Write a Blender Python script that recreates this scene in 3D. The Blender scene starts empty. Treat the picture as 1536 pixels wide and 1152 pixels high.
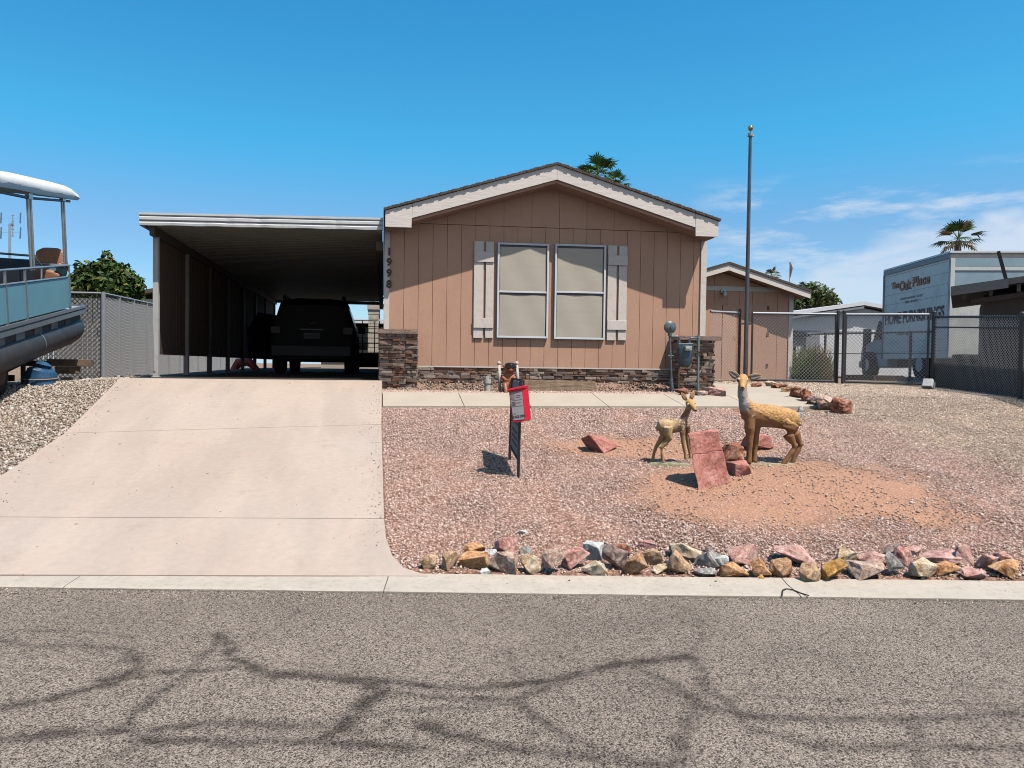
import bpy, bmesh, math, random
import numpy as np
from mathutils import Vector, Matrix, noise
R = math.radians
random.seed(7); rng = np.random.default_rng(7)
scene = bpy.context.scene
COL = scene.collection
# ------------------------------------------------------------------ camera
FPX = 1140.0; XP = 710.0; YP = 576.0; EYE = 1.62
TH = R(6.8); PITCH = math.atan(27.5/FPX); ROLL = R(0.72)
cs, sn = math.cos(TH), math.sin(TH)
f0 = Vector((sn*math.cos(PITCH), cs*math.cos(PITCH), -math.sin(PITCH)))
r0 = Vector((cs, -sn, 0)); u0 = r0.cross(f0)
RV = r0*math.cos(ROLL)+u0*math.sin(ROLL); UV = u0*math.cos(ROLL)-r0*math.sin(ROLL)
EYEV = Vector((0, 0, EYE))
def ray(px, py):
    return (f0+RV*((px-XP)/FPX)-UV*((py-YP)/FPX))
def PYp(px, py, Y): d = ray(px, py); return EYEV+d*(Y/d.y)
def PXp(px, py, X): d = ray(px, py); return EYEV+d*(X/d.x)
def PZf(px, py, q): return EYEV+ray(px, py)*q          # depth along the view direction
def Ppl(px, py, p, n): d = ray(px, py); return EYEV+d*((p-EYEV).dot(n)/d.dot(n))
def proj(p):
    v = p-EYEV; q = v.dot(f0); return XP+FPX*v.dot(RV)/q, YP-FPX*v.dot(UV)/q
def mix(a, b, t): return a+(b-a)*t
def ss(a, b, x):
    t = np.clip((x-a)/(b-a), 0, 1); return t*t*(3-2*t)
def gz(X, Y):
    """terrain height: flat street, sloping front yards, level lots behind"""
    X = np.asarray(X, float); Y = np.asarray(Y, float)
    q = X*sn+Y*cs
    Yc = (5.73-np.clip(X, -14, 16)*sn)/cs
    lin = .03+1.29*(Y-Yc)/(12.9-Yc)
    z12 = .03+1.29*(12.0-Yc)/(12.9-Yc)
    house = np.where(Y < 12, lin, z12+.03*(Y-12))
    right = np.where(Y < 12, lin, z12+.055*(np.clip(Y, 0, 16)-12))
    drive = np.where(Y < 12.9, lin, 1.32+.007*(np.clip(Y, 0, 30)-12.9))
    lcap = 1.32-.17*ss(4.2, 6.5, -X)
    left = np.minimum(lin, lcap+.01*np.clip(Y-12.9, 0, 12))
    z = np.where(X < -4.15, left, np.where(X < -.01, drive, house+(right-house)*ss(5.7, 6.4, X)))
    z = np.where(q < 5.73, .03*ss(5.3, 5.73, q), z)
    return z
def g(x, y): return float(gz(x, y))
def PG(px, py):
    d = ray(px, py); t = 2.0; prev = t
    while t < 60:
        p = EYEV+d*t
        if p.z < g(p.x, p.y): break
        prev = t; t += .05
    lo, hi = prev, t
    for _ in range(18):
        m = (lo+hi)/2; p = EYEV+d*m
        if p.z < g(p.x, p.y): hi = m
        else: lo = m
    return EYEV+d*hi
# ------------------------------------------------------------------ materials
MATS = {}
def mat(name, col, rough=.7, metal=0., var=.12, scale=6., bump=0., bscale=60., attr=None, spec=.5, col2=None, detail=6, stretch=None, alpha=None, emit=None, trans=0., bdist=.01, dirt=None):
    if name in MATS: return MATS[name]
    m = bpy.data.materials.new(name); m.use_nodes = True
    nt = m.node_tree; N = nt.nodes; L = nt.links
    b = N['Principled BSDF']; b.inputs['Roughness'].default_value = rough; b.inputs['Metallic'].default_value = metal
    b.inputs['Specular IOR Level'].default_value = spec
    tc = N.new('ShaderNodeTexCoord'); src = tc.outputs['Object']
    if stretch:
        mp = N.new('ShaderNodeMapping'); mp.inputs['Scale'].default_value = stretch; L.new(src, mp.inputs['Vector']); src = mp.outputs['Vector']
    nz = N.new('ShaderNodeTexNoise'); nz.inputs['Scale'].default_value = scale; nz.inputs['Detail'].default_value = detail; nz.inputs['Roughness'].default_value = .6
    L.new(src, nz.inputs['Vector'])
    rp = N.new('ShaderNodeValToRGB'); rp.color_ramp.elements[0].position = .3; rp.color_ramp.elements[1].position = .7
    c = Vector(col); c2 = Vector(col2) if col2 else c*(1+var)
    c1 = c if col2 else c*(1-var)
    rp.color_ramp.elements[0].color = (*c1, 1); rp.color_ramp.elements[1].color = (*[min(1, v) for v in c2], 1)
    L.new(nz.outputs['Fac'], rp.inputs['Fac']); out = rp.outputs['Color']
    if attr:
        at = N.new('ShaderNodeAttribute'); at.attribute_name = attr
        mx = N.new('ShaderNodeMix'); mx.data_type = 'RGBA'; mx.blend_type = 'MULTIPLY'; mx.inputs['Factor'].default_value = 1
        L.new(at.outputs['Color'], mx.inputs['A']); L.new(out, mx.inputs['B']); out = mx.outputs['Result']
    if dirt:
        n2 = N.new('ShaderNodeTexNoise'); n2.inputs['Scale'].default_value = dirt[1]; n2.inputs['Detail'].default_value = 8; n2.inputs['Roughness'].default_value = .7
        L.new(tc.outputs['Object'], n2.inputs['Vector'])
        r2 = N.new('ShaderNodeValToRGB'); r2.color_ramp.elements[0].position = .5; r2.color_ramp.elements[1].position = .75
        r2.color_ramp.elements[0].color = (0, 0, 0, 1); r2.color_ramp.elements[1].color = (dirt[2],)*3+(1,)
        L.new(n2.outputs['Fac'], r2.inputs['Fac'])
        mx = N.new('ShaderNodeMix'); mx.data_type = 'RGBA'; L.new(r2.outputs['Color'], mx.inputs['Factor'])
        L.new(out, mx.inputs['A']); mx.inputs['B'].default_value = (*dirt[0], 1); out = mx.outputs['Result']
    L.new(out, b.inputs['Base Color'])
    if bump:
        n3 = N.new('ShaderNodeTexNoise'); n3.inputs['Scale'].default_value = bscale; n3.inputs['Detail'].default_value = 5
        L.new(src, n3.inputs['Vector'])
        bp = N.new('ShaderNodeBump'); bp.inputs['Strength'].default_value = bump; bp.inputs['Distance'].default_value = bdist
        L.new(n3.outputs['Fac'], bp.inputs['Height']); L.new(bp.outputs['Normal'], b.inputs['Normal'])
    if alpha is not None: b.inputs['Alpha'].default_value = alpha
    if trans: b.inputs['Transmission Weight'].default_value = trans
    MATS[name] = m; return m
# ------------------------------------------------------------------ mesh building
WM = {}
class MB:
    def __init__(s): s.v = []; s.f = []; s.c = []; s.col = (1, 1, 1)
    def add(s, vs, fs):
        n = len(s.v); s.v += [tuple(v) for v in vs]; s.f += [tuple(i+n for i in f) for f in fs]; s.c += [s.col]*len(vs)
    def hexa(s, p):   # 4 bottom (ccw) 4 top
        s.add(p, [(3, 2, 1, 0), (4, 5, 6, 7), (0, 1, 5, 4), (1, 2, 6, 5), (2, 3, 7, 6), (3, 0, 4, 7)])
    def box(s, c, d, rot=None):
        c = Vector(c); x, y, z = d[0]/2, d[1]/2, d[2]/2
        M = rot if rot is not None else Matrix.Identity(3)
        s.hexa([c+M@Vector(q) for q in ((-x, -y, -z), (x, -y, -z), (x, y, -z), (-x, y, -z), (-x, -y, z), (x, -y, z), (x, y, z), (-x, y, z))])
    def bx(s, x0, x1, y0, y1, z0, z1): s.box(((x0+x1)/2, (y0+y1)/2, (z0+z1)/2), (abs(x1-x0), abs(y1-y0), abs(z1-z0)))
    def bar(s, a, b, w, h, up=(0, 0, 1)):
        a = Vector(a); b = Vector(b); d = (b-a).normalized(); u = Vector(up)
        if abs(d.dot(u)) > .99: u = Vector((0, 1, 0))
        x = d.cross(u).normalized(); z = x.cross(d)
        x = x*w/2; z = z*h/2
        s.hexa([a-x-z, a+x-z, b+x-z, b-x-z, a-x+z, a+x+z, b+x+z, b-x+z])
    def loft(s, pts, rad, n=12, cap=True, up=(0, 0, 1)):
        """tube through pts with (a,b) or r radii"""
        pts = [Vector(p) for p in pts]; k = len(pts); V = []; 
        pu = Vector(up)
        for i in range(k):
            t = (pts[min(i+1, k-1)]-pts[max(i-1, 0)])
            if t.length < 1e-9: t = Vector((0, 0, 1))
            t.normalize()
            if abs(t.dot(pu)) > .97: pu2 = Vector((0, 1, 0)) if abs(t.y) < .9 else Vector((1, 0, 0))
            else: pu2 = pu
            x = t.cross(pu2).normalized(); y = x.cross(t)
            r = rad[i] if not isinstance(rad, (int, float)) else rad
            a, b = (r, r) if isinstance(r, (int, float)) else r
            for j in range(n):
                q = 2*math.pi*j/n; V.append(pts[i]+x*(a*math.cos(q))+y*(b*math.sin(q)))
        F = []
        for i in range(k-1):
            for j in range(n):
                F.append((i*n+j, i*n+(j+1) % n, (i+1)*n+(j+1) % n, (i+1)*n+j))
        if cap: F.append(tuple(range(n-1, -1, -1))); F.append(tuple((k-1)*n+j for j in range(n)))
        s.add(V, F)
    def cyl(s, a, b, r, n=12, r2=None): s.loft([a, b], [r, r if r2 is None else r2], n)
    def ball(s, c, r, n=12, m=8, M=None):
        c = Vector(c); r = (r, r, r) if isinstance(r, (int, float)) else r; V = [Vector((0, 0, -r[2]))]
        for i in range(1, m):
            a = math.pi*i/m
            for j in range(n):
                q = 2*math.pi*j/n; V.append(Vector((r[0]*math.sin(a)*math.cos(q), r[1]*math.sin(a)*math.sin(q), -r[2]*math.cos(a))))
        V.append(Vector((0, 0, r[2])))
        if M is not None: V = [M@v for v in V]
        V = [c+v for v in V]; F = []
        for j in range(n): F.append((0, 1+(j+1) % n, 1+j)); F.append((len(V)-1, 1+(m-2)*n+j, 1+(m-2)*n+(j+1) % n))
        for i in range(m-2):
            for j in range(n): F.append((1+i*n+j, 1+i*n+(j+1) % n, 1+(i+1)*n+(j+1) % n, 1+(i+1)*n+j))
        s.add(V, F)
    def prism(s, poly, off):
        """poly = list of 3D points (planar), extruded by off"""
        poly = [Vector(p) for p in poly]; off = Vector(off); n = len(poly)
        s.add(poly+[p+off for p in poly], [tuple(range(n-1, -1, -1)), tuple(range(n, 2*n))]+[(i, (i+1) % n, n+(i+1) % n, n+i) for i in range(n)])
    def quad(s, a, b, c, d): s.add([a, b, c, d], [(0, 1, 2, 3)])
    def build(s, name, material, parent=None, smooth=False, bevel=0, local=False, auto=None):
        me = bpy.data.meshes.new(name); V = s.v
        if parent is not None and not local:
            Mi = WM[parent].inverted(); V = [tuple(Mi@Vector(v)) for v in V]
        me.from_pydata(V, [], s.f); 
        bm = bmesh.new(); bm.from_mesh(me); bmesh.ops.recalc_face_normals(bm, faces=bm.faces); bm.to_mesh(me); bm.free()
        ca = me.color_attributes.new('Col', 'FLOAT_COLOR', 'POINT')
        arr = np.ones((len(s.v), 4), np.float32); arr[:, :3] = np.array(s.c, np.float32).reshape(-1, 3); ca.data.foreach_set('color', arr.ravel())
        return finish(name, me, material, parent, smooth, bevel, auto)
def finish(name, me, material, parent=None, smooth=False, bevel=0, auto=None):
    o = bpy.data.objects.new(name, me); COL.objects.link(o)
    if material: me.materials.append(material)
    if parent is not None: o.parent = parent; WM[o] = WM[parent]
    else: WM[o] = Matrix.Identity(4)
    if smooth or auto:
        me.polygons.foreach_set('use_smooth', [True]*len(me.polygons))
        if auto: me.set_sharp_from_angle(angle=R(auto))
    if bevel:
        b = o.modifiers.new('b', 'BEVEL'); b.width = bevel; b.segments = 2; b.limit_method = 'ANGLE'; b.angle_limit = R(40)
    return o
def tag(o, label=None, cat=None, group=None, kind=None):
    if label: o['label'] = label
    if cat: o['category'] = cat
    if group: o['group'] = group
    if kind: o['kind'] = kind
    return o
def thing(name, loc, label, cat, group=None, rot=None):
    o = bpy.data.objects.new(name, None); COL.objects.link(o); o.empty_display_size = .1
    M = Matrix.Translation(Vector(loc))
    if rot is not None: M = M@rot.to_4x4()
    o.matrix_world = M; o.location = M.to_translation(); o.rotation_euler = M.to_euler(); WM[o] = M
    return tag(o, label, cat, group)
def evalmesh(o, name):
    dg = bpy.context.evaluated_depsgraph_get(); dg.update()
    me = bpy.data.meshes.new_from_object(o.evaluated_get(dg)); me.name = name
    bpy.data.objects.remove(o); return me
def text_obj(name, s, M, size, material, parent, extrude=.002, offset=0., sx=1., shear=0., space=1.):
    """flat lettering: M maps text x/y/z axes to the world"""
    cu = bpy.data.curves.new(name, 'FONT'); cu.body = s; cu.size = size; cu.extrude = extrude; cu.offset = offset
    cu.align_x = 'CENTER'; cu.align_y = 'CENTER'; cu.shear = shear; cu.space_character = space; cu.resolution_u = 4
    t = bpy.data.objects.new(name, cu); COL.objects.link(t)
    me = evalmesh(t, name); me.transform(Matrix.Diagonal((sx, 1, 1, 1))); me.transform(M)
    if parent is not None: me.transform(WM[parent].inverted())
    me.materials.clear()
    return finish(name, me, material, parent)
def frame(o, x, y):
    x = Vector(x).normalized(); y = Vector(y).normalized(); z = x.cross(y)
    M = Matrix((x, y, z)).transposed().to_4x4(); M.translation = Vector(o); return M
def solve(fn, a, b):
    fa = fn(a)
    for _ in range(40):
        m = (a+b)/2; fm = fn(m)
        if (fm > 0) == (fa > 0): a = m; fa = fm
        else: b = m
    return (a+b)/2
def rock_mesh(dims, seed, pts=16, sub=2, rough=.06, flat=False):
    pts = max(9, int(pts*.75))
    r = random.Random(seed); bm = bmesh.new()
    for _ in range(pts):
        v = Vector((r.gauss(0, 1), r.gauss(0, 1), r.gauss(0, 1))).normalized()
        k = r.uniform(.85, 1.0); v = Vector([math.copysign(abs(c)**.75, c) for c in v])*k
        bm.verts.new((v.x*dims[0]/2, v.y*dims[1]/2, v.z*dims[2]/2))
    bmesh.ops.convex_hull(bm, input=bm.verts)
    for v in [v for v in bm.verts if not v.link_faces]: bm.verts.remove(v)
    mx = [max(abs(v.co[i]) for v in bm.verts) for i in range(3)]
    for v in bm.verts:
        for i in range(3): v.co[i] *= dims[i]/2/mx[i]
    bmesh.ops.dissolve_limit(bm, angle_limit=R(14), verts=bm.verts, edges=bm.edges)
    w = min(dims)*.025
    try: bmesh.ops.bevel(bm, geom=list(bm.edges), offset=w, segments=1, affect='EDGES', clamp_overlap=True)
    except Exception: pass
    bmesh.ops.triangulate(bm, faces=bm.faces)
    for _ in range(sub): bmesh.ops.subdivide_edges(bm, edges=[e for e in bm.edges if e.calc_length() > min(dims)*.14], cuts=1, use_grid_fill=True)
    bmesh.ops.triangulate(bm, faces=bm.faces)
    s = min(dims); off = Vector((seed*3.1, seed*1.7, 0))
    bm.normal_update()
    for v in bm.verts:
        n1 = noise.noise(v.co*(2.2/s)+off); n2 = noise.noise(v.co*(7/s)+off)
        v.co += v.normal*s*rough*(n1*1.1+n2*.5)
    me = bpy.data.meshes.new('rock'); bm.to_mesh(me); bm.free(); return me
def rockmat(name, c1, c2, c3, sc=16.):
    """layered mottled stone: three colours mixed by noises, coarse bump"""
    if name in MATS: return MATS[name]
    m = bpy.data.materials.new(name); m.use_nodes = True; nt = m.node_tree; N = nt.nodes; L = nt.links; b = N['Principled BSDF']
    b.inputs['Roughness'].default_value = .85; b.inputs['Specular IOR Level'].default_value = .3
    tc = N.new('ShaderNodeTexCoord')
    n1 = N.new('ShaderNodeTexNoise'); n1.inputs['Scale'].default_value = sc; n1.inputs['Detail'].default_value = 8; n1.inputs['Roughness'].default_value = .65; n1.inputs['Distortion'].default_value = 1.2
    L.new(tc.outputs['Object'], n1.inputs['Vector'])
    r1 = N.new('ShaderNodeValToRGB'); e = r1.color_ramp.elements; e[0].position = .34; e[0].color = (*c1, 1); e[1].position = .64; e[1].color = (*c3, 1)
    k = e.new(.48); k.color = (*c2, 1)
    L.new(n1.outputs['Fac'], r1.inputs['Fac'])
    n2 = N.new('ShaderNodeTexNoise'); n2.inputs['Scale'].default_value = sc*7; n2.inputs['Detail'].default_value = 6; n2.inputs['Roughness'].default_value = .75
    L.new(tc.outputs['Object'], n2.inputs['Vector'])
    r2 = N.new('ShaderNodeValToRGB'); e = r2.color_ramp.elements; e[0].position = .33; e[0].color = (.50, .40, .33, 1); e[1].position = .55; e[1].color = (1.22, 1.2, 1.17, 1)
    L.new(n2.outputs['Fac'], r2.inputs['Fac'])
    mx = N.new('ShaderNodeMix'); mx.data_type = 'RGBA'; mx.blend_type = 'MULTIPLY'; mx.inputs['Factor'].default_value = .8
    L.new(r1.outputs['Color'], mx.inputs['A']); L.new(r2.outputs['Color'], mx.inputs['B']); L.new(mx.outputs['Result'], b.inputs['Base Color'])
    bp = N.new('ShaderNodeBump'); bp.inputs['Strength'].default_value = .8; bp.inputs['Distance'].default_value = .012
    L.new(n2.outputs['Fac'], bp.inputs['Height']); L.new(bp.outputs['Normal'], b.inputs['Normal'])
    MATS[name] = m; return m
# ------------------------------------------------------------------ sky, sun, camera
SUN = Vector((.325, -.385, 1)).normalized()
sun_el = math.asin(SUN.z); sun_rot = math.atan2(SUN.x, SUN.y)
world = bpy.data.worlds.new('World'); scene.world = world; world.use_nodes = True
nt = world.node_tree; N = nt.nodes; L = nt.links; N.clear()
wo = N.new('ShaderNodeOutputWorld'); bg = N.new('ShaderNodeBackground'); bg.inputs['Strength'].default_value = .13
sky = N.new('ShaderNodeTexSky'); sky.sky_type = 'NISHITA'; sky.sun_disc = False; sky.sun_elevation = sun_el; sky.sun_rotation = sun_rot
sky.altitude = 150; sky.air_density = 1.0; sky.dust_density = .4; sky.ozone_density = 2.2
hs = N.new('ShaderNodeHueSaturation'); hs.inputs['Saturation'].default_value = 1.0; hs.inputs['Hue'].default_value = .5
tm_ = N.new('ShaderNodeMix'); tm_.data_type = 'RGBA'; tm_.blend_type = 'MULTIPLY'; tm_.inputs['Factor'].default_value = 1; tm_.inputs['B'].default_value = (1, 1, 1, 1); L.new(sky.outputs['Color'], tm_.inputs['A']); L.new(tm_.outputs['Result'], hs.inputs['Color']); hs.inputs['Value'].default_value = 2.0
tc = N.new('ShaderNodeTexCoord'); sx = N.new('ShaderNodeSeparateXYZ'); L.new(tc.outputs['Generated'], sx.inputs['Vector'])
def mth(op, a, b=None, c=None):
    n = N.new('ShaderNodeMath'); n.operation = op
    for i, v in enumerate((a, b, c)):
        if v is None: continue
        if isinstance(v, (int, float)): n.inputs[i].default_value = v
        else: L.new(v, n.inputs[i])
    return n.outputs[0]
def mrange(v, a, b, c=0., d=1.):
    n = N.new('ShaderNodeMapRange'); n.interpolation_type = 'SMOOTHSTEP'; L.new(v, n.inputs['Value'])
    for i, k in enumerate((a, b, c, d)): n.inputs[i+1].default_value = k
    return n.outputs[0]
X_, Y_, Z_ = sx.outputs[0], sx.outputs[1], sx.outputs[2]
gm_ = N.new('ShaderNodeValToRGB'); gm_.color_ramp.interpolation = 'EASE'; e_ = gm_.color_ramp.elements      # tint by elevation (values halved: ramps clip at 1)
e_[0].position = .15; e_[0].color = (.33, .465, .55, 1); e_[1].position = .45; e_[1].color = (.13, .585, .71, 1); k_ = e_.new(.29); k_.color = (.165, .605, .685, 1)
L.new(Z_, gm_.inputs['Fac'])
gs_ = N.new('ShaderNodeMix'); gs_.data_type = 'RGBA'; gs_.inputs['B'].default_value = (.46, .40, .34, 1); L.new(gm_.outputs['Color'], gs_.inputs['A']); L.new(mrange(Y_, .05, -.35), gs_.inputs['Factor']); L.new(gs_.outputs['Result'], tm_.inputs['B'])   # added warm tint in the unseen sky behind the camera, fills shaded walls
az = mth('ARCTAN2', X_, Y_)                      # azimuth from the house axis, to the right
cv = N.new('ShaderNodeCombineXYZ'); L.new(mth('MULTIPLY', az, 5.0), cv.inputs[0]); L.new(mth('MULTIPLY', Z_, 26.0), cv.inputs[1])
cn = N.new('ShaderNodeTexNoise'); cn.inputs['Scale'].default_value = 1.0; cn.inputs['Detail'].default_value = 8; cn.inputs['Roughness'].default_value = .55; cn.inputs['Distortion'].default_value = .35
L.new(cv.outputs[0], cn.inputs['Vector'])
# a low bank of fair-weather cloud with a lumpy upper rim, and faint streaks above it
cn2 = N.new('ShaderNodeTexNoise'); cn2.inputs['Scale'].default_value = 9.; cn2.inputs['Detail'].default_value = 6
cv2 = N.new('ShaderNodeCombineXYZ'); L.new(az, cv2.inputs[0]); L.new(mth('MULTIPLY', Z_, 1.6), cv2.inputs[1]); L.new(cv2.outputs[0], cn2.inputs['Vector'])
rim = mth('SUBTRACT', mth('ADD', .172, mth('MULTIPLY', mth('SUBTRACT', cn2.outputs['Fac'], .5), .10)), mth('MULTIPLY', mrange(az, .74, .42), .045))
bank = mth('MULTIPLY', mrange(mth('SUBTRACT', rim, Z_), 0., .03), mrange(Z_, -.02, .17, .35, 1.))
bank = mth('MULTIPLY', bank, mrange(cn.outputs['Fac'], .30, .56, .45, 1.))
bank = mth('MULTIPLY', bank, mrange(az, .36, .47))
cv3 = N.new('ShaderNodeCombineXYZ'); L.new(mth('MULTIPLY', az, 5.5), cv3.inputs[0]); L.new(mth('MULTIPLY', Z_, 26.0), cv3.inputs[1]); cv3.inputs[2].default_value = 4.4
cn3 = N.new('ShaderNodeTexNoise'); cn3.inputs['Scale'].default_value = 1.; cn3.inputs['Detail'].default_value = 9; cn3.inputs['Roughness'].default_value = .6; L.new(cv3.outputs[0], cn3.inputs['Vector'])
st = mth('MULTIPLY', mrange(cn3.outputs['Fac'], .48, .68), mrange(az, .38, .46))
st = mth('MULTIPLY', mth('MULTIPLY', st, mrange(Z_, .235, .20)), .75)
cm = mth('MAXIMUM', mth('MULTIPLY', bank, .85), st)
haze = mth('MULTIPLY', mrange(Z_, .13, .0), .75)
mxh = N.new('ShaderNodeMix'); mxh.data_type = 'RGBA'; L.new(haze, mxh.inputs['Factor']); L.new(hs.outputs['Color'], mxh.inputs['A']); mxh.inputs['B'].default_value = (4.3, 5.8, 7.2, 1)
mxc = N.new('ShaderNodeMix'); mxc.data_type = 'RGBA'; L.new(cm, mxc.inputs['Factor']); L.new(mxh.outputs['Result'], mxc.inputs['A']); mxc.inputs['B'].default_value = (5.4, 6.0, 6.9, 1)
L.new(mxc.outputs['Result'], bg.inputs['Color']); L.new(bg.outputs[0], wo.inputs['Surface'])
sl = bpy.data.lights.new('sun', 'SUN'); sl.energy = 5.0; sl.angle = R(.53); sl.color = (1, .955, .89)
so = bpy.data.objects.new('sun', sl); COL.objects.link(so); so.rotation_euler = SUN.to_track_quat('Z', 'Y').to_euler(); so.location = (0, 0, 20)
cd = bpy.data.cameras.new('camera'); co = bpy.data.objects.new('camera', cd); COL.objects.link(co)
cd.sensor_width = 36; cd.lens = FPX/1536*36; cd.shift_x = (768-XP)/1536; cd.clip_end = 3000; cd.clip_start = .05
M = Matrix((RV, UV, -f0)).transposed().to_4x4(); M.translation = EYEV; co.matrix_world = M; scene.camera = co
scene.view_settings.view_transform = 'Standard'; scene.view_settings.look = 'None'; scene.view_settings.exposure = 0
scene.cycles.diffuse_bounces = 1; scene.cycles.sample_clamp_indirect = .04; scene.cycles.glossy_bounces = 2; scene.cycles.max_bounces = 6; scene.cycles.filter_width = 1.0
scene.render.resolution_x = 1024; scene.render.resolution_y = 768
# ================================================================== GROUND
def attr_mesh(name, V, F, cols, attr='Col'):
    me = bpy.data.meshes.new(name); n = len(V)
    me.vertices.add(n); me.vertices.foreach_set('co', np.asarray(V, np.float32).ravel())
    F = np.asarray(F, np.int32); k = F.shape[1]
    me.loops.add(F.size); me.loops.foreach_set('vertex_index', F.ravel())
    me.polygons.add(len(F)); me.polygons.foreach_set('loop_start', np.arange(0, F.size, k, dtype=np.int32))
    try: me.polygons.foreach_set('loop_total', np.full(len(F), k, np.int32))
    except Exception: pass
    me.update(calc_edges=True); me.validate()
    c = np.ones((n, 4), np.float32); c[:, :3] = cols
    a = me.color_attributes.new(attr, 'FLOAT_COLOR', 'POINT'); a.data.foreach_set('color', c.ravel()); return me
def grid_faces(nx, ny):
    i, j = np.meshgrid(np.arange(nx-1), np.arange(ny-1), indexing='xy'); a = (j*nx+i).ravel()
    return np.stack([a, a+1, a+nx+1, a+nx], 1)
def vnoise(X, Y, s, seed=0):
    """cheap value noise in numpy"""
    r = np.random.default_rng(seed); T = r.random((256, 256)); x = X*s+1000; y = Y*s+1000
    xi = np.floor(x).astype(int); yi = np.floor(y).astype(int); fx = x-xi; fy = y-yi; fx = fx*fx*(3-2*fx); fy = fy*fy*(3-2*fy)
    a = T[xi % 256, yi % 256]; b = T[(xi+1) % 256, yi % 256]; c = T[xi % 256, (yi+1) % 256]; d = T[(xi+1) % 256, (yi+1) % 256]
    return (a*(1-fx)+b*fx)*(1-fy)+(c*(1-fx)+d*fx)*fy
def fbm(X, Y, s, seed=0, o=4): return sum(vnoise(X, Y, s*2**k, seed+k)*.5**(k+1) for k in range(o))/(1-.5**o)
# dirt patch fields (orange soil showing through the gravel)
D1 = PG(1225, 738); D2 = PG(1000, 672); D3 = PG(1090, 745)
def dirt_mask(X, Y):
    n = (fbm(X, Y, 2.2, 5, 5)-.5)*1.0
    def e(c, a, b): return 1-((X-c.x)/a)**2-((Y-c.y)/b)**2
    m = np.maximum(np.maximum(e(D1, 1.75, 1.2), e(D2, 1.75, .62)), e(D3, 1.1, .95))
    return np.clip((m+n)*1.6, 0, 1)
def mound(X, Y):
    return .10*np.exp(-(((X-D1.x)/1.25)**2+((Y-D1.y)/.85)**2))
def tanmask(X, Y):
    # right-hand part of the yard is covered with tan gravel instead of pink
    return np.clip((X-5.2+.35*(Y-11)+(fbm(X, Y, .9, 9)-.5)*2.0)*.7, 0, 1)
def gzz(X, Y):
    q = np.asarray(X)*sn+np.asarray(Y)*cs
    return gz(X, Y)+mound(X, Y)*(q > 5.9)
def gg(x, y): return float(gzz(x, y))
xs = np.unique(np.concatenate([np.arange(-12, 16, .12), np.array([-4.16, -4.14, -.012, -.008]), np.linspace(-60, -12, 25), np.linspace(16, 70, 27), np.array([-900, -500, -250, -120, 120, 250, 500, 900])]))
ys = np.unique(np.concatenate([np.arange(3.0, 16, .12), np.arange(16, 40, .8), np.array([12.9]), np.linspace(-30, 3, 12), np.linspace(40, 120, 12), np.array([-600, -300, -120, -60, 200, 400, 800, 1500])]))
GX, GY = np.meshgrid(xs, ys)
# sheet under road and slabs sits a few cm lower
GZ = gzz(GX, GY); q = GX*sn+GY*cs
GZ = GZ-.035*(1-ss(5.62, 5.72, q))
near = (q > 5.8) & (q < 40)
GZ = GZ+np.where(near, (fbm(GX, GY, 2.5, 3)-.5)*.03, 0)*(1-((GX > -4.3) & (GX < 0.1)))
dm = dirt_mask(GX, GY); tm = tanmask(GX, GY)
pink = np.array([.36, .21, .155]); tan = np.array([.36, .26, .185]); soil = np.array([.48, .265, .17]); lg = np.array([.28, .21, .15])  # pink bed kept dark so shade between stones sits in its colour
cc = pink*(1-tm[..., None])+tan*tm[..., None]
cc = np.where((GX < -3)[..., None], lg, cc); cc = np.where(((GY > 12.5) | (GX > 14) | (GX < -9))[..., None], tan, cc)
cc = cc*(1-dm[..., None])+soil*dm[..., None]
me = attr_mesh('ground', np.stack([GX, GY, GZ], -1).reshape(-1, 3), grid_faces(len(xs), len(ys)), cc.reshape(-1, 3))
_a = np.ones((len(me.vertices), 4), np.float32); _a[:, :3] = cc.reshape(-1, 3); _a[:, 3] = (1-.72*dm).ravel(); me.color_attributes['Col'].data.foreach_set('color', _a.ravel())   # alpha = how stony
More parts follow.
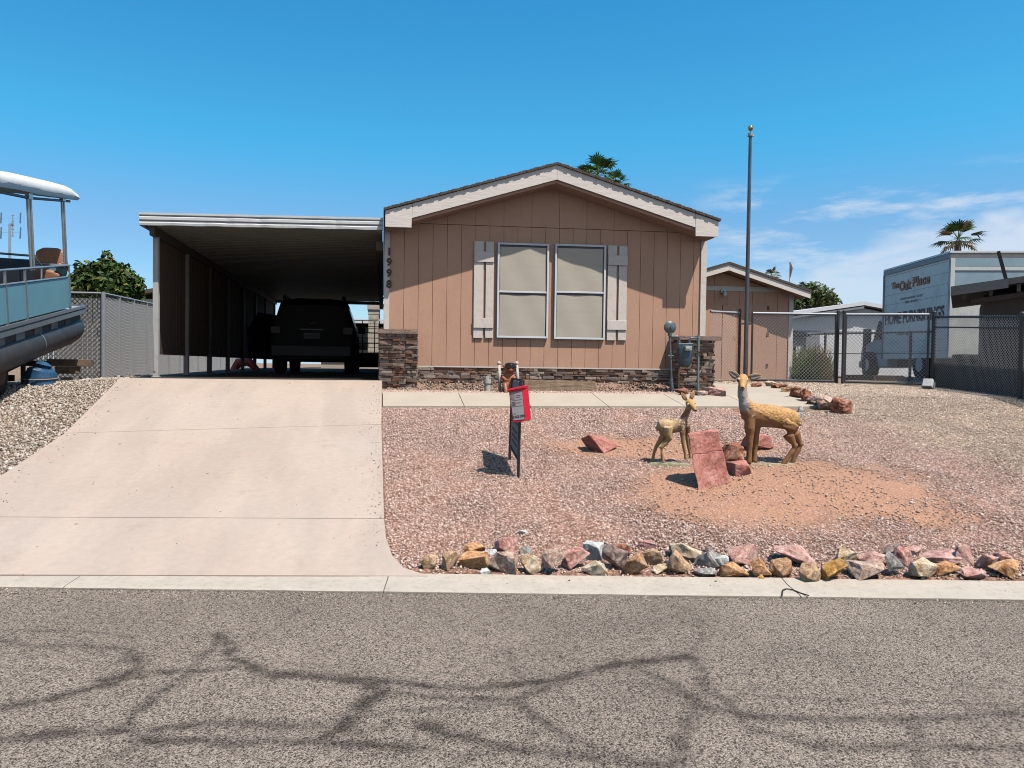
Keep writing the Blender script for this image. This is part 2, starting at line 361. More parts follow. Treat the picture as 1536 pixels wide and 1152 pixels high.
def gravel_ground_mat():
    m = bpy.data.materials.new('gravel_bed'); m.use_nodes = True; nt = m.node_tree; N = nt.nodes; L = nt.links; b = N['Principled BSDF']
    b.inputs['Roughness'].default_value = .95; b.inputs['Specular IOR Level'].default_value = .15
    at = N.new('ShaderNodeAttribute'); at.attribute_name = 'Col'; tc = N.new('ShaderNodeTexCoord')
    vo = N.new('ShaderNodeTexVoronoi'); vo.inputs['Scale'].default_value = 42; L.new(tc.outputs['Object'], vo.inputs['Vector'])
    r = N.new('ShaderNodeValToRGB'); r.color_ramp.elements[0].color = (1.25, 1.25, 1.25, 1); r.color_ramp.elements[1].color = (.55, .55, .55, 1); r.color_ramp.elements[0].position = .15; r.color_ramp.elements[1].position = .75
    L.new(vo.outputs['Distance'], r.inputs['Fac'])
    hv = N.new('ShaderNodeRGBToBW'); L.new(vo.outputs['Color'], hv.inputs['Color'])
    r3 = N.new('ShaderNodeValToRGB'); r3.color_ramp.elements[0].color = (.55, .5, .48, 1); r3.color_ramp.elements[1].color = (1.35, 1.32, 1.3, 1); r3.color_ramp.elements[0].position = .2; r3.color_ramp.elements[1].position = .8
    L.new(hv.outputs[0], r3.inputs['Fac'])
    m1 = N.new('ShaderNodeMix'); m1.data_type = 'RGBA'; m1.blend_type = 'MULTIPLY'; m1.inputs['Factor'].default_value = .9; L.new(at.outputs['Color'], m1.inputs['A']); L.new(r.outputs['Color'], m1.inputs['B'])
    m2 = N.new('ShaderNodeMix'); m2.data_type = 'RGBA'; m2.blend_type = 'MULTIPLY'; m2.inputs['Factor'].default_value = .8; ml_ = N.new('ShaderNodeMath'); ml_.operation = 'MULTIPLY'; ml_.inputs[1].default_value = .9; L.new(at.outputs['Alpha'], ml_.inputs[0]); L.new(ml_.outputs[0], m1.inputs['Factor']); L.new(ml_.outputs[0], m2.inputs['Factor']); L.new(m1.outputs['Result'], m2.inputs['A']); L.new(r3.outputs['Color'], m2.inputs['B'])
    L.new(m2.outputs['Result'], b.inputs['Base Color'])
    bp = N.new('ShaderNodeBump'); bp.invert = True; bp.inputs['Strength'].default_value = .9; bp.inputs['Distance'].default_value = .012; L.new(vo.outputs['Distance'], bp.inputs['Height']); L.new(bp.outputs['Normal'], b.inputs['Normal'])
    return m
gr = finish('ground', me, gravel_ground_mat(), smooth=True); tag(gr, kind='structure')

# ---- loose gravel stones, real geometry
def pebbles(name, X, Y, size, pal, label, zoff=.0, seed=1, flat=.8, matname='pebble'):
    r = np.random.default_rng(seed); n = len(X)
    base = np.array([[1, 0, 0], [-1, 0, 0], [0, 1, 0], [0, -1, 0], [0, 0, 1], [0, 0, -1]], float)
    tri = np.array([[0, 2, 4], [2, 1, 4], [1, 3, 4], [3, 0, 4], [2, 0, 5], [1, 2, 5], [3, 1, 5], [0, 3, 5]])
    P = base[None]*r.uniform(.6, 1.15, (n, 6, 1))+r.normal(0, .22, (n, 6, 3))
    s = size*r.lognormal(0, .28, n)/2
    P = P*s[:, None, None]*np.stack([r.uniform(.8, 1.35, n), r.uniform(.8, 1.2, n), r.uniform(flat*.7, flat*1.3, n)], -1)[:, None, :]
    a = r.uniform(0, 2*np.pi, n); t = r.normal(0, .35, n)
    ca, sa, ct, st_ = np.cos(a), np.sin(a), np.cos(t), np.sin(t)
    x, y, z = P[..., 0], P[..., 1], P[..., 2]
    y, z = y*ct[:, None]-z*st_[:, None], y*st_[:, None]+z*ct[:, None]
    x, y = x*ca[:, None]-y*sa[:, None], x*sa[:, None]+y*ca[:, None]
    Z = gzz(X, Y)+s*.38+zoff
    V = np.stack([x+X[:, None], y+Y[:, None], z+Z[:, None]], -1).reshape(-1, 3)
    F = (tri[None]+np.arange(n)[:, None, None]*6).reshape(-1, 3)
    pal = np.array(pal); w = r.integers(0, len(pal), n); c = pal[w]*r.uniform(.75, 1.2, (n, 1))
    me = attr_mesh(name, V, F, np.repeat(c, 6, 0))
    o = finish(name, me, mat(matname, (1, 1, 1), .9, var=.12, scale=90, attr='Col', spec=.2)); tag(o, label, 'gravel', kind='stuff'); return o
PINK = [(.76, .53, .44), (.70, .47, .38), (.80, .59, .49), (.58, .36, .28), (.76, .54, .44), (.80, .61, .51), (.42, .25, .19), (.70, .48, .38)]
TAN = [(.80, .62, .48), (.72, .54, .41), (.86, .71, .57), (.46, .33, .25), (.76, .57, .43), (.82, .64, .50), (.52, .39, .30)]
GREY = [(.60, .48, .38), (.50, .40, .32), (.66, .57, .47), (.30, .225, .18), (.56, .44, .34), (.72, .64, .55), (.42, .33, .27)]
def scatter(n, x0, x1, y0, y1, seed, fn):
    r = np.random.default_rng(seed); X = r.uniform(x0, x1, n); Y = r.uniform(y0, y1, n); k = fn(X, Y) > r.random(n); return X[k], Y[k]
WK0 = PG(572, 591); WK1 = PG(572, 612); WKR = PG(1245, 617)
def frus(X, Y, m=.35):    # keep to what the camera region (with margin) can see
    q = X*sn+Y*cs; u = (X*cs-Y*sn)/np.maximum(q, .1); return (u > (0-XP)/FPX-m) & (u < (1536-XP)/FPX+m)
def in_path(X, Y):
    a, b, c, d = WPOLY; m = np.ones(X.shape, bool)
    for p, q_ in ((a, b), (b, c), (c, d), (d, a)): m &= ((q_.x-p.x)*(Y-p.y)-(q_.y-p.y)*(X-p.x)) < 0
    return m
WPOLY = [PG(1068, 577), PG(1152, 579), PG(1246, 617), PG(1100, 618)]
def yard_dens(X, Y):
    q = X*sn+Y*cs
    ok = (q > 5.83) & frus(X, Y) & ~((Y > WK1.y-.01) & (Y < WK0.y+.01) & (X < WKR.x)) & ~in_path(X, Y)
    ok &= ~((X < EDGE_X(Y)+.01))
    ok &= ~((Y > 13.2) & (X < 6.1))
    return ok*(1-.9*dirt_mask(X, Y))
er = [PG(640, 866), PG(605, 857), PG(588, 838), PG(579, 812), PG(576, 783), PG(574, 700), PG(572, 640), PG(572, 572.5)]
def EDGE_X(Y): return np.interp(Y, [p.y for p in er], [p.x for p in er])
X, Y = scatter(330000, -.1, 9.5, 4.0, 13.3, 11, lambda X, Y: yard_dens(X, Y)*(1-tanmask(X, Y)))
pebbles('pink_gravel', X, Y, .0185, PINK, 'pink decorative gravel covering the front yard', seed=3)
X, Y = scatter(260000, 3.5, 15, 4.0, 15.2, 12, lambda X, Y: yard_dens(X, Y)*tanmask(X, Y))
pebbles('tan_gravel', X, Y, .020, TAN, 'tan gravel on the right side of the yard in front of the fence', seed=4)
lf = [PG(-70, 781), PG(0, 727), PG(97, 653), PG(190, 568.8)]
def LEDGE(Y): return np.interp(Y, [p.y for p in lf], [p.x for p in lf])
X, Y = scatter(110000, -10, -3, 4.2, 15.5, 13, lambda X, Y: ((X*sn+Y*cs) > 5.8)*frus(X, Y)*(X < np.where(Y < 12.9, LEDGE(Y), -4.15)-.01)*1.)
pebbles('coarse_gravel', X, Y, .033, GREY, 'coarse buff and grey gravel left of the driveway', seed=5)
# ---- small lumps of soil and stones swept against the gutter
X, Y = scatter(26000, .1, 9, 4.0, 7.0, 15, lambda X, Y: np.exp(-((X*sn+Y*cs-5.84)/.07)**2)*frus(X, Y)*(X > EDGE_X(Y)))
pebbles('border_chips', X, Y, .022, TAN+PINK, 'fine stone chips packed along the back of the concrete gutter', seed=6)
X, Y = scatter(900, .3, 8, 4.0, 7.0, 16, lambda X, Y: (((X*sn+Y*cs) > 5.38) & ((X*sn+Y*cs) < 5.73))*frus(X, Y)*(.15+.85*np.exp(-((X-1.9)/.7)**2)))
pebbles('spilled_chips', X, Y, .011, [(.12, .08, .06), (.25, .17, .12)], 'dark gravel chips spilled on the pale gutter', seed=8, zoff=.0)

# ================================================================== ROAD
qv = np.concatenate([np.arange(1.2, 2.8, .05), np.arange(2.8, 5.372, .011)]); tv = np.arange(-5.2, 6.6, .016)
T, Q = np.meshgrid(tv, qv)
RX = T*cs+Q*sn; RY = -T*sn+Q*cs
def roadpt(px, py):
    p = PZ0(px, py); return (p.x*cs-p.y*sn, p.x*sn+p.y*cs)
def PZ0(px, py): d = ray(px, py); return EYEV+d*(-EYE/d.z)
paths = [  # crack-sealing tar, traced as poly-lines in the road plane
 ([(0, 962), (60, 970), (120, 968), (190, 975)], 14, .5), ([(0, 948), (90, 945), (200, 955)], 8, .3),
 ([(190, 975), (205, 1000), (170, 1025), (95, 1045), (0, 1062)], 17, .8), ([(200, 1010), (330, 1005), (350, 1000)], 13, .7),
 ([(330, 950), (350, 985), (400, 1012), (500, 1015), (600, 1025), (720, 1032), (830, 1022), (930, 995), (1040, 985)], 17, .85),
 ([(330, 955), (290, 1005), (230, 1045), (195, 1085)], 14, .6), ([(500, 1012), (580, 1035), (530, 1075), (490, 1110)], 20, .85),
 ([(0, 1112), (90, 1100), (180, 1095)], 20, .8), ([(240, 1092), (320, 1084), (480, 1090)], 15, .75), ([(200, 1110), (350, 1112), (490, 1115), (640, 1125)], 15, .75),
 ([(150, 1020), (230, 1010), (280, 1008)], 14, .75), ([(195, 1085), (215, 1112), (160, 1140)], 14, .5),
 ([(580, 1040), (700, 1050), (780, 1048), (900, 1000)], 13, .65), ([(580, 1070), (690, 1062), (780, 1055)], 10, .5),
 ([(640, 1088), (740, 1120), (860, 1130), (1000, 1150)], 18, .7), ([(780, 1055), (820, 1090), (900, 1125), (960, 1145)], 14, .6),
 ([(760, 975), (775, 1010), (800, 1030)], 10, .4), ([(930, 990), (1020, 1030), (1045, 1060), (1160, 1075), (1300, 1080), (1536, 1070)], 15, .6),
 ([(1045, 1060), (1020, 1110), (1010, 1152)], 17, .55), ([(1045, 985), (1060, 1030), (1130, 1095), (1220, 1118), (1370, 1120), (1536, 1122)], 14, .55),
 ([(1370, 1085), (1385, 1152)], 15, .5), ([(960, 1025), (1030, 1040), (1090, 1050)], 14, .5), ([(690, 1140), (760, 1120), (800, 1100)], 12, .4), ([(1050, 930), (1045, 985)], 10, .3),
 ([(0, 1000), (80, 1005), (190, 1010)], 7, .25), ([(1080, 1040), (1200, 1050), (1536, 1060)], 8, .3), ([(470, 900), (380, 960), (300, 1000)], 10, .18)]
dark = np.zeros_like(T)
wob = (fbm(T, Q, 6, 21, 5)-.5)*.09; wob2 = (fbm(T, Q, 6, 31, 5)-.5)*.07; patchy = np.clip(.1+fbm(T, Q, 14, 41, 4)*1.8, .25, 1.4)
for pts, w, s in paths:
    P = np.array([roadpt(*p) for p in pts]); d = np.full(T.shape, 9.)
    for a, b in zip(P[:-1], P[1:]):
        ab = b-a; h = np.clip(((T+wob-a[0])*ab[0]+(Q+wob2-a[1])*ab[1])/(ab@ab), 0, 1)
        d = np.minimum(d, np.hypot(T+wob-a[0]-h*ab[0], (Q+wob2-a[1]-h*ab[1])))
    ww = w*.0028
    dark = np.maximum(dark, s*np.exp(-(d/ww)**2)*patchy)
for k_ in range(3):      # hairline branches where |noise| crosses zero near the main seams
    h_ = np.abs(fbm(T+wob, Q+wob2, 1.5+k_*.6, 301+k_*17, 3)-.5); dark = np.maximum(dark, np.clip(1-h_/.012, 0, 1)*.33*np.clip((np.roll(fbm(T, Q, 1.1, 91+k_), 3)-.45)*5, 0, 1)*np.clip((5.0-Q)*1.2, 0, 1))
edge = np.exp(-((5.372-Q)/.035)**2)*np.clip(fbm(T, Q*0+1, 1.2, 51)*2-.5, 0, 1)
dark = np.maximum(dark, .8*edge)
tone = 1+(fbm(T, Q, .8, 61)-.5)*.35+(fbm(T, Q, 4, 66)-.5)*.22
lightl = np.clip(1-(Q-3)/3, 0, 1)*0
base = np.array([.238, .198, .165])
cc = base[None, None]*tone[..., None]*(1-.66*np.clip(dark*1.1, 0, 1)[..., None])
me = attr_mesh('road', np.stack([RX, RY, np.full_like(RX, .0)+.004*(fbm(T, Q, 1.5, 71)-.5)*(Q < 5.3)], -1).reshape(-1, 3), grid_faces(len(tv), len(qv)), cc.reshape(-1, 3))
def asphalt():
    m = bpy.data.materials.new('chip_seal'); m.use_nodes = True; nt = m.node_tree; N = nt.nodes; L = nt.links; b = N['Principled BSDF']
    b.inputs['Roughness'].default_value = .9; b.inputs['Specular IOR Level'].default_value = .2
    at = N.new('ShaderNodeAttribute'); at.attribute_name = 'Col'; tc = N.new('ShaderNodeTexCoord')
    out = at.outputs['Color']; H = None
    for sc, lo, hi, f in ((125, .34, 1.5, 1.), (230, .45, 1.45, 1.)):
        vo = N.new('ShaderNodeTexVoronoi'); vo.inputs['Scale'].default_value = sc; L.new(tc.outputs['Object'], vo.inputs['Vector'])
        bw = N.new('ShaderNodeRGBToBW'); L.new(vo.outputs['Color'], bw.inputs['Color'])
        r = N.new('ShaderNodeValToRGB'); e = r.color_ramp.elements; e[0].position = .22; e[0].color = (lo, lo*.97, lo*.94, 1); e[1].position = .8; e[1].color = (hi, hi*.98, hi*.95, 1)
        k = e.new(.40); k.color = (1.0, .98, .96, 1)
        L.new(bw.outputs[0], r.inputs['Fac'])
        mx = N.new('ShaderNodeMix'); mx.data_type = 'RGBA'; mx.blend_type = 'MULTIPLY'; mx.inputs['Factor'].default_value = f
        L.new(out, mx.inputs['A']); L.new(r.outputs['Color'], mx.inputs['B']); out = mx.outputs['Result']
        if H is None: H = vo
    L.new(out, b.inputs['Base Color'])
    bp = N.new('ShaderNodeBump'); bp.invert = True; bp.inputs['Strength'].default_value = 1; bp.inputs['Distance'].default_value = .006; L.new(H.outputs['Distance'], bp.inputs['Height']); L.new(bp.outputs['Normal'], b.inputs['Normal'])
    return m
AS = asphalt(); rd = finish('road', me, AS, smooth=True); tag(rd, kind='structure')
# rest of the street, left and right and behind the photographer
def strip(name, t0, t1, q0, q1, z, m, col, nt_=40, nq=4):
    T, Q = np.meshgrid(np.linspace(t0, t1, nt_), np.linspace(q0, q1, nq)); RX = T*cs+Q*sn; RY = -T*sn+Q*cs
    me = attr_mesh(name, np.stack([RX, RY, np.full_like(RX, z)], -1).reshape(-1, 3), grid_faces(nt_, nq), np.array(col)[None]); o = finish(name, me, m); tag(o, kind='structure')
strip('road', -80, -5.2, -3.5, 5.358, 0, AS, base); strip('road', 6.584, 80, -3.5, 5.358, 0, AS, base); strip('road', -5.2, 6.57, -3.5, 1.2, 0, AS, base)
rr = np.random.default_rng(44); n = 2600; t_ = rr.uniform(-4.5, 6.2, n); q_ = 5.36-np.abs(rr.normal(0, .10, n))-.01; ZG = gzz
gzz = lambda X, Y: np.zeros_like(X)
pebbles('road_grit', t_*cs+q_*sn, -t_*sn+q_*cs, .008, TAN+GREY+[(.1, .08, .07)]*6, 'fine stone grit lying on the asphalt along the gutter', seed=45)
gzz = ZG
# ---- gutter pan: one long concrete band, rising slightly to its back edge
CONC = mat('gutter_concrete', (.53, .455, .37), .9, var=.07, scale=5, bump=.25, bscale=300, spec=.2, dirt=((.22, .17, .13), 26, .45))
mb = MB()
tj = [-60, -30, -14, -9.0, -6.0]+[-2.9, .0-.62, 2.35, 5.3, 8.3, 12, 30, 60]
for a, b in zip(tj[:-1], tj[1:]):
    a += .004; b -= .004; prof = [(5.37, -.06), (5.37, .006), (5.40, .012), (5.60, .022), (5.715, .042), (5.73, .038), (5.73, -.05)]
    n = max(2, int((b-a)/.25)); n = min(n, 40)
    V = []; 
    for i in range(n+1):
        t = mix(a, b, i/n)
        for (qq, z) in prof:
            w = 0 if z < 0 else (vnoise(np.array(t), np.array(qq), 3, 5)-.5)*.006
            V.append((t*cs+(qq)*sn, -t*sn+qq*cs, z+float(w)))
    k = len(prof); F = [(i*k+j, i*k+j+1, (i+1)*k+j+1, (i+1)*k+j) for i in range(n) for j in range(k-1)]
    F += [tuple(range(k)), tuple(n*k+j for j in range(k-1, -1, -1))]; mb.add(V, F)
tag(mb.build('gutter', CONC), kind='structure')
# ---- driveway slabs
def slab(mb, rows, th=.12, n=14, zt=.03, z0=None):
    """rows = list of (left point, right point); top follows the terrain"""
    V = []
    for ri, (a, b) in enumerate(rows):
        for i in range(n+1):
            t = i/n; x = mix(a[0], b[0], t); y = mix(a[1], b[1], t)
            V.append((x, y, ZS(x, y)+(z0 if z0 is not None and ri == 0 else zt)))
    m = len(rows); k = n+1
    F = [(j*k+i, j*k+i+1, (j+1)*k+i+1, (j+1)*k+i) for j in range(m-1) for i in range(n)]
    o = len(V); V2 = [(x, y, z-th) for x, y, z in V]; per = [i for i in range(k)]+[j*k+n for j in range(1, m)]+[(m-1)*k+i for i in range(n-1, -1, -1)]+[j*k for j in range(m-2, 0, -1)]
    base_ = len(V); V += [V2[i] for i in per]
    F += [(per[i], base_+i, base_+(i+1) % len(per), per[(i+1) % len(per)]) for i in range(len(per))]
    mb.add(V, F)
def ZS(x, y):    # smooth drive height, continuing past the terrain steps
    x_ = min(max(x, -4.1), -.02) if y > 12.0 else x
    return g(x_, y)
def P2(p): return (p.x, p.y)
J1 = (PG(-90, 780), PG(576, 783)); J2 = (PG(97, 653.5), PG(572, 640)); TOP = ((lf[3].x, 12.9), (-.015, 12.9))
def dirn(a, b, d): v = Vector((b[0]-a[0], b[1]-a[1])).normalized()*d; return (a[0]+v.x, a[1]+v.y)
mb = MB()
C0 = (PG(-260, 864), PG(642, 866.5))
rows = [(P2(C0[0]), P2(C0[1]))]
for k, t in ((1, .32), (2, .55), (3, .78)): rows.append(((mix(C0[0].x, J1[0].x, t), mix(C0[0].y, J1[0].y, t)), P2(er[k])))
J1a = ((J1[0].x, J1[0].y-.006), (J1[1].x, J1[1].y-.006)); rows.append(J1a)
# first row: hold clear of the gutter back edge
rows[0] = tuple((x+sn*.012, y+cs*.012) for x, y in rows[0])
slab(mb, rows, n=40, z0=.010)
def between(a, b, n, ys0=.006, ys1=-.006):
    A = ((a[0][0], a[0][1]+ys0), (a[1][0], a[1][1]+ys0)); B = ((b[0][0], b[0][1]+ys1), (b[1][0], b[1][1]+ys1))
    return [tuple((mix(A[s][0], B[s][0], i/n), mix(A[s][1], B[s][1], i/n)) for s in (0, 1)) for i in range(n+1)]
JJ1 = (P2(J1[0]), P2(J1[1])); JJ2 = (P2(J2[0]), P2(J2[1]))
slab(mb, between(JJ1, JJ2, 8)); slab(mb, between(JJ2, TOP, 8, .006, -.0))
def concrete():
    m = bpy.data.materials.new('drive_concrete'); m.use_nodes = True; nt = m.node_tree; N = nt.nodes; L = nt.links; b = N['Principled BSDF']
    b.inputs['Roughness'].default_value = .88; b.inputs['Specular IOR Level'].default_value = .25
    tc = N.new('ShaderNodeTexCoord')
    def nz(sc, vec=None, det=6, ro=.6):
        n = N.new('ShaderNodeTexNoise'); n.inputs['Scale'].default_value = sc; n.inputs['Detail'].default_value = det; n.inputs['Roughness'].default_value = ro
        L.new(vec or tc.outputs['Object'], n.inputs['Vector']); return n.outputs['Fac']
    def ramp(v, a, b_, ca, cb):
        r = N.new('ShaderNodeValToRGB'); e = r.color_ramp.elements; e[0].position = a; e[1].position = b_; e[0].color = (*ca, 1); e[1].color = (*cb, 1); L.new(v, r.inputs['Fac']); return r.outputs['Color']
    def mul(a, c, f=1.):
        x = N.new('ShaderNodeMix'); x.data_type = 'RGBA'; x.blend_type = 'MULTIPLY'; x.inputs['Factor'].default_value = f; L.new(a, x.inputs['A']); L.new(c, x.inputs['B']); return x.outputs['Result']
    c = ramp(nz(.55), .35, .68, (.52, .405, .325), (.54, .435, .36))
    mp = N.new('ShaderNodeMapping'); mp.inputs['Scale'].default_value = (1.6, .22, 1); mp.inputs['Rotation'].default_value = (0, 0, R(8)); L.new(tc.outputs['Object'], mp.inputs['Vector'])
    c = mul(c, ramp(nz(1.6, mp.outputs['Vector'], 3, .5), .38, .62, (.93, .93, .94), (1.03, 1.02, 1.01)))      # wheel-track streaks
    c = mul(c, ramp(nz(14, None, 6, .7), .3, .7, (.93, .93, .93), (1.05, 1.05, 1.05)))
    c = mul(c, ramp(nz(2.3, None, 8, .7), .60, .80, (1, 1, 1), (.82, .80, .77)))
    c = mul(c, ramp(nz(7.3, None, 2, .5), .735, .76, (1, 1, 1), (.62, .58, .54)))
    c = mul(c, ramp(nz(190, None, 2, .5), .3, .7, (.93, .93, .93), (1.05, 1.05, 1.05)))
    L.new(c, b.inputs['Base Color'])
    bp = N.new('ShaderNodeBump'); bp.inputs['Strength'].default_value = .25; bp.inputs['Distance'].default_value = .004; L.new(nz(120), bp.inputs['Height']); L.new(bp.outputs['Normal'], b.inputs['Normal'])
    return m
DC = concrete()
tag(mb.build('driveway', DC, smooth=False), kind='structure')
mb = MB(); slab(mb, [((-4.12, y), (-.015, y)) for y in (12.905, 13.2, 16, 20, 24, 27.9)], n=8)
tag(mb.build('carport_floor', mat('shade_dark_floor', (.035, .03, .026), .8, var=.1)), kind='structure')  # near-black base colour carries the shade under the carport roof
rr = np.random.default_rng(71); n = 520; Y = rr.uniform(6.2, 12.8, n); k_ = rr.random(n) < .55
X = np.where(k_, EDGE_X(Y)-np.abs(rr.normal(0, .12, n))-.02, LEDGE(Y)+np.abs(rr.normal(0, .16, n))+.03); k_ = rr.random(n) < .12; X = np.where(k_, rr.uniform(-3.2, -.1, n), X)
pebbles('driveway_grit', X, Y, .011, PINK+GREY+[(.12, .09, .08)]*5, 'stray gravel stones scattered along the driveway edges', seed=72, zoff=.031)
# ---- front walk
mb = MB()
def ZS(x, y): return g(max(x, .02), y)
px = [572.8, 691, 786, 897, 1006, 1100]
xj = [.0]+[PG(p, 600).x for p in px[1:]]
for a, b in zip(xj[:-1], xj[1:]):
    slab(mb, [((a+.005, mix(WK1.y, WK0.y, t)), (b-.005, mix(WK1.y, WK0.y, t))) for t in (0, .5, 1)], n=4)
a, b, c, d = WPOLY; e0 = (xj[-1]+.005, WK1.y); 
A2 = (xj[-1]+.006, WK0.y); 
def lerp2(p, q_, t): return (mix(p[0], q_[0], t), mix(p[1], q_[1], t))
lft = [(e0[0], e0[1]), (e0[0], WK0.y), (a.x, a.y)]; rgt = [(WKR.x, WK1.y), lerp2((WKR.x, WK1.y), P2(b), .45), P2(b)]
rows = [(lft[0], rgt[0]), (lft[1], rgt[1]), (lerp2(lft[1], lft[2], .5), lerp2(rgt[1], rgt[2], .5)), (lft[2], rgt[2])]
slab(mb, rows, n=6)
tag(mb.build('walkway', mat('walk_concrete', (.51, .43, .34), .9, var=.07, scale=2.5, bump=.2, bscale=200, spec=.2, dirt=((.38, .29, .22), 5, .35))), kind='structure')
# ================================================================== HOUSE
WY = 13.4; FY = 12.92      # wall plane, fascia plane
SID = mat('siding', (.60, .355, .245), .8, var=.05, scale=3, bump=.5, bscale=45, spec=.25, stretch=(1, 1, .25), bdist=.004, dirt=((.40, .23, .16), 4, .25))
SIDB = mat('siding_gap', (.16, .09, .06), .9)
TRIM = mat('trim_paint', (.80, .70, .62), .7, var=.05, scale=8, bump=.6, bscale=35, stretch=(1, 1, .3), spec=.3, bdist=.005, dirt=((.42, .34, .29), 12, .35))
TRIMR = mat('rake_paint', (.84, .75, .67), .7, var=.05, scale=8, bump=.45, bscale=14, stretch=(.35, 1, 1.6), spec=.3, bdist=.008)
SHIN = mat('shingle', (.10, .075, .06), .95, var=.35, scale=30, bump=.8, bscale=80)
WHITE = mat('white_metal', (.72, .72, .70), .35, var=.05, scale=6, spec=.5, dirt=((.40, .38, .35), 5, .35))
ALU = mat('white_frame', (.78, .80, .82), .4, var=.03, spec=.5)
house = thing('house', (3.0, 18, 1.2), 'tan mobile home with cream gable trim, white shutters and stone skirting', 'house')
HW = 6.03
zs = PYp(845, 553, WY).z                                     # bottom of siding
pkY = PYp(836, 247, FY); lfY = PYp(578, 315.5, FY); rtY = PYp(1078, 332, FY)
LX, RX_ = lfY.x, rtY.x
pk = Vector((pkY.x, 0, pkY.z)); zl = lfY.z; zr = rtY.z
ze = (zl+zr)/2
pk.x = (LX+RX_)/2*.4+pk.x*.6
def rake_top(x): return mix(zl, pk.z, (x-LX)/(pk.x-LX)) if x < pk.x else mix(pk.z, zr, (x-pk.x)/(RX_-pk.x))
# siding boards with real grooves
mb = MB(); bw = .2515; x = LX+.085; zj = PYp(800, 341, WY).z
mbk = MB(); 
def gable_cut(x): return rake_top(x)-.20
XE = RX_-.075
while x < XE-.02:
    x1 = min(x+bw, XE); a, b = x+.0035, x1-.0035
    if x == LX+.085: a = x
    mb.hexa([(a, WY, zs), (b, WY, zs), (b, WY+.02, zs), (a, WY+.02, zs), (a, WY, min(zj-.006, gable_cut(a))), (b, WY, min(zj-.006, gable_cut(b))), (b, WY+.02, min(zj-.006, gable_cut(b))), (a, WY+.02, min(zj-.006, gable_cut(a)))])
    x = x1
x = LX+.08
zb = zj+.004
while x < XE-.02:
    x1 = min(x+.503, XE); a, b = x+.003, x1-.003
    ca, cb = gable_cut(a), gable_cut(b)
    if ca > zb or cb > zb:
        segs = [a, b]
        if a < pk.x < b: segs = [a, pk.x, b]
        for s0, s1 in zip(segs[:-1], segs[1:]):
            c0, c1 = max(zb, gable_cut(s0)), max(zb, gable_cut(s1))
            mb.hexa([(s0, WY-.006, zb), (s1, WY-.006, zb), (s1, WY+.02, zb), (s0, WY+.02, zb), (s0, WY-.006, c0), (s1, WY-.006, c1), (s1, WY+.02, c1), (s0, WY+.02, c0)])
    x = x1
mb.build('siding', SID, house)
mb = MB(); mb.prism([(LX, WY+.012, zs-.3), (RX_, WY+.012, zs-.3), (RX_, WY+.012, gable_cut(RX_)), (pk.x, WY+.012, pk.z-.2), (LX, WY+.012, gable_cut(LX))], (0, .1, 0))
mb.build('wall_backing', SIDB, house)
mb = MB(); mb.bx(LX+.02, LX+.1, WY+.115, 29, zs-.5, zl-.15); mb.bx(RX_-.1, RX_-.02, WY+.115, 29, zs-.5, zr-.15); mb.bx(LX+.1, RX_-.1, 28.9, 29, zs-.5, zl-.15)
mb.build('wall', SID, house)
mb = MB(); mb.bx(LX-.01, LX+.085, WY-.028, WY+.12, zs-.6, zl-.21); mb.build('corner_trim', TRIM, house, bevel=.004)
mb = MB(); mb.bx(RX_-.115, RX_-.005, WY-.028, WY+.12, zs-.6, zr-.21); mb.build('corner_trim', TRIM, house, bevel=.004)
# rake boards with square tails
def rake(xa, za, xb, zb2, tail, w=.275, name='rake_board'):
    m_ = MB(); d = 1 if xb > xa else -1
    t0 = xa+d*tail
    sl = (zb2-za)/(xb-xa)
    zt = lambda x: za+sl*(x-xa)
    m_.prism([(xa, FY, za-w+.0), (t0, FY, za-w), (t0+d*.012, FY, zt(t0)-.002), (xa, FY, za)], (0, .035, 0))
    n = 16
    V = []
    t1 = t0+d*.016
    m_.prism([(t1-d*.012, FY+.003, zt(t1)-w*.92), (xb, FY+.003, zb2-w*.93), (xb, FY+.003, zb2-.002), (t1-d*.0, FY+.003, zt(t1)-.002)], (0, .034, 0))
    return m_.build(name, TRIMR, house, bevel=.004)
rake(LX-.0, zl, pk.x-.001, pk.z, .44); rake(RX_, zr, pk.x+.001, pk.z, .42)
# inner sub-fascia and soffit (brown band under the rake)
for xa, za, xb in ((LX+.05, zl, pk.x), (RX_-.05, zr, pk.x)):
    mb = MB(); w = .30; zz = lambda x: rake_top(x)-.25
    mb.prism([(xa, FY+.05, zz(xa)-.05), (xb, FY+.05, zz(xb)-.05), (xb, FY+.05, zz(xb)+.03), (xa, FY+.05, zz(xa)+.03)], (0, WY-FY-.06, 0))
    mb.build('soffit', SID, house)
# roof: shingled slopes, thin overhanging edge
for side in (0, 1):
    xa, za = (LX-.03, zl) if side == 0 else (RX_+.03, zr); mb = MB(); n = 44
    for i in range(n):
        t0, t1 = i/n, (i+1)/n; x0, x1 = mix(xa, pk.x, t0), mix(xa, pk.x, t1); z0, z1 = mix(za, pk.z+.0, t0), mix(za, pk.z, t1)
        h = .042+.004*((i*7) % 3); o = .032+.006*math.sin(i*2.3+side)
        mb.prism([(x0, FY-o, z0), (x1, FY-o, z1), (x1, FY-o, z1+h*.8), (x0, FY-o, z0+h)], (0, 16, 0))
    mb.build('roof', SHIN, house)
# plumbing vent on the roof
mb = MB(); p = PYp(1057, 322, 16); mb.cyl((5.75, 15, 4.2), (5.75, 15, 4.55), .03); mb.build('roof_vent', SHIN, house)
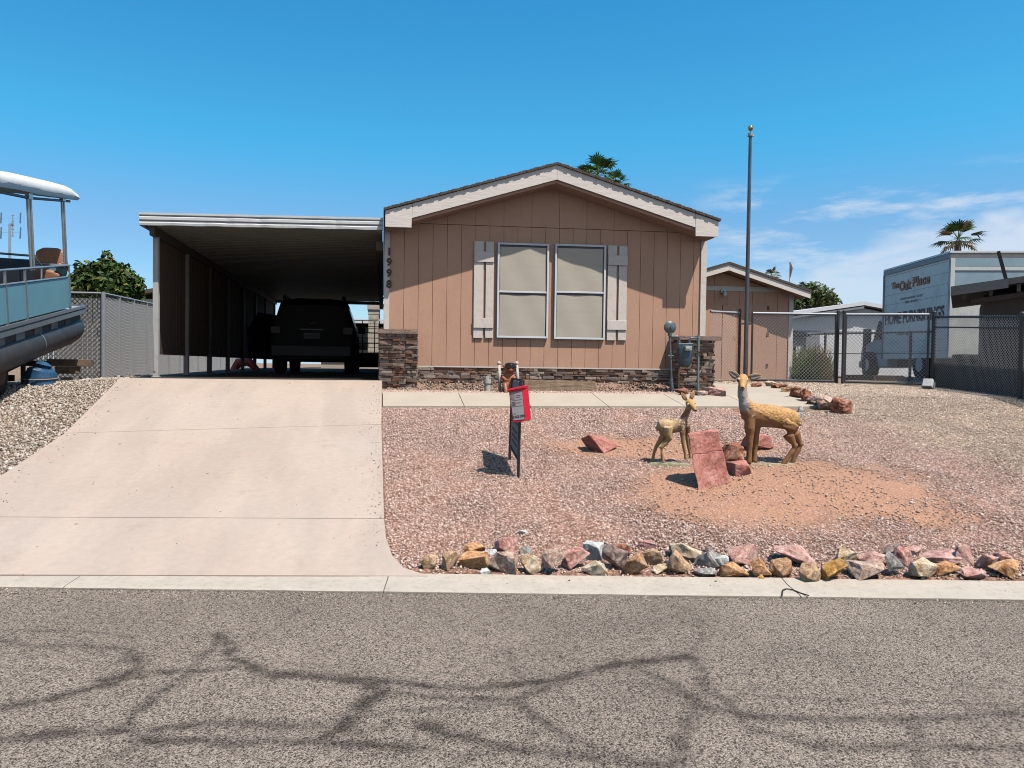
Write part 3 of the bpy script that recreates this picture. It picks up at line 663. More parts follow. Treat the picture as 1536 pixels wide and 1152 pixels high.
# windows with solar screens
SCREEN = mat('solar_screen', (.55, .485, .40), .85, var=.035, scale=2.5, bump=.25, bscale=60, stretch=(1., 1, 6), spec=.2, bdist=.003)
def window(px0, px1, pyt, pyb, pym):
    a = PYp(px0, pyb, WY-.06); b = PYp(px1, pyt, WY-.06); zm = PYp((px0+px1)/2, pym, WY-.06).z
    f = .034; y0, y1 = WY-.062, WY-.002; m_ = MB()
    m_.bx(a.x, a.x+f, y0, y1, a.z, b.z); m_.bx(b.x-f, b.x, y0, y1, a.z, b.z); m_.bx(a.x+f, b.x-f, y0, y1, a.z, a.z+f); m_.bx(a.x+f, b.x-f, y0, y1, b.z-f, b.z)
    m_.bx(a.x+f, b.x-f, y0+.006, y1, zm-.016, zm+.016)
    w = m_.build('window', ALU, house, bevel=.003)
    for z0, z1 in ((a.z+f, zm-.016), (zm+.016, b.z-f)):
        s_ = MB(); ins = .012
        n = 10; m2 = 8; V = []; 
        for j in range(m2+1):
            for i in range(n+1):
                xx = mix(a.x+f+ins, b.x-f-ins, i/n); zz_ = mix(z0+.002, z1-.035, j/m2)
                V.append((xx, y0+.026+.004*math.sin(i*.9+j*.5+z0*3), zz_))
        s_.add(V, [(j*(n+1)+i, j*(n+1)+i+1, (j+1)*(n+1)+i+1, (j+1)*(n+1)+i) for j in range(m2) for i in range(n)])
        s_.build('screen', SCREEN, w, smooth=True)
        k_ = MB(); k_.bx(a.x+f, b.x-f, y0+.034, y0+.038, z0, z1); k_.build('pane', mat('dark_glass', (.01, .012, .014), .1), w)
window(745, 824, 366, 506.5, 438); window(831, 909.5, 368, 508.5, 438.5)
def shutter(px0, px1, pyt, pyb, pgap0, pgap1, b1, b2, b3, b4):
    Yf = WY-.05; a = PYp(px0, pyb, Yf); b = PYp(px1, pyt, Yf); g0 = PYp(pgap0, 440, Yf).x; g1 = PYp(pgap1, 440, Yf).x
    m_ = MB(); z_ = lambda p_: PYp((px0+px1)/2, p_, Yf).z
    m_.bx(a.x, g0, Yf+.018, WY-.002, a.z, b.z); m_.bx(g1, b.x, Yf+.018, WY-.002, a.z+.004, b.z-.003)
    s_ = m_.build('shutter', TRIM, house, bevel=.004)
    for t, u in ((b1, b2), (b3, b4)):
        c_ = MB(); c_.bx(a.x, b.x, Yf-.002, Yf+.017, z_(u), z_(t)); c_.build('batten', TRIM, s_, bevel=.004)
shutter(710, 741.5, 362, 507, 725, 728.6, 377, 393, 477, 492); shutter(910.5, 942, 368.5, 510.5, 925, 928.4, 383, 398, 480.5, 495)
# gas-heater drip mark wire on left shutter
# house numbers
NUM = mat('black_number', (.02, .02, .022), .4)
for s, py in (('1', 378), ('9', 393.5), ('9', 410), ('8', 426.5)):
    p = PYp(584-.012*(py-378), py, WY-.03)
    text_obj('house_number', s, frame((p.x, WY-.033, p.z), (1, 0, 0), (0, 0, 1)), .175, NUM, house, extrude=.004, offset=.008)
# stone veneer
STONE = mat('ledge_stone', (1, 1, 1), .9, var=.22, scale=14, bump=.9, bscale=60, attr='Col', spec=.2, bdist=.008)
def ledge(mb, o, u, w, h, nrm, seed, dep=.085):
    r = random.Random(seed); z = 0; o = Vector(o); u = Vector(u); nrm = Vector(nrm)
    pal = [(.38, .26, .20), (.24, .15, .11), (.52, .40, .32), (.30, .21, .165), (.15, .11, .09), (.38, .31, .27), (.60, .47, .38), (.34, .19, .13)]
    while z < h-.008:
        rh = min(r.uniform(.022, .06), h-z); x = -r.uniform(0, .1)
        while x < w:
            L_ = r.uniform(.07, .27); x0, x1 = max(0, x), min(w, x+L_)
            if x1-x0 > .012:
                d0, d1 = r.uniform(.05, 1)*dep, r.uniform(.05, 1)*dep; t = r.uniform(-.004, .004); c = r.choice(pal); k = r.uniform(.8, 1.2)
                mb.col = tuple(v*k for v in c)
                p = lambda a_, zz, d_: o+u*a_+Vector((0, 0, zz))+nrm*d_
                z0, z1 = z+.003, z+rh-.002+t
                mb.hexa([p(x0+.002, z0+.003, d0*.85), p(x1-.002, z0-t*.4, d1*.85), p(x1-.002, z0, -.02), p(x0+.002, z0, -.02), p(x0+.002, z1, d0), p(x1-.002, z1+t*.5, d1), p(x1-.002, z1, -.02), p(x0+.002, z1, -.02)])
            x += L_
        z += rh
    mb.col = (1, 1, 1)
MORT = mat('mortar', (.07, .055, .05), .95)
zg = g(.3, 13.2)-.12
def pillar(px0, px1, pyt, capx0, capx1, capt, seed, Yf, xr=None):
    a = PYp(px0, 560, Yf); b = PYp(px1, 560, Yf); zt = PYp((px0+px1)/2, pyt, Yf).z; z0 = zg
    x0, x1 = a.x, b.x; m_ = MB(); m_.bx(x0+.01, x1-.01, Yf+.03, WY-.032, z0, zt)
    pp = m_.build('pillar_core', MORT, house)
    m_ = MB(); ledge(m_, (x0, Yf+.03, z0), (1, 0, 0), x1-x0, zt-z0, (0, -1, 0), seed); ledge(m_, (x0+.01, Yf+.3, z0), (0, -1, 0), .27, zt-z0, (-1, 0, 0), seed+1, .03); ledge(m_, (x1-.01, Yf+.03, z0), (0, 1, 0), WY-Yf-.06, zt-z0, (1, 0, 0), seed+2, .03)
    m_.build('stone_pillar', STONE, house, bevel=.004)
    c0 = PYp(capx0, capt, Yf-.07); c1 = PYp(capx1, capt, Yf-.07); m_ = MB(); n = 14
    for i in range(n):
        xa, xb = mix(c0.x, c1.x, i/n), mix(c0.x, c1.x, (i+1)/n); j0 = .004*math.sin(i*1.1+seed); j1 = .004*math.sin((i+1)*1.1+seed)
        m_.hexa([(xa, Yf-.05+j0, zt+.0), (xb, Yf-.05+j1, zt+.0), (xb, WY-.032, zt), (xa, WY-.032, zt), (xa, Yf-.065+j0, zt+.075), (xb, Yf-.065+j1, zt+.075), (xb, WY-.032, zt+.075), (xa, WY-.032, zt+.075)])
    m_.build('pillar_cap', mat('cap_stone', (.52, .36, .28), .9, var=.15, scale=10, bump=.9, bscale=40), house)
pillar(568.5, 626, 500.5, 566, 627, 494, 5, 13.06); pillar(1018, 1071, 510.5, 1017, 1084, 504, 15, 13.06)
x0 = PYp(626, 560, WY-.1).x; x1 = PYp(1018, 560, WY-.1).x
mb = MB(); ledge(mb, (x0, WY-.05, zs-.26), (1, 0, 0), x1-x0, .26, (0, -1, 0), 33, .05); mb.build('stone_skirting', STONE, house, bevel=.004)
mb = MB(); mb.bx(x0, x1, WY-.05, WY+.01, zs-.7, zs-.02); mb.build('skirting_core', MORT, house)
mb = MB(); mb.bx(x0, x1, WY-.085, WY-.008, zs+.0, zs+.022); mb.build('drip_edge', TRIM, house)
# rubble / soil bank at the foot of the skirting
mb = MB(); r = random.Random(4)
n = 60; V = []
for i in range(n+1):
    x = mix(.05, 5.95, i/n); h = .12+.05*noise.noise(Vector((x*1.4, 0, 3)))
    for j, (yy, k) in enumerate(((13.385, 1), (13.3, .95), (13.16, .55), (13.02, .12), (12.9, -.2))):
        V.append((x, yy, g(x, yy)-.005+h*k+.035*noise.noise(Vector((x*5, yy*6, 0)))+.02*noise.noise(Vector((x*14, yy*14, 0)))))
mb.add(V, [(i*5+j, (i+1)*5+j, (i+1)*5+j+1, i*5+j+1) for i in range(n) for j in range(4)])
tag(mb.build('soil_bank', mat('bank_soil', (.30, .19, .135), .95, var=.3, scale=14, bump=1, bscale=40), smooth=True), kind='structure')
rr = np.random.default_rng(9); n = 2600; X = rr.uniform(.05, 5.95, n); Y = 12.84+.5*rr.random(n)**1.5
pebbles('rubble', X, Y, .036, [(.36, .26, .20), (.46, .37, .31), (.22, .14, .10), (.38, .22, .16), (.16, .12, .10)], 'loose rubble and soil heaped along the stone skirting', seed=9, zoff=0)
ob = bpy.data.objects['rubble']
V = np.zeros(len(ob.data.vertices)*3, np.float32); ob.data.vertices.foreach_get('co', V); V = V.reshape(-1, 3); V[:, 2] += np.interp(V[:, 1], [12.86, 12.95, 13.02, 13.16, 13.3, 13.4], [0, 0, .015, .065, .12, .13]); ob.data.vertices.foreach_set('co', V.ravel())

# ================================================================== CARPORT
cp = thing('carport', (-2, 13, 1.32), 'white aluminium carport attached to the left side of the tan house', 'carport')
PAN = mat('roof_pan', (.80, .69, .52), .5, var=.06, scale=3)
CX0 = PYp(208.5, 320, 13.05).x; ZL, ZR = 3.875, 3.925; CB = 27.9
def cz(x): return mix(ZL, ZR, (x-CX0)/(0-CX0))
mb = MB(); y = 13.1; k = 0
while y < CB:      # ribbed pans running across, seen from below
    d = 0 if k % 2 == 0 else .055
    w = .13 if k % 2 == 0 else .075
    mb.hexa([(CX0+.05, y, cz(CX0)+d), (-.03, y, cz(0)+d), (-.03, y+w, cz(0)+d), (CX0+.05, y+w, cz(CX0)+d), (CX0+.05, y, cz(CX0)+.06), (-.03, y, cz(0)+.06), (-.03, y+w, cz(0)+.06), (CX0+.05, y+w, cz(CX0)+.06)])
    y += w; k += 1
mb.build('roof_panel', PAN, cp)
mb = MB(); mb.hexa([(CX0+.05, 13.1, cz(CX0)+.062), (-.03, 13.1, cz(0)+.062), (-.03, CB, cz(0)+.062), (CX0+.05, CB, cz(CX0)+.062), (CX0+.05, 13.1, cz(CX0)+.1), (-.03, 13.1, cz(0)+.1), (-.03, CB, cz(0)+.1), (CX0+.05, CB, cz(CX0)+.1)]); mb.build('roof_skin', WHITE, cp)
# front fascia gutter: stepped, dented aluminium extrusion
prof = [(.0, -.02), (-.045, -.02), (-.05, .02), (-.03, .05), (-.052, .07), (-.052, .11), (-.03, .13), (-.05, .15), (-.05, .185), (0, .19)]
V = []; n = 90
for i in range(n+1):
    x = mix(CX0, -.02, i/n)
    dent = .016*math.exp(-((x-(-2.6))/.10)**2)+.018*math.exp(-((x+2.05)/.08)**2)+.008*math.exp(-((x+.8)/.05)**2)+.002*math.sin(x*5)
    for j, (yy, zz_) in enumerate(prof):
        V.append((x, 13.1+yy+(dent if 1 <= j <= 5 else dent*.4)*(1 if yy < 0 else 0), cz(x)+zz_+(.004*math.sin(x*9+j) if j in (1, 2) else 0)))
k = len(prof); mb = MB(); mb.add(V, [(i*k+j, (i+1)*k+j, (i+1)*k+(j+1) % k, i*k+(j+1) % k) for i in range(n) for j in range(k)]+[tuple(range(k)), tuple(n*k+j for j in range(k))])
mb.build('fascia', WHITE, cp)
mb = MB(); mb.bx(CX0-.01, CX0+.045, 13.1, CB, cz(CX0)-.02, cz(CX0)+.19); mb.build('side_fascia', WHITE, cp)
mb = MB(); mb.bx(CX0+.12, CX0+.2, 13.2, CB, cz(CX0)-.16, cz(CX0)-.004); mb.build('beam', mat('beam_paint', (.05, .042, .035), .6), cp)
PXX = CX0+.16
POST = mat('post_paint', (.55, .53, .50), .5, var=.06, scale=9, dirt=((.35, .3, .26), 8, .5))
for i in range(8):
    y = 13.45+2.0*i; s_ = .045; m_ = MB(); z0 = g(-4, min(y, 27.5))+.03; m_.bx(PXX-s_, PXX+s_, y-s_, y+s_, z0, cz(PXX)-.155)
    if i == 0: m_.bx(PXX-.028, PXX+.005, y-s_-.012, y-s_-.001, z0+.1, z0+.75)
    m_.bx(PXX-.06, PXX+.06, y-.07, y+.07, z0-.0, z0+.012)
    m_.build('post', POST if i == 0 else mat('shaded_post', (.30, .26, .22) if i == 1 else (.3,)*3, .6) if i == 1 else mat('deep_shade_post', (.05, .04, .035), .6), cp, bevel=.004)  # posts behind the first use darker copies, shade put into their colour
ENC = mat('enclosure_panel', (.075, .05, .037), .8, var=.04, scale=3)  # panel colour darkened to carry the carport's interior shade
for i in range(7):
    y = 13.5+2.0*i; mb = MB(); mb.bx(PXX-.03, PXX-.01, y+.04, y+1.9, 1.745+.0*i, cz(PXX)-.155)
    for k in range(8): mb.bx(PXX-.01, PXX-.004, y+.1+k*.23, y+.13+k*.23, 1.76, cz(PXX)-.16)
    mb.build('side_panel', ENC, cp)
mb = MB(); mb.bx(CX0+.05, -.03, CB-.06, CB, cz(-2)-.12, cz(-2)+.0); mb.build('rear_beam', PAN, cp)
mb = MB(); mb.bx(-.14, -.015, 13.5, CB, 3.62, 3.78); mb.build('ledger', mat('beam_paint', (.42,.37,.31)), cp)

# ================================================================== SUV under the carport
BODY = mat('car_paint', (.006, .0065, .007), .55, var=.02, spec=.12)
GL = mat('car_glass', (.006, .008, .009), .12, spec=.35); TYRE = mat('tyre_rubber', (.012, .012, .012), .9); DK = mat('black_plastic', (.012, .012, .012), .6)
c0 = PYp(402, 500, 17.3); c1 = PYp(533, 500, 17.3); cw = c1.x-c0.x; cx = (c0.x+c1.x)/2; gz0 = g(cx, 17.3)+.03
car = thing('parked_suv', (cx, 17.3, gz0), 'dark SUV parked nose-in under the carport with its left door ajar', 'car')
def carsec(y, hw, zb, zbelt, zt, htop):
    # right half cross-section, mirrored
    h = [(hw*.86, zb), (hw*.98, zb+.12), (hw, zb+.35), (hw*.985, zbelt-.05), (hw*.95, zbelt), (htop*1.03, zt-.12), (htop*.93, zt-.03), (htop*.5, zt)]
    return [Vector((x_, y, z_)) for x_, z_ in h]+[Vector((-x_, y, z_)) for x_, z_ in reversed(h)]
hw = cw/2*.985
secs = [(0, hw*.93, .34, 1.0, 1.05, hw*.80), (.04, hw*.97, .32, 1.05, 1.55, hw*.74), (.35, hw, .30, 1.08, 1.72, hw*.76), (1.2, hw, .28, 1.06, 1.76, hw*.78), (2.2, hw, .28, 1.04, 1.75, hw*.77), (2.9, hw, .28, 1.03, 1.60, hw*.74), (3.5, hw, .28, 1.02, 1.12, hw*.8), (4.3, hw*.96, .30, .92, 1.02, hw*.8), (4.75, hw*.84, .36, .78, .82, hw*.7)]
V = []; 
for s_ in secs: V += [Vector((cx, 17.3, gz0))+v for v in carsec(*s_)]
k = 16; mb = MB(); mb.add(V, [(i*k+j, (i+1)*k+j, (i+1)*k+(j+1) % k, i*k+(j+1) % k) for i in range(len(secs)-1) for j in range(k)]+[tuple(range(k)), tuple((len(secs)-1)*k+j for j in range(k))])
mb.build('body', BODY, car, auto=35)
def cpnt(x_, y_, z_): return Vector((cx+x_, 17.3+y_, gz0+z_))
mb = MB(); mb.add([cpnt(-hw*.68, .02, 1.12), cpnt(hw*.68, .02, 1.12), cpnt(hw*.62, .065, 1.52), cpnt(-hw*.62, .065, 1.52), cpnt(-hw*.68, .05, 1.12), cpnt(hw*.68, .05, 1.12), cpnt(hw*.62, .1, 1.52), cpnt(-hw*.62, .1, 1.52)], [(0, 1, 2, 3), (0, 4, 5, 1), (3, 2, 6, 7), (0, 3, 7, 4), (1, 5, 6, 2)]); mb.build('rear_window', GL, car)
for s_ in (-1, 1):
    mb = MB(); mb.box(cpnt(s_*hw*.84, -.005, .98), (.22, .06, .17)); mb.build('tail_light', mat('tail_red_shade_dark', (.018, .002, .002), .3, spec=.2), car, bevel=.01)
    mb = MB(); mb.bar(cpnt(s_*hw*.70, .4, 1.78), cpnt(s_*hw*.70, 2.5, 1.79), .04, .05); mb.bar(cpnt(s_*hw*.70, .4, 1.72), cpnt(s_*hw*.70, .45, 1.79), .06, .06); mb.build('roof_rail', DK, car)
    for yy in (.95, 3.9):
        mb = MB(); c = cpnt(s_*(hw-.14), yy, .34); mb.loft([c+Vector((-.12, 0, 0)), c+Vector((-.10, 0, 0)), c+Vector((.10, 0, 0)), c+Vector((.12, 0, 0))], [.31, .345, .345, .31], 24); w = mb.build('wheel', TYRE, car, auto=40)
        mb = MB(); mb.loft([c+Vector((s_*.10, 0, 0)), c+Vector((s_*.135, 0, 0))], [.22, .20], 16); mb.build('rim', mat('rim_alloy', (.25, .25, .26), .4, metal=.8), w)
    mb = MB(); mb.bx(cx+s_*hw*.99, cx+s_*(hw+.17), 19.9, 20.0, gz0+1.02, gz0+1.2); mb.build('side_mirror', BODY, car, bevel=.02)
    mb = MB(); mb.add([cpnt(s_*hw*.985, .5, 1.1), cpnt(s_*hw*.985, 2.95, 1.08), cpnt(s_*hw*.82, 2.6, 1.55), cpnt(s_*hw*.80, .6, 1.62)], [(0, 1, 2, 3)]); mb.build('side_window', GL, car)
mb = MB(); mb.box(cpnt(0, -.04, .52), (cw*.92, .14, .26)); mb.build('bumper', DK, car, bevel=.03)
mb = MB(); mb.box(cpnt(0, -.012, .86), (.36, .02, .14)); pl = mb.build('licence_plate', mat('plate_shade_dark', (.03, .03, .03), .6), car)  # plate, trim strip and tail lights coloured dark to hold the deep shade
mb = MB(); mb.box(cpnt(0, -.02, 1.0), (.5, .03, .03)); mb.build('trim_strip', mat('chrome_shade_dark', (.03, .03, .03), .3, metal=1), car)
mb = MB(); mb.bar(cpnt(-.05, .01, 1.13), cpnt(.25, .03, 1.2), .02, .02); mb.build('rear_wiper', DK, car)
# opened front-left door
dv = Vector((-.80, -.60, 0)); h0 = cpnt(-hw, 2.75, 0); mb = MB()
A = [h0+Vector((0, 0, .35)), h0+dv*1.0+Vector((0, 0, .35)), h0+dv*1.05+Vector((0, 0, 1.05)), h0+dv*.75+Vector((0, 0, 1.5)), h0+dv*.15+Vector((0, 0, 1.45)), h0+Vector((0, 0, 1.05))]
mb.prism(A, (.05, -.05, 0)); dd = mb.build('door', BODY, car)
mb = MB(); mb.prism([A[5]+dv*.06+Vector((-.004, .004, .02)), A[2]-dv*.06+Vector((-.004, .004, .02)), A[3]-dv*.03+Vector((-.004, .004, -.05)), A[4]+dv*.03+Vector((-.004, .004, -.05))], (.06, -.06, 0)); mb.build('door_window', GL, dd)

# ================================================================== SHED behind the right gate
SHY = 16.3
sh = thing('shed', (7.6, 17.5, 1.37), 'small tan storage shed with cream trim behind the chain link gate', 'shed')
sr = PYp(1187, 560, SHY).x; slx = 6.15; szb = PYp(1183, 572, SHY).z; pks = PYp(1094, 394.5, SHY-.35); er_ = PYp(1216, 437, SHY-.35)
def sr_top(x): return pks.z-(abs(x-pks.x))*(pks.z-er_.z)/(er_.x-pks.x)
mb = MB(); x = slx; zh = PYp(1130, 434, SHY).z
while x < sr-.11:
    x1 = min(x+.30, sr-.1); mb.bx(x+.004, x1-.004, SHY, SHY+.02, szb, zh-.05); x = x1
x = slx
while x < sr-.05:
    x1 = min(x+.60, sr); a_, b_ = x+.003, x1-.003; c0_, c1_ = max(zh+.06, sr_top(a_)-.17), max(zh+.06, sr_top(b_)-.17)
    if a_ < pks.x < b_:
        mb.prism([(a_, SHY, zh+.05), (b_, SHY, zh+.05), (b_, SHY, c1_), (pks.x, SHY, pks.z-.17), (a_, SHY, c0_)], (0, .02, 0))
    else: mb.hexa([(a_, SHY, zh+.05), (b_, SHY, zh+.05), (b_, SHY+.02, zh+.05), (a_, SHY+.02, zh+.05), (a_, SHY, c0_), (b_, SHY, c1_), (b_, SHY+.02, c1_), (a_, SHY+.02, c0_)])
    x = x1
mb.build('siding', SID, sh)
mb = MB(); mb.prism([(slx, SHY+.012, szb), (sr, SHY+.012, szb), (sr, SHY+.012, sr_top(sr)-.1), (pks.x, SHY+.012, pks.z-.1), (slx, SHY+.012, sr_top(slx)-.1)], (0, 2.6, 0)); mb.build('wall', SIDB, sh)
mb = MB(); mb.bx(slx, sr-.101, SHY-.02, SHY+.01, zh-.05, zh+.05); mb.build('band_board', TRIM, sh)
mb = MB(); mb.bx(sr-.1, sr+.005, SHY-.022, SHY+.08, szb, sr_top(sr)-.1); mb.build('corner_trim', TRIM, sh)
mb = MB(); mb.bx(sr+.001, sr+.02, SHY+.081, SHY+2.6, szb, sr_top(sr)-.1); mb.build('side_wall', SID, sh)
for s_ in (-1, 1):
    xe = er_.x if s_ > 0 else slx-.02; ze_ = sr_top(xe); Yf = SHY-.35
    mb = MB(); mb.prism([(pks.x+s_*.001, Yf, pks.z-.16), (xe, Yf, ze_-.16), (xe, Yf, ze_-.02), (pks.x+s_*.001, Yf, pks.z-.02)], (0, .03, 0)); mb.build('rake_board', TRIMR, sh)
    mb = MB(); mb.prism([(pks.x, Yf-.02, pks.z-.02), (xe+s_*.02, Yf-.02, ze_-.02), (xe+s_*.02, Yf-.02, ze_+.03), (pks.x, Yf-.02, pks.z+.03)], (0, 3.2, 0)); mb.build('roof', SHIN, sh)
    mb = MB(); mb.prism([(pks.x+s_*.01, Yf+.031, pks.z-.13), (xe, Yf+.031, ze_-.13), (xe, Yf+.031, ze_-.1), (pks.x+s_*.01, Yf+.031, pks.z-.1)], (0, 2.9, 0)); mb.build('soffit', SID, sh)
# double doors
dt = PYp(1120, 458, SHY-.03).z; dr = PYp(1151, 500, SHY-.03).x; dm_ = PYp(1083, 500, SHY-.03).x
dr2 = [(slx+.1, dm_-.005), (dm_+.005, dr)]
for a_, b_ in dr2:
    mb = MB(); w_ = (b_-a_)/max(1, round((b_-a_)/.42)); x = a_
    while x < b_-.05: mb.bx(x+.003, x+w_-.003, SHY-.03, SHY-.002, szb+.03, dt); x += w_
    d_ = mb.build('door', SID, sh)
    for zz_ in (.3, 1.0, 1.6):
        if b_ == dr: m_ = MB(); m_.bx(b_-.02, b_+.03, SHY-.04, SHY-.031, szb+zz_, szb+zz_+.09); m_.build('hinge', mat('rusty_steel', (.12, .07, .05), .8), d_)
p = PYp(1087, 438, SHY-.1); m_ = MB(); m_.cyl((p.x, SHY-.0, p.z+.02), (p.x, SHY-.05, p.z+.02), .06, 14); m_.cyl((p.x, SHY-.05, p.z+.02), (p.x, SHY-.1, p.z+.02), .02)
lt = m_.build('wall_light', ALU, sh, smooth=False); m_ = MB(); m_.ball((p.x, SHY-.11, p.z-.05), (.05, .05, .075)); m_.build('globe', mat('frosted_glass', (.7, .68, .62), .2), lt, smooth=True)
# concrete sill in front of the shed
mb = MB(); mb.bx(slx-.05, PYp(1300, 575, 15.4).x, 15.25, 15.5, 1.2, 1.36); tag(mb.build('concrete_sill', CONC), kind='structure')

# ================================================================== CHAIN LINK FENCES
GALV = mat('galvanised', (.42, .43, .44), .45, metal=.35, var=.08, scale=9)
BLKP = mat('dark_post_paint', (.045, .05, .055), .5, var=.15, scale=8)
WIRE = mat('chain_wire', (.42, .43, .44), .5, metal=.3)
WIRED = mat('dark_wire', (.05, .05, .055), .6)
def mesh_wires(mb, a, b, z0a, z1a, z0b, z1b, pitch=.075, r=.0032, one=False):
    """diagonal wires between two post feet a,b (xy) from z0 to z1, clipped"""
    a = Vector((a[0], a[1])); b = Vector((b[0], b[1])); L_ = (b-a).length; H = max(z1a-z0a, z1b-z0b)
    def P(s, h): t = s/L_; xy = a+(b-a)*t; return Vector((xy.x, xy.y, mix(z0a, z0b, t)+h*mix(z1a-z0a, z1b-z0b, t)/H))
    n = int((L_+H)/pitch)
    for i in range(n+1):
        s0 = i*pitch
        for sg in ((1,) if one else (1, -1)):
            if sg == 1: p0 = (s0-H, 0.); p1 = (s0, H)
            else: p0 = (s0, 0.); p1 = (s0-H, H)
            (xa, ha), (xb, hb) = p0, p1; t0, t1 = 0., 1.
            dx = xb-xa
            for lim, sgn in ((0, 1), (L_, -1)):
                # keep sgn*(x-lim)>=0
                fa = sgn*(xa-lim); fb = sgn*(xb-lim)
                if fa < 0 and fb < 0: t0 = 2; break
                if fa < 0: t0 = max(t0, fa/(fa-fb))
                elif fb < 0: t1 = min(t1, fa/(fa-fb))
            if t0 >= t1: continue
            q0 = P(mix(xa, xb, t0), mix(ha, hb, t0)); q1 = P(mix(xa, xb, t1), mix(ha, hb, t1))
            d = (q1-q0)
            if d.length < .02: continue
            mb.loft([q0, q1], r, 3, cap=False)
def postat(px, Zf): p = PZf(px, 565, Zf); return (p.x, p.y)
def top_z(px, py, Zf): return PZf(px, py, Zf).z
GA = [(1064, 15.2), (1108, 15.9), (1126, 15.9), (1252, 15.9), (1266, 15.8), (1392, 15.5), (1399, 15.5)]
fz = top_z(1120, 470, 15.9)
def pipe(mb, a, b, r=.022): mb.loft([a, b], r, 8)
def add_post(name, px, Zf, zt, m_, parent, r=.03, cap=True):
    x_, y_ = postat(px, Zf); z0 = g(x_, y_)-.02; mb = MB(); mb.cyl((x_, y_, z0), (x_, y_, zt), r, 10)
    if cap: mb.ball((x_, y_, zt+.005), (r*1.15, r*1.15, r*1.1), 10, 6)
    return mb.build(name, m_, parent, smooth=False, auto=40)
def panel(name, label, px0, px1, Z0, Z1, framem, wirem, zt, group=None, cat='fence', full=True, gap=.05, pitch=.075, posts=(), r=.022, wr=.0032, midrail=None):
    a = postat(px0, Z0); b = postat(px1, Z1); za, zb_ = g(*a)+gap, g(*b)+gap
    t = thing(name, (a[0], a[1], g(*a)), label, cat, group)
    mb = MB(); pipe(mb, (*a, zt), (*b, zt), r); 
    if full: pipe(mb, (*a, za), (*b, zb_), r); pipe(mb, (*a, za), (*a, zt), r); pipe(mb, (*b, zb_), (*b, zt), r)
    if midrail: pipe(mb, (*a, za+midrail), (*b, zb_+midrail), r*.6)
    mb.build('frame', framem, t, auto=40)
    mb = MB(); pipe(mb, (*a, zt+.004), (*b, zt+.004), r+.004); mb.build('top_rail', GALV, t, auto=40)
    mb = MB(); mesh_wires(mb, a, b, za, zt-.01, zb_, zt-.01, pitch, wr); mb.build('wire_mesh', wirem, t)
    for px, Zf in posts: add_post('post', px, Zf, zt+.06, BLKP, t)
    return t
panel('fence_panel', 'short chain link fence panel between the house corner and the flagpole', 1064, 1108, 15.6, 15.9, BLKP, WIRE, fz, posts=((1108, 15.9),), full=False)
panel('yard_gate', 'wide chain link gate in front of the tan shed, right of the flagpole', 1127, 1252, 15.9, 15.9, BLKP, WIRE, fz, cat='gate', posts=((1255, 15.95),))
panel('yard_gate', 'chain link gate in front of the box truck cab', 1267, 1391, 15.8, 15.5, BLKP, WIRE, fz-.01, cat='gate', posts=((1264, 15.8),))
# corner post and chain link boundary fence running toward the street
bf = thing('boundary_fence', (*postat(1399, 15.5), 1.2), 'chain link fence running along the right lot line, dark strips added low for the shade behind', 'fence')
pa = postat(1399, 15.5); pb = postat(1531, 13.1); pc = (pb[0]+(pb[0]-pa[0])*1.6, pb[1]+(pb[1]-pa[1])*1.6)
ft = top_z(1399, 473, 15.5); ftb = top_z(1531, 473, 13.1)
mb = MB(); mb.cyl((*pa, g(*pa)-.02), (*pa, ft+.05), .042, 12); mb.ball((*pa, ft+.055), (.047, .047, .04)); mb.build('post', BLKP, bf, auto=40)
mb = MB(); mb.cyl((*pb, g(*pb)-.15), (*pb, ftb+.02), .042, 12); mb.ball((*pb, ftb+.025), (.047, .047, .04)); mb.build('post', BLKP, bf, auto=40)
mb = MB(); mb.cyl((*pc, g(*pc)-.15), (*pc, ftb+.02), .042, 12); mb.build('post', BLKP, bf, auto=40)
mb = MB(); pipe(mb, (*pa, ft-.03), (*pb, ftb-.03)); pipe(mb, (*pb, ftb-.03), (*pc, ftb-.03)); pipe(mb, (*pa, ft-.24), (*pb, ftb-.22), .014); mb.build('top_rail', BLKP, bf)
mb = MB(); mesh_wires(mb, pa, pb, g(*pa)+.02, ft-.0, g(*pb)+.02, ftb, .062, .0036); mesh_wires(mb, pb, pc, g(*pb)+.02, ftb, g(*pc)+.02, ftb, .062, .0036); mb.build('wire_mesh', mat('dull_wire', (.50, .51, .51), .5, metal=.2), bf)
mb = MB(); va = Vector(pa); vb = Vector(pb); vc = Vector(pc); dd_ = (vb-va); L_ = dd_.length; dd_.normalize(); nn = Vector((-dd_.y, dd_.x))
SLD = mat('shade_slat', (.055, .06, .062), .7, var=.3, scale=9)  # dark strips added to stand for the shade behind the lower fence
tt = 0.03
while tt < L_*2.5:
    p0 = va+dd_*tt+nn*.012; p1 = va+dd_*(tt+.052)+nn*.012
    k = min(tt/L_, 1.); zg0 = g(p0.x, p0.y)+.0; zt = zg0+.52
    mb.hexa([(p0.x, p0.y, zg0), (p1.x, p1.y, zg0), (p1.x+nn.x*.006, p1.y+nn.y*.006, zg0), (p0.x+nn.x*.006, p0.y+nn.y*.006, zg0), (p0.x, p0.y, zt), (p1.x, p1.y, zt), (p1.x+nn.x*.006, p1.y+nn.y*.006, zt), (p0.x+nn.x*.006, p0.y+nn.y*.006, zt)]); tt += .058
mb.build('slat_panel', SLD, bf)  # painted shade, not slats woven into this fence
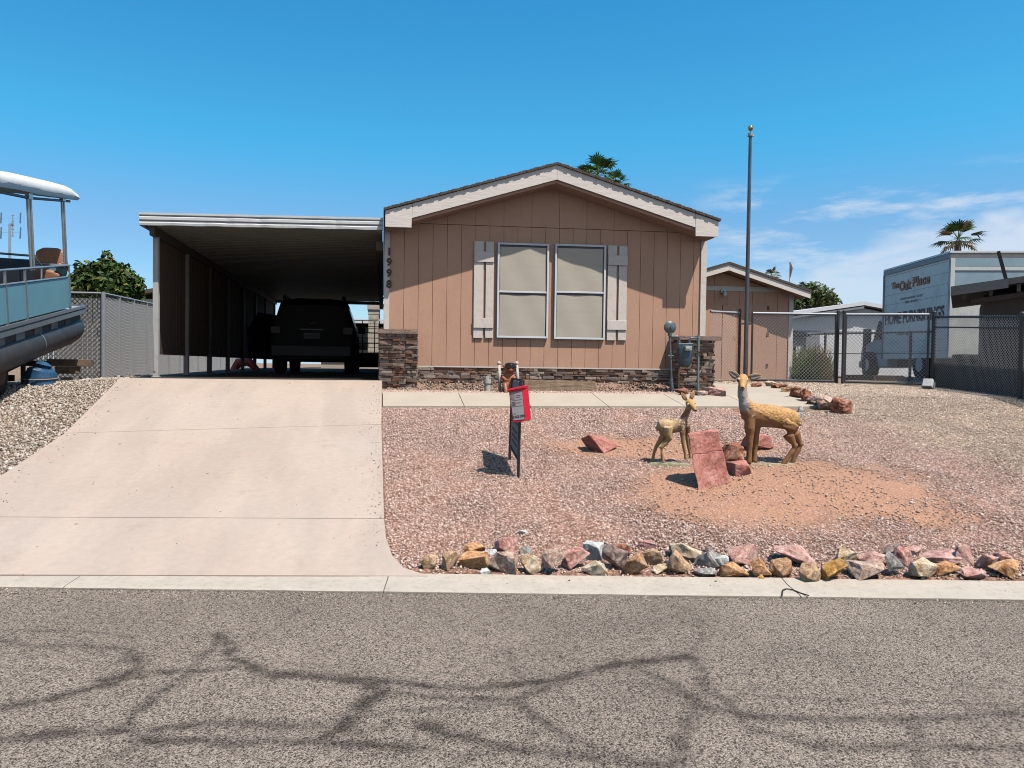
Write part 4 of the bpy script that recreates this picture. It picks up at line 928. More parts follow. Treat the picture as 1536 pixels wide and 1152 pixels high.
# lower fence behind the gates
lf2 = thing('low_fence', (*postat(1180, 19), 1.36), 'lower dark chain link fence standing behind the galvanised gates', 'fence')
la = postat(1176, 19.5); lb = postat(1400, 16.9); lz = top_z(1180, 502, 19.3)
mb = MB(); pipe(mb, (*la, lz), (*lb, lz), .02); pipe(mb, (*la, lz-.48), (*lb, lz-.48), .008); pipe(mb, (*la, g(*la)+.05), (*lb, g(*lb)+.05), .015); mb.build('rail', BLKP, lf2)
for t in (.03, .30, .57, .86): x_, y_ = mix(la[0], lb[0], t), mix(la[1], lb[1], t); mb = MB(); mb.cyl((x_, y_, g(x_, y_)-.05), (x_, y_, lz+.03), .03, 8); mb.build('post', BLKP, lf2)
mb = MB(); mesh_wires(mb, la, lb, g(*la)+.05, lz, g(*lb)+.05, lz, .09, .0025); mb.build('wire_mesh', WIRED, lf2)
# left: grey slatted fence along the neighbour's lot
SLG = mat('grey_slat', (.45, .44, .42), .7, var=.10, scale=7, dirt=((.25, .24, .22), 3, .3))
def slat_fence(name, label, a, b, za, zb_, wirem, pitch, step, gap, back=1, wr=.004, wp=.075, base=None, colr=SLG):
    t = thing(name, (a[0], a[1], za-1.75), label, 'fence'); va = Vector(a); vb = Vector(b); d = (vb-va); L_ = d.length; d.normalize(); nn = Vector((-d.y, d.x))*back
    zbot = lambda s: (g(*(va+d*s))-.02) if base is None else base
    mb = MB(); s_ = .04
    while s_ < L_-.03:
        p0 = va+d*s_+nn*.012; p1 = va+d*(s_+step-gap)+nn*.012; zt = mix(za, zb_, s_/L_)-.11
        mb.hexa([(p0.x, p0.y, zbot(s_)), (p1.x, p1.y, zbot(s_)), (p1.x+nn.x*.006, p1.y+nn.y*.006, zbot(s_)), (p0.x+nn.x*.006, p0.y+nn.y*.006, zbot(s_)), (p0.x, p0.y, zt), (p1.x, p1.y, zt), (p1.x+nn.x*.006, p1.y+nn.y*.006, zt), (p0.x+nn.x*.006, p0.y+nn.y*.006, zt)]); s_ += step
    mb.build('slat_panel', colr, t)
    mb = MB(); mesh_wires(mb, a, b, zbot(0), za, zbot(L_), zb_, wp, wr); mb.build('wire_mesh', wirem, t)
    mb = MB(); pipe(mb, (*a, za), (*b, zb_), .024); mb.build('top_rail', GALV, t)
    return t
ca = PZf(155, 440, 16.2); cbk = PZf(216, 455, 18.9); cfar = (mix(ca.x, cbk.x, 6.6), mix(ca.y, cbk.y, 6.6)); cl = PZf(40, 436, 16.0)
zf_ = ca.z
lft_ = slat_fence('side_fence', 'grey slatted chain link fence running back beside the carport', (ca.x, ca.y), cfar, zf_, zf_+.24, mat('grey_wire', (.34, .34, .34), .5, metal=.2), .075, .075, .006, back=1, wr=.003)
for i, t in enumerate((0., .36, .72, 1.08, 1.44, 1.8, 2.2, 2.6, 3.0, 3.4, 4.2, 5.0, 5.8)):
    x_, y_ = mix(ca.x, cbk.x, t), mix(ca.y, cbk.y, t); mb = MB(); mb.cyl((x_, y_, g(x_, y_)-.05), (x_, y_, zf_+.03), .045 if i == 0 else .03, 10); mb.build('post', GALV, lft_)
slat_fence('front_fence', 'grey slatted fence panel with black wire mesh behind the pontoon boat', (cl.x, cl.y), (ca.x-.05, ca.y), zf_, zf_, WIRED, .1, .098, .012, back=1, wr=.0048, wp=.098)

# ================================================================== FLAGPOLE
fp = thing('flagpole', (*postat(1117.5, 15.75), 1.3), 'tall grey steel flagpole topped with a small gold ball', 'flagpole')
x_, y_ = postat(1118, 15.75); ztp = top_z(1121, 207, 15.75); zb0 = g(x_, y_)
mb = MB(); xt = PZf(1121.3, 207, 15.75).x
mb.loft([(x_, y_, zb0-.05), (mix(x_, xt, .4), y_, mix(zb0, ztp, .4)), (mix(x_, xt, .7), y_, mix(zb0, ztp, .7)), (xt, y_, ztp)], [.046, .041, .036, .031], 14)
mb.build('pole', mat('pole_steel', (.12, .135, .15), .4, metal=.5, var=.25, scale=12, stretch=(1, 1, .3)), fp, auto=50)
mb = MB(); mb.cyl((xt, y_, ztp), (xt, y_, ztp+.06), .055, 14); mb.cyl((xt-.08, y_, ztp+.01), (xt+.08, y_, ztp+.01), .012); mb.build('truck_cap', GALV, fp)
mb = MB(); mb.cyl((xt, y_, ztp+.06), (xt, y_, ztp+.12), .01, 8); mb.ball((xt, y_, ztp+.165), .055, 16, 10); mb.build('ball_finial', mat('gold', (.75, .42, .12), .25, metal=.9), fp, smooth=True)
mb = MB()
for zz_ in (1.22,): mb.bar((x_-.14, y_, zb0+zz_), (x_+.14, y_, zb0+zz_), .03, .035)
mb.build('latch_bracket', BLKP, fp)
# ================================================================== ROCKS
RC = {
 'tan': rockmat('rock_tan', (.34, .17, .09), (.62, .41, .25), (.78, .60, .42)), 'orange': rockmat('rock_orange', (.34, .12, .05), (.68, .36, .17), (.80, .55, .34)),
 'pink': rockmat('rock_pink', (.36, .16, .13), (.64, .37, .31), (.78, .56, .49)), 'rose': rockmat('rock_rose', (.28, .10, .085), (.58, .31, .26), (.76, .54, .47)),
 'white': rockmat('rock_white', (.42, .42, .40), (.64, .65, .63), (.78, .78, .76)), 'grey': rockmat('rock_grey', (.15, .14, .13), (.36, .34, .32), (.58, .55, .51)),
 'dark': rockmat('rock_dark', (.08, .05, .045), (.24, .17, .15), (.52, .43, .39)), 'gold': rockmat('rock_gold', (.36, .14, .03), (.66, .37, .10), (.78, .55, .28)),
 'cream': rockmat('rock_cream', (.50, .26, .12), (.72, .56, .38), (.84, .78, .66)), 'mottled': rockmat('rock_mottled', (.24, .11, .07), (.56, .38, .29), (.76, .64, .56), 26),
 'rust': rockmat('rock_rust', (.14, .05, .03), (.36, .14, .08), (.55, .34, .25), 12), 'brown': rockmat('rock_brown', (.16, .07, .035), (.48, .27, .15), (.66, .46, .30)),
 'red': rockmat('rock_red', (.40, .15, .12), (.50, .21, .17), (.58, .28, .235), 5),
}
def place_rock(px, pyt, pyb, w, c, label, seed, name='border_rock', cat='rock', group=None, dep=.8, tilt=None, rough=.07, pts=16, sub=2, sink=.02, zadd=0., yaw=None):
    p = PG(px, pyb-1); q = (p-EYEV).dot(f0); s = q/FPX; W = w*s*1.1; D = W*dep
    H = max(((pyb-pyt)*s-.2*D)/.97, .35*W if pyb-pyt > 8 else .2*W)
    H = H*1.06+sink
    back = Vector((sn, cs, 0))*D*.42; c0 = Vector((p.x, p.y, 0))+back; gzv = gg(c0.x, c0.y)
    o = finish(name, rock_mesh((W*1.06, D, H*1.06), seed, pts, sub, rough), RC[c]); o.location = (c0.x, c0.y, min(gzv, p.z+.03)+H/2-sink+zadd)
    r = random.Random(seed); o.rotation_euler = tilt or (r.uniform(-.15, .15), r.uniform(-.2, .2), -TH+(r.uniform(-.5, .5) if yaw is None else yaw))
    tag(o, label, cat, group); return o
BR = [
 (643, 833, 856, 24, 'tan', 'low soil-coloured stone at the left end of the kerb rock row', 0),
 (676, 828, 858, 28, 'tan', 'tan sharp-edged rock, second from the left in the kerb row', 0),
 (712, 829, 859, 40, 'orange', 'broad orange-tan rock behind the small white stone', 0),
 (712, 816, 832, 30, 'orange', 'flat orange rock lying behind the broad orange-tan one', 0),
 (725, 853, 865, 19, 'white', 'small white stone at the foot of the broad orange-tan rock', 0),
 (738, 825, 835, 19, 'white', 'flat pale stone tucked behind the mottled rounded rock', 0),
 (758, 828, 864, 45, 'mottled', 'large mottled pinkish rounded rock near the left end of the row', 0),
 (764, 808, 833, 38, 'rose', 'pointed pink rock standing behind the mottled rounded one', 0),
 (792, 820, 836, 20, 'grey', 'light grey rock behind the yellow-tan wedge', 0),
 (798, 833, 863, 30, 'cream', 'yellow-tan wedge rock with one black shaded side', 0),
 (830, 828, 865, 32, 'mottled', 'pink-topped rock with a white band, right of the wedge', 0),
 (863, 823, 857, 37, 'rose', 'dark rose rock left of the white block', 0),
 (893, 814, 845, 34, 'white', 'white angular block rising at the back of the row', 0),
 (894, 843, 867, 38, 'cream', 'white and rust stone in front of the white block', 0),
 (924, 820, 859, 33, 'dark', 'dark purple-brown pointed rock right of the white block', 0),
 (934, 815, 834, 24, 'rust', 'terracotta slab leaning behind the dark pointed rock', 0),
 (957, 828, 866, 36, 'brown', 'knobbly orange-brown rock with dark hollows', 0),
 (969, 815, 829, 30, 'rose', 'low pink rock lying at the back above the knobbly brown one', 0),
 (981, 827, 853, 28, 'gold', 'mottled gold and tan rock beside the knobbly brown one', 0),
 (992, 848, 864, 20, 'cream', 'small cream stone near the kerb under the gold rock', 0),
 (1023, 829, 865, 38, 'tan', 'large rough tan rock below the cream arched one', 0),
 (1034, 813, 843, 46, 'cream', 'cream arched rock at the back of the row', 0),
 (1066, 824, 855, 38, 'grey', 'dark grey smooth rounded boulder', 0),
 (1062, 818, 832, 18, 'dark', 'small dark brown stone behind the grey boulder', 0),
 (1061, 856, 868, 30, 'grey', 'thin grey slab lying flat against the kerb', 0),
 (1082, 833, 855, 24, 'white', 'pale grey broken stone beside the grey boulder', 0),
 (1101, 840, 869, 44, 'orange', 'orange-brown rock with white streaks', 0),
 (1120, 820, 853, 46, 'pink', 'big smooth pink rock behind the orange-brown streaked one', 0),
 (1146, 837, 870, 31, 'orange', 'blocky orange rock with the tiny yellow stone at its foot', 0),
 (1141, 861, 871, 11, 'gold', 'tiny yellow stone at the kerb', 0),
 (1175, 837, 869, 33, 'brown', 'brown-tan rounded rock right of the blocky orange one', 0),
 (1202, 821, 857, 62, 'pink', 'widest pink boulder at the back of the row', 0),
 (1218, 845, 875, 30, 'tan', 'rough tan stone in front of the widest pink boulder', 0),
 (1256, 839, 875, 36, 'gold', 'bright yellow-gold rock, the yellowest of the kerb row', 0),
 (1273, 820, 849, 38, 'cream', 'cream and brown rock behind the yellow-gold one', 0),
 (1305, 847, 873, 54, 'mottled', 'long rust stone with a pale green band', 0),
 (1314, 830, 852, 38, 'pink', 'pale pink oval rock above the long banded stone', 0),
 (1333, 820, 835, 24, 'dark', 'dark brown stone behind the pale pink oval rock', 0),
 (1345, 833, 867, 26, 'grey', 'grey angular shard standing between pink rocks', 0),
 (1359, 823, 852, 28, 'rose', 'dark pink slab leaning behind the grey shard', 0),
 (1371, 820, 836, 28, 'pink', 'pink rock at the back beside the dark pink slab', 0),
 (1392, 833, 872, 38, 'cream', 'tall rock with a white top and rusty face', 0),
 (1428, 846, 870, 42, 'orange', 'dark orange-brown wedge right of the white-topped rock', 0),
 (1416, 825, 849, 52, 'rose', 'long rose rock behind the dark orange-brown wedge', 0),
 (1459, 821, 854, 33, 'pink', 'upright rounded pink rock with a dark crack beside it', 0),
 (1467, 855, 873, 38, 'pink', 'low flat pink stone under the upright pink rock', 0),
 (1489, 832, 859, 36, 'pink', 'jagged pink rock left of the last orange boulder', 0),
 (1520, 840, 870, 50, 'orange', 'smooth orange-tan boulder at the right end of the row', 0),
 (1517, 831, 845, 34, 'rose', 'dark pink flat rock behind the right-end boulder', 0),
 (1556, 836, 868, 40, 'tan', 'tan rock just past the right end of the frame', 0),
]
for i, (px, t, b, w, c, lab, z) in enumerate(BR):
    if px > 1550: continue
    if c == 'gold' and i in (18,): c = 'tan'
    place_rock(px, t, b, w, c, lab, 100+i, group='rocks bordering the yard along the kerb', dep=.72, zadd=z, pts=14 if i % 3 else 20)
# fallen red sandstone pieces around the deer
G2 = 'red sandstone pieces around the deer'
place_rock(905, 647, 682, 54, 'red', 'red sandstone boulder lying alone left of the fawn', 301, 'sandstone_rock', dep=.75, pts=13, sub=3, rough=.05)
place_rock(1113, 690, 724, 40, 'red', 'smooth pink sandstone rock right of the tall leaning slab', 302, 'sandstone_rock', dep=.9, pts=12, sub=3, rough=.04)
place_rock(1099, 668, 712, 36, 'rust', 'rough rust-red rock between the leaning slab and the doe', 303, 'sandstone_rock', dep=.8, rough=.16, pts=24)
place_rock(1139, 650, 679, 44, 'red', 'flat pink sandstone rock behind the doe\'s front legs', 311, 'sandstone_rock', dep=.8, pts=22, tilt=(0, .1, .3))
# tall leaning slab, two courses
bl = PG(1047, 740); br = PG(1097, 733); q = (bl-EYEV).dot(f0)
tl = PZf(1032, 652, q+.16); tr = PZf(1076, 645, q+.18); ax = (br-bl); n_ = ray(1046, 700); n_ = Vector((n_.x, n_.y, 0)).normalized()
def slabpt(s, t, d):
    b_ = bl.lerp(br, s); t_ = tl.lerp(tr, s); return b_.lerp(t_, t)+n_*d+Vector((.004*math.sin(t*9+s*4), 0, .006*math.sin(s*11)))
lbl = 'tall leaning red sandstone slab with a crack across it'
bm_ = MB()
def slabpart(t0, t1, dep, ofs=0.):
    nx, ny, nz_ = 7, 9, 5; V = {}; L_ = []; F = []
    def P(i, j, k):
        key = (i, j, k)
        if key not in V:
            s, t, d = i/nx, mix(t0, t1, j/ny), k/nz_*dep
            p = slabpt(s, t, d+ofs); e = Vector((p.x*9, p.y*9, p.z*9)); p = p+Vector((noise.noise(e), noise.noise(e+Vector((9, 0, 0))), noise.noise(e+Vector((0, 9, 0)))))*.016
            e = e*3.5; p = p+Vector((noise.noise(e), noise.noise(e+Vector((9, 0, 0))), 0))*.006
            V[key] = len(L_); L_.append(p)
        return V[key]
    for i in range(nx):
        for j in range(ny):
            F.append((P(i, j, 0), P(i+1, j, 0), P(i+1, j+1, 0), P(i, j+1, 0))); F.append((P(i, j, nz_), P(i, j+1, nz_), P(i+1, j+1, nz_), P(i+1, j, nz_)))
    for j in range(ny):
        for k in range(nz_):
            F.append((P(0, j, k), P(0, j+1, k), P(0, j+1, k+1), P(0, j, k+1))); F.append((P(nx, j, k), P(nx, j, k+1), P(nx, j+1, k+1), P(nx, j+1, k)))
    for i in range(nx):
        for k in range(nz_):
            F.append((P(i, 0, k), P(i, 0, k+1), P(i+1, 0, k+1), P(i+1, 0, k))); F.append((P(i, ny, k), P(i+1, ny, k), P(i+1, ny, k+1), P(i, ny, k+1)))
    bm_.add(L_, F)
slabpart(-.06, .648, .20); slabpart(.652, 1., .19, .004)
tag(bm_.build('sandstone_slab', RC['red'], bevel=.006), lbl, 'rock')
# rocks along the right edge of the path and by the corner of the house
WR = [(1140, 572, 584, 22, 'rust', 'dark red rock beside the deer ear at the far end of the path edge'), (1157, 571, 583, 16, 'cream', 'pale small stone at the far end of the path edge'),
      (1172, 573, 586, 20, 'rust', 'third rust rock from the gate end of the path edge'), (1187, 578, 592, 22, 'brown', 'brown rock midway along the path edge'),
      (1199, 580, 598, 20, 'rust', 'jagged red-brown rock midway along the path edge'), (1214, 586, 605, 22, 'rust', 'dark rust rock before the pair of big boulders'),
      (1224, 594, 611, 20, 'dark', 'dark rock squeezed against the big pinkish boulder'), (1241, 592, 617, 32, 'mottled', 'big pinkish boulder on the right of the path'), (1264, 597, 623, 34, 'rust', 'big rust-brown boulder at the near end of the path edge')]
for i, (px, t, b, w, c, lab) in enumerate(WR): place_rock(px, t, b, w, c, lab, 400+i, 'path_rock', group='rocks edging the path on the right', rough=.12, pts=20)
HR = [(1026, 582, 597, 24, 'rust', 'dark rust rock at the foot of the gas riser'), (1052, 583, 597, 26, 'mottled', 'pink and white rock below the right stone pillar'), (1075, 584, 598, 34, 'rose', 'flat dark red slab of rock at the corner of the walk')]
for i, (px, t, b, w, c, lab) in enumerate(HR): place_rock(px, t, b, w, c, lab, 430+i, 'corner_rock', group='rocks at the corner below the right pillar', rough=.1)
tag(place_rock(783, 797, 803, 17, 'white', 'flat white stone lying in the pink gravel behind the kerb rocks', 440, 'loose_stone'), None)
place_rock(1167, 712, 717, 9, 'white', 'tiny pale stone lying in front of the doe', 441, 'loose_stone')
# bits of crushed black drip hose on the gutter
p = PZ0(1173, 898); mb = MB(); pts = [PZ0(1173, 897), PZ0(1174, 890.5), PZ0(1179, 888.5), PZ0(1188, 889.5), PZ0(1200, 893), PZ0(1213, 897)]
mb.loft([Vector((v.x, v.y, .018+.008*(i in (1, 2, 3)))) for i, v in enumerate(pts)], .0045, 8); tag(mb.build('hose_scrap', DK, smooth=True), 'short bent scrap of black hose lying on the gutter', 'hose')

# ================================================================== DEER
def fused(name, build, material, parent, vox=.008, smooth=6, paint=None, factor=.5, wspace=False):
    mb = MB(); build(mb)
    if wspace: Mi = WM[parent].inverted(); mb.v = [Mi@Vector(v) for v in mb.v]
    me = bpy.data.meshes.new(name); me.from_pydata([tuple(v) for v in mb.v], [], mb.f)
    bm = bmesh.new(); bm.from_mesh(me); bmesh.ops.recalc_face_normals(bm, faces=bm.faces); bm.to_mesh(me); bm.free()
    o = bpy.data.objects.new('tmp', me); COL.objects.link(o)
    r = o.modifiers.new('r', 'REMESH'); r.mode = 'VOXEL'; r.voxel_size = vox; r.use_smooth_shade = True
    s = o.modifiers.new('s', 'SMOOTH'); s.factor = factor; s.iterations = smooth
    m2 = evalmesh(o, name); n = len(m2.vertices); V = np.zeros(n*3, np.float32); m2.vertices.foreach_get('co', V); V = V.reshape(-1, 3).astype(float)
    Nn = np.zeros(n*3, np.float32); m2.vertices.foreach_get('normal', Nn); Nn = Nn.reshape(-1, 3)
    if paint:
        c, disp = paint(V, Nn); V = V+Nn*disp[:, None]; m2.vertices.foreach_set('co', V.astype(np.float32).ravel())
        ca = m2.color_attributes.new('Col', 'FLOAT_COLOR', 'POINT'); A = np.ones((n, 4), np.float32); A[:, :3] = c; ca.data.foreach_set('color', A.ravel())
    m2.materials.clear(); return finish(name, m2, material, parent, smooth=True)
DEERM = mat('painted_resin', (1, 1, 1), .65, var=.07, scale=40, bump=.4, bscale=120, attr='Col', spec=.35, bdist=.004)
DB = PG(1150, 700)
qd = (DB-EYEV).dot(f0); SD = qd/FPX
doe = thing('deer_statue', (DB.x, DB.y, gg(DB.x, DB.y)), 'larger ochre doe statue standing sideways with its head turned to the street', 'statue', 'deer statues in the yard', rot=Matrix.Rotation(-TH-.02, 3, 'Z'))
zb = gg(DB.x, DB.y)
S_ = SD
def dp(px, py, d=0.):   # picture offset at the statue -> local coords (x right, y away, z up)
    return Vector((((px-1150)*(1+d/qd)+440*d/qd)*S_, d, (698-py)*S_*(1+d/qd)+.0+.004*0))
def n3(V, f): return np.array([noise.noise(Vector(v)*f) for v in V])
def doe_body(mb):
    B = lambda px, py, d=0.: dp(px, py, d)
    # trunk: rump -> loins -> chest -> neck base   (vertical radius, side radius)
    mb.loft([B(1197, 632, .05), B(1191, 632, .05), B(1180, 632, .045), B(1165, 629, .03), B(1150, 627, .015), B(1136, 626, .0), B(1124, 624, -.01), B(1117, 621, -.015)],
            [(.02, .03), (.075, .09), (.093, .12), (.098, .122), (.10, .128), (.10, .132), (.09, .12), (.05, .07)], 20)
    # neck, rising and slightly forward toward the viewer
    mb.loft([B(1124, 626, -.01), B(1119, 616, -.02), B(1115, 606, -.035), B(1112, 596, -.045), B(1111.5, 586, -.05), B(1112, 576, -.045)],
            [(.10, .10), (.082, .085), (.066, .068), (.056, .056), (.050, .052), (.045, .05)], 18)
    # head, muzzle toward the viewer and a little down
    mb.loft([B(1112, 570, -.01), B(1112, 570, -.035), B(1112, 571.5, -.07), B(1112, 574.5, -.11), B(1112, 579, -.155), B(1112, 581.5, -.195), B(1112, 582.5, -.215)],
            [(.03, .035), (.054, .056), (.058, .058), (.05, .05), (.036, .036), (.029, .029), (.016, .018)], 18)
    mb.ball(B(1106, 571.5, -.085), (.018, .03, .02), 10, 8); mb.ball(B(1118, 571.5, -.085), (.018, .03, .02), 10, 8)
    # legs
    for dx, dd in ((-.5, -.045), (7.5, .05)):
        mb.loft([B(1124+dx, 628, dd*.8), B(1124+dx, 645, dd), B(1124.5+dx, 656, dd), B(1124.5+dx, 668, dd), B(1124+dx, 680, dd), B(1124+dx, 688, dd), B(1123.5+dx, 697, dd)],
                [(.06, .07), (.058, .064), (.042, .046), (.037, .04), (.030, .032), (.030, .034), (.036, .042)], 14)
    for dx, dd, kx in ((0, -.03, 0), (12, .10, 8.5)):
        mb.loft([B(1186+dx*.3, 636, dd), B(1181+dx*.4, 645, dd), B(1181+dx*.8, 654, dd), B(1187+kx, 663, dd), B(1191.5+kx, 670, dd), B(1188+kx, 678, dd), B(1180+kx*1.2, 690, dd), B(1174+kx*1.6, 700, dd), B(1171.5+kx*1.6, 704, dd)],
                [(.07, .09), (.074, .09), (.058, .066), (.040, .043), (.034, .035), (.029, .031), (.026, .027), (.029, .032), (.034, .034)], 14)
    # tail
    mb.loft([B(1192, 628, .05), B(1196.5, 624, .05), B(1198.5, 617, .05), B(1199, 612, .05)], [(.035, .035), (.03, .034), (.026, .028), (.014, .015)], 12)
def lerpc(a, b, t): return np.array(a)[None]*(1-t[:, None])+np.array(b)[None]*t[:, None]
def doe_paint(V, Nn):
    x, y, z = V.T; S = S_
    px = 1150+x/S; py = 698-z/S
    och = (.64, .355, .135); brn = (.31, .15, .068); wht = (.50, .43, .40); drk = (.20, .10, .05)
    c = lerpc(brn, brn, np.zeros(len(x)))
    nz_ = n3(V, 14.)*.5
    line = np.interp(px, [1105, 1118, 1130, 1160, 1185, 1198], [606, 616, 622, 637, 641, 644])   # lower edge of the woolly saddle
    woolly = np.clip((line-py)/3+nz_*1.5, 0, 1)*np.clip((px-1112)/5, 0, 1)*np.clip((py-598)/4, 0, 1)
    c = c*(1-woolly[:, None])+np.array(och)[None]*woolly[:, None]
    face = np.clip((590-py)/3, 0, 1); c = c*(1-face[:, None])+np.array((.66, .35, .135))[None]*face[:, None]
    thr = np.clip((py-586)/2, 0, 1)*np.clip((622-py)/6, 0, 1)*np.clip((-Nn[:, 1]*.7-Nn[:, 0]*.5+.25)*2.5, 0, 1)*np.clip((1119-px)/3, 0, 1)
    c = c*(1-thr[:, None])+np.array(wht)[None]*thr[:, None]
    bel = np.clip((-Nn[:, 2]-.55)*3, 0, 1)*np.clip((1165-px)/10, 0, 1)*(py > 600)*(py < 660); c = c*(1-.5*bel[:, None])+np.array(wht)[None]*.5*bel[:, None]
    tail = np.clip((px-1196)/1.2, 0, 1)*(py < 629)*(py > 612)
    c = c*(1-tail[:, None])+np.array((.62, .58, .56))[None]*tail[:, None]
    chin = np.clip((-y-.15)/.03, 0, 1)*np.clip((py-582.5)/1.2, 0, 1)*(py < 592); c = c*(1-chin[:, None])+np.array((.60, .52, .45))[None]*chin[:, None]
    hoof = np.clip((py-692)/3, 0, 1)*.6; c = c*(1-hoof[:, None])+np.array(drk)[None]*hoof[:, None]
    spots = (n3(V, 30.) > .42)*np.exp(-((px-1122)/5)**2-((py-627)/3)**2)*.7; c = c*(1-spots[:, None])+np.array((.7, .6, .5))[None]*spots[:, None]
    c *= (1+.18*n3(V, 25.))[:, None]
    w = n3(V*np.array([1, 1, 1.6]), 55.); w2 = n3(V, 28.)
    disp = woolly*(.006+.007*w+.005*w2)+.0015*n3(V, 20.)
    c *= (1-woolly*.55*np.clip(-w*1.6-.05, 0, 1))[:, None]
    return c, disp
def ear(mb, base, tip, w, fold=(0, -1, 0)):
    b, t = Vector(base), Vector(tip); d = (t-b); L_ = d.length; d.normalize(); f = Vector(fold); s = d.cross(f).normalized(); f = s.cross(d).normalized()
    n = 8; V = []; 
    for i in range(n+1):
        k = i/n; r = w*math.sin(math.pi*min(.98, .12+k*.86))**.75*(1-.15*k)
        for j in range(5):
            q = (j-2)/2; V.append(b+d*L_*k+s*r*q+f*(.35*r*q*q))
    m = len(V); V2 = [v-f*.006 for v in V]
    F = [(i*5+j, i*5+j+1, (i+1)*5+j+1, (i+1)*5+j) for i in range(n) for j in range(4)]
    F2 = [tuple(m+x for x in reversed(q_)) for q_ in F]
    per = [0, 1, 2, 3, 4]+[i*5+4 for i in range(1, n+1)]+[n*5+j for j in (3, 2, 1, 0)]+[i*5 for i in range(n-1, 0, -1)]
    F3 = [(per[i], m+per[i], m+per[(i+1) % len(per)], per[(i+1) % len(per)]) for i in range(len(per))]
    mb.add(V+V2, F+F2+F3)
MD = WM[doe]
bo = fused('body', doe_body, DEERM, doe, .008, 5, doe_paint)
EARO = mat('ear_ochre', (.58, .33, .12), .6, var=.1); EARI = mat('ear_grey', (.24, .22, .23), .7, var=.2, scale=30)
EYW = mat('eye_white', (.75, .72, .66), .4); EYB = mat('eye_black', (.01, .008, .008), .1, spec=.8)
for s_, bpx, tpx, tpy in ((-1, 1105.5, 1090, 559), (1, 1119, 1140.5, 565)):
    b_ = dp(bpx, 569.5, -.05); t_ = dp(tpx, tpy, -.06); mb = MB(); ear(mb, b_, t_, .042); e_ = mb.build('ear', EARO, doe, smooth=True, local=True)
    mb = MB(); d_ = (t_-b_); ear(mb, b_+d_*.16+Vector((0, -.004, 0)), b_+d_*.9+Vector((0, -.004, 0)), .028); mb.build('ear_lining', EARI, e_, smooth=True, local=True)
for s_ in (-1, 1):
    mb = MB(); mb.ball(dp(1112+s_*6.2, 571, -.098), (.015, .022, .022), 12, 8); e_ = mb.build('eye_ring', EYW, doe, smooth=True, local=True)
    mb = MB(); mb.ball(dp(1112+s_*6.6, 572, -.106), (.012, .015, .015), 12, 8); mb.build('eye', EYB, e_, smooth=True, local=True)
mb = MB(); mb.ball(dp(1112, 581, -.214), (.018, .012, .012), 12, 8); mb.bar(dp(1109, 584.8, -.205), dp(1115, 584.8, -.205), .008, .006); mb.build('nose', EYB, doe, smooth=True, local=True)
# resin base
BASEM = mat('mossy_resin', (.16, .14, .07), .85, var=.4, scale=22, bump=1, bscale=60, col2=(.52, .46, .30))
def deerbase(parent, x0, x1, y0, y1, z, seed):
    mb = MB(); n = 26; V = [Vector((mix(x0, x1, .5), mix(y0, y1, .5), z+.012))]; 
    for ring, (k, zz) in enumerate(((.55, .012), (.9, .008), (1., -.01), (1.03, -.06))):
        for j in range(n):
            a = 2*math.pi*j/n; r_ = 1+.10*math.sin(a*3+seed)+.06*math.sin(a*7+seed*2)
            V.append(Vector((mix(x0, x1, .5)+math.copysign(abs(math.cos(a))**.8, math.cos(a))*(x1-x0)/2*k*r_, mix(y0, y1, .5)+math.copysign(abs(math.sin(a))**.8, math.sin(a))*(y1-y0)/2*k*r_, z+zz+.008*noise.noise(Vector((j*.7, ring, seed))))))
    F = [(0, 1+j, 1+(j+1) % n) for j in range(n)]+[(1+r_*n+j, 1+(r_+1)*n+j, 1+(r_+1)*n+(j+1) % n, 1+r_*n+(j+1) % n) for r_ in range(3) for j in range(n)]
    mb.add(V, F); mb.build('base', BASEM, parent, smooth=False, local=True, auto=40)
deerbase(doe, dp(1115, 0).x, dp(1192, 0).x, -.10, .15, -.006, 1)

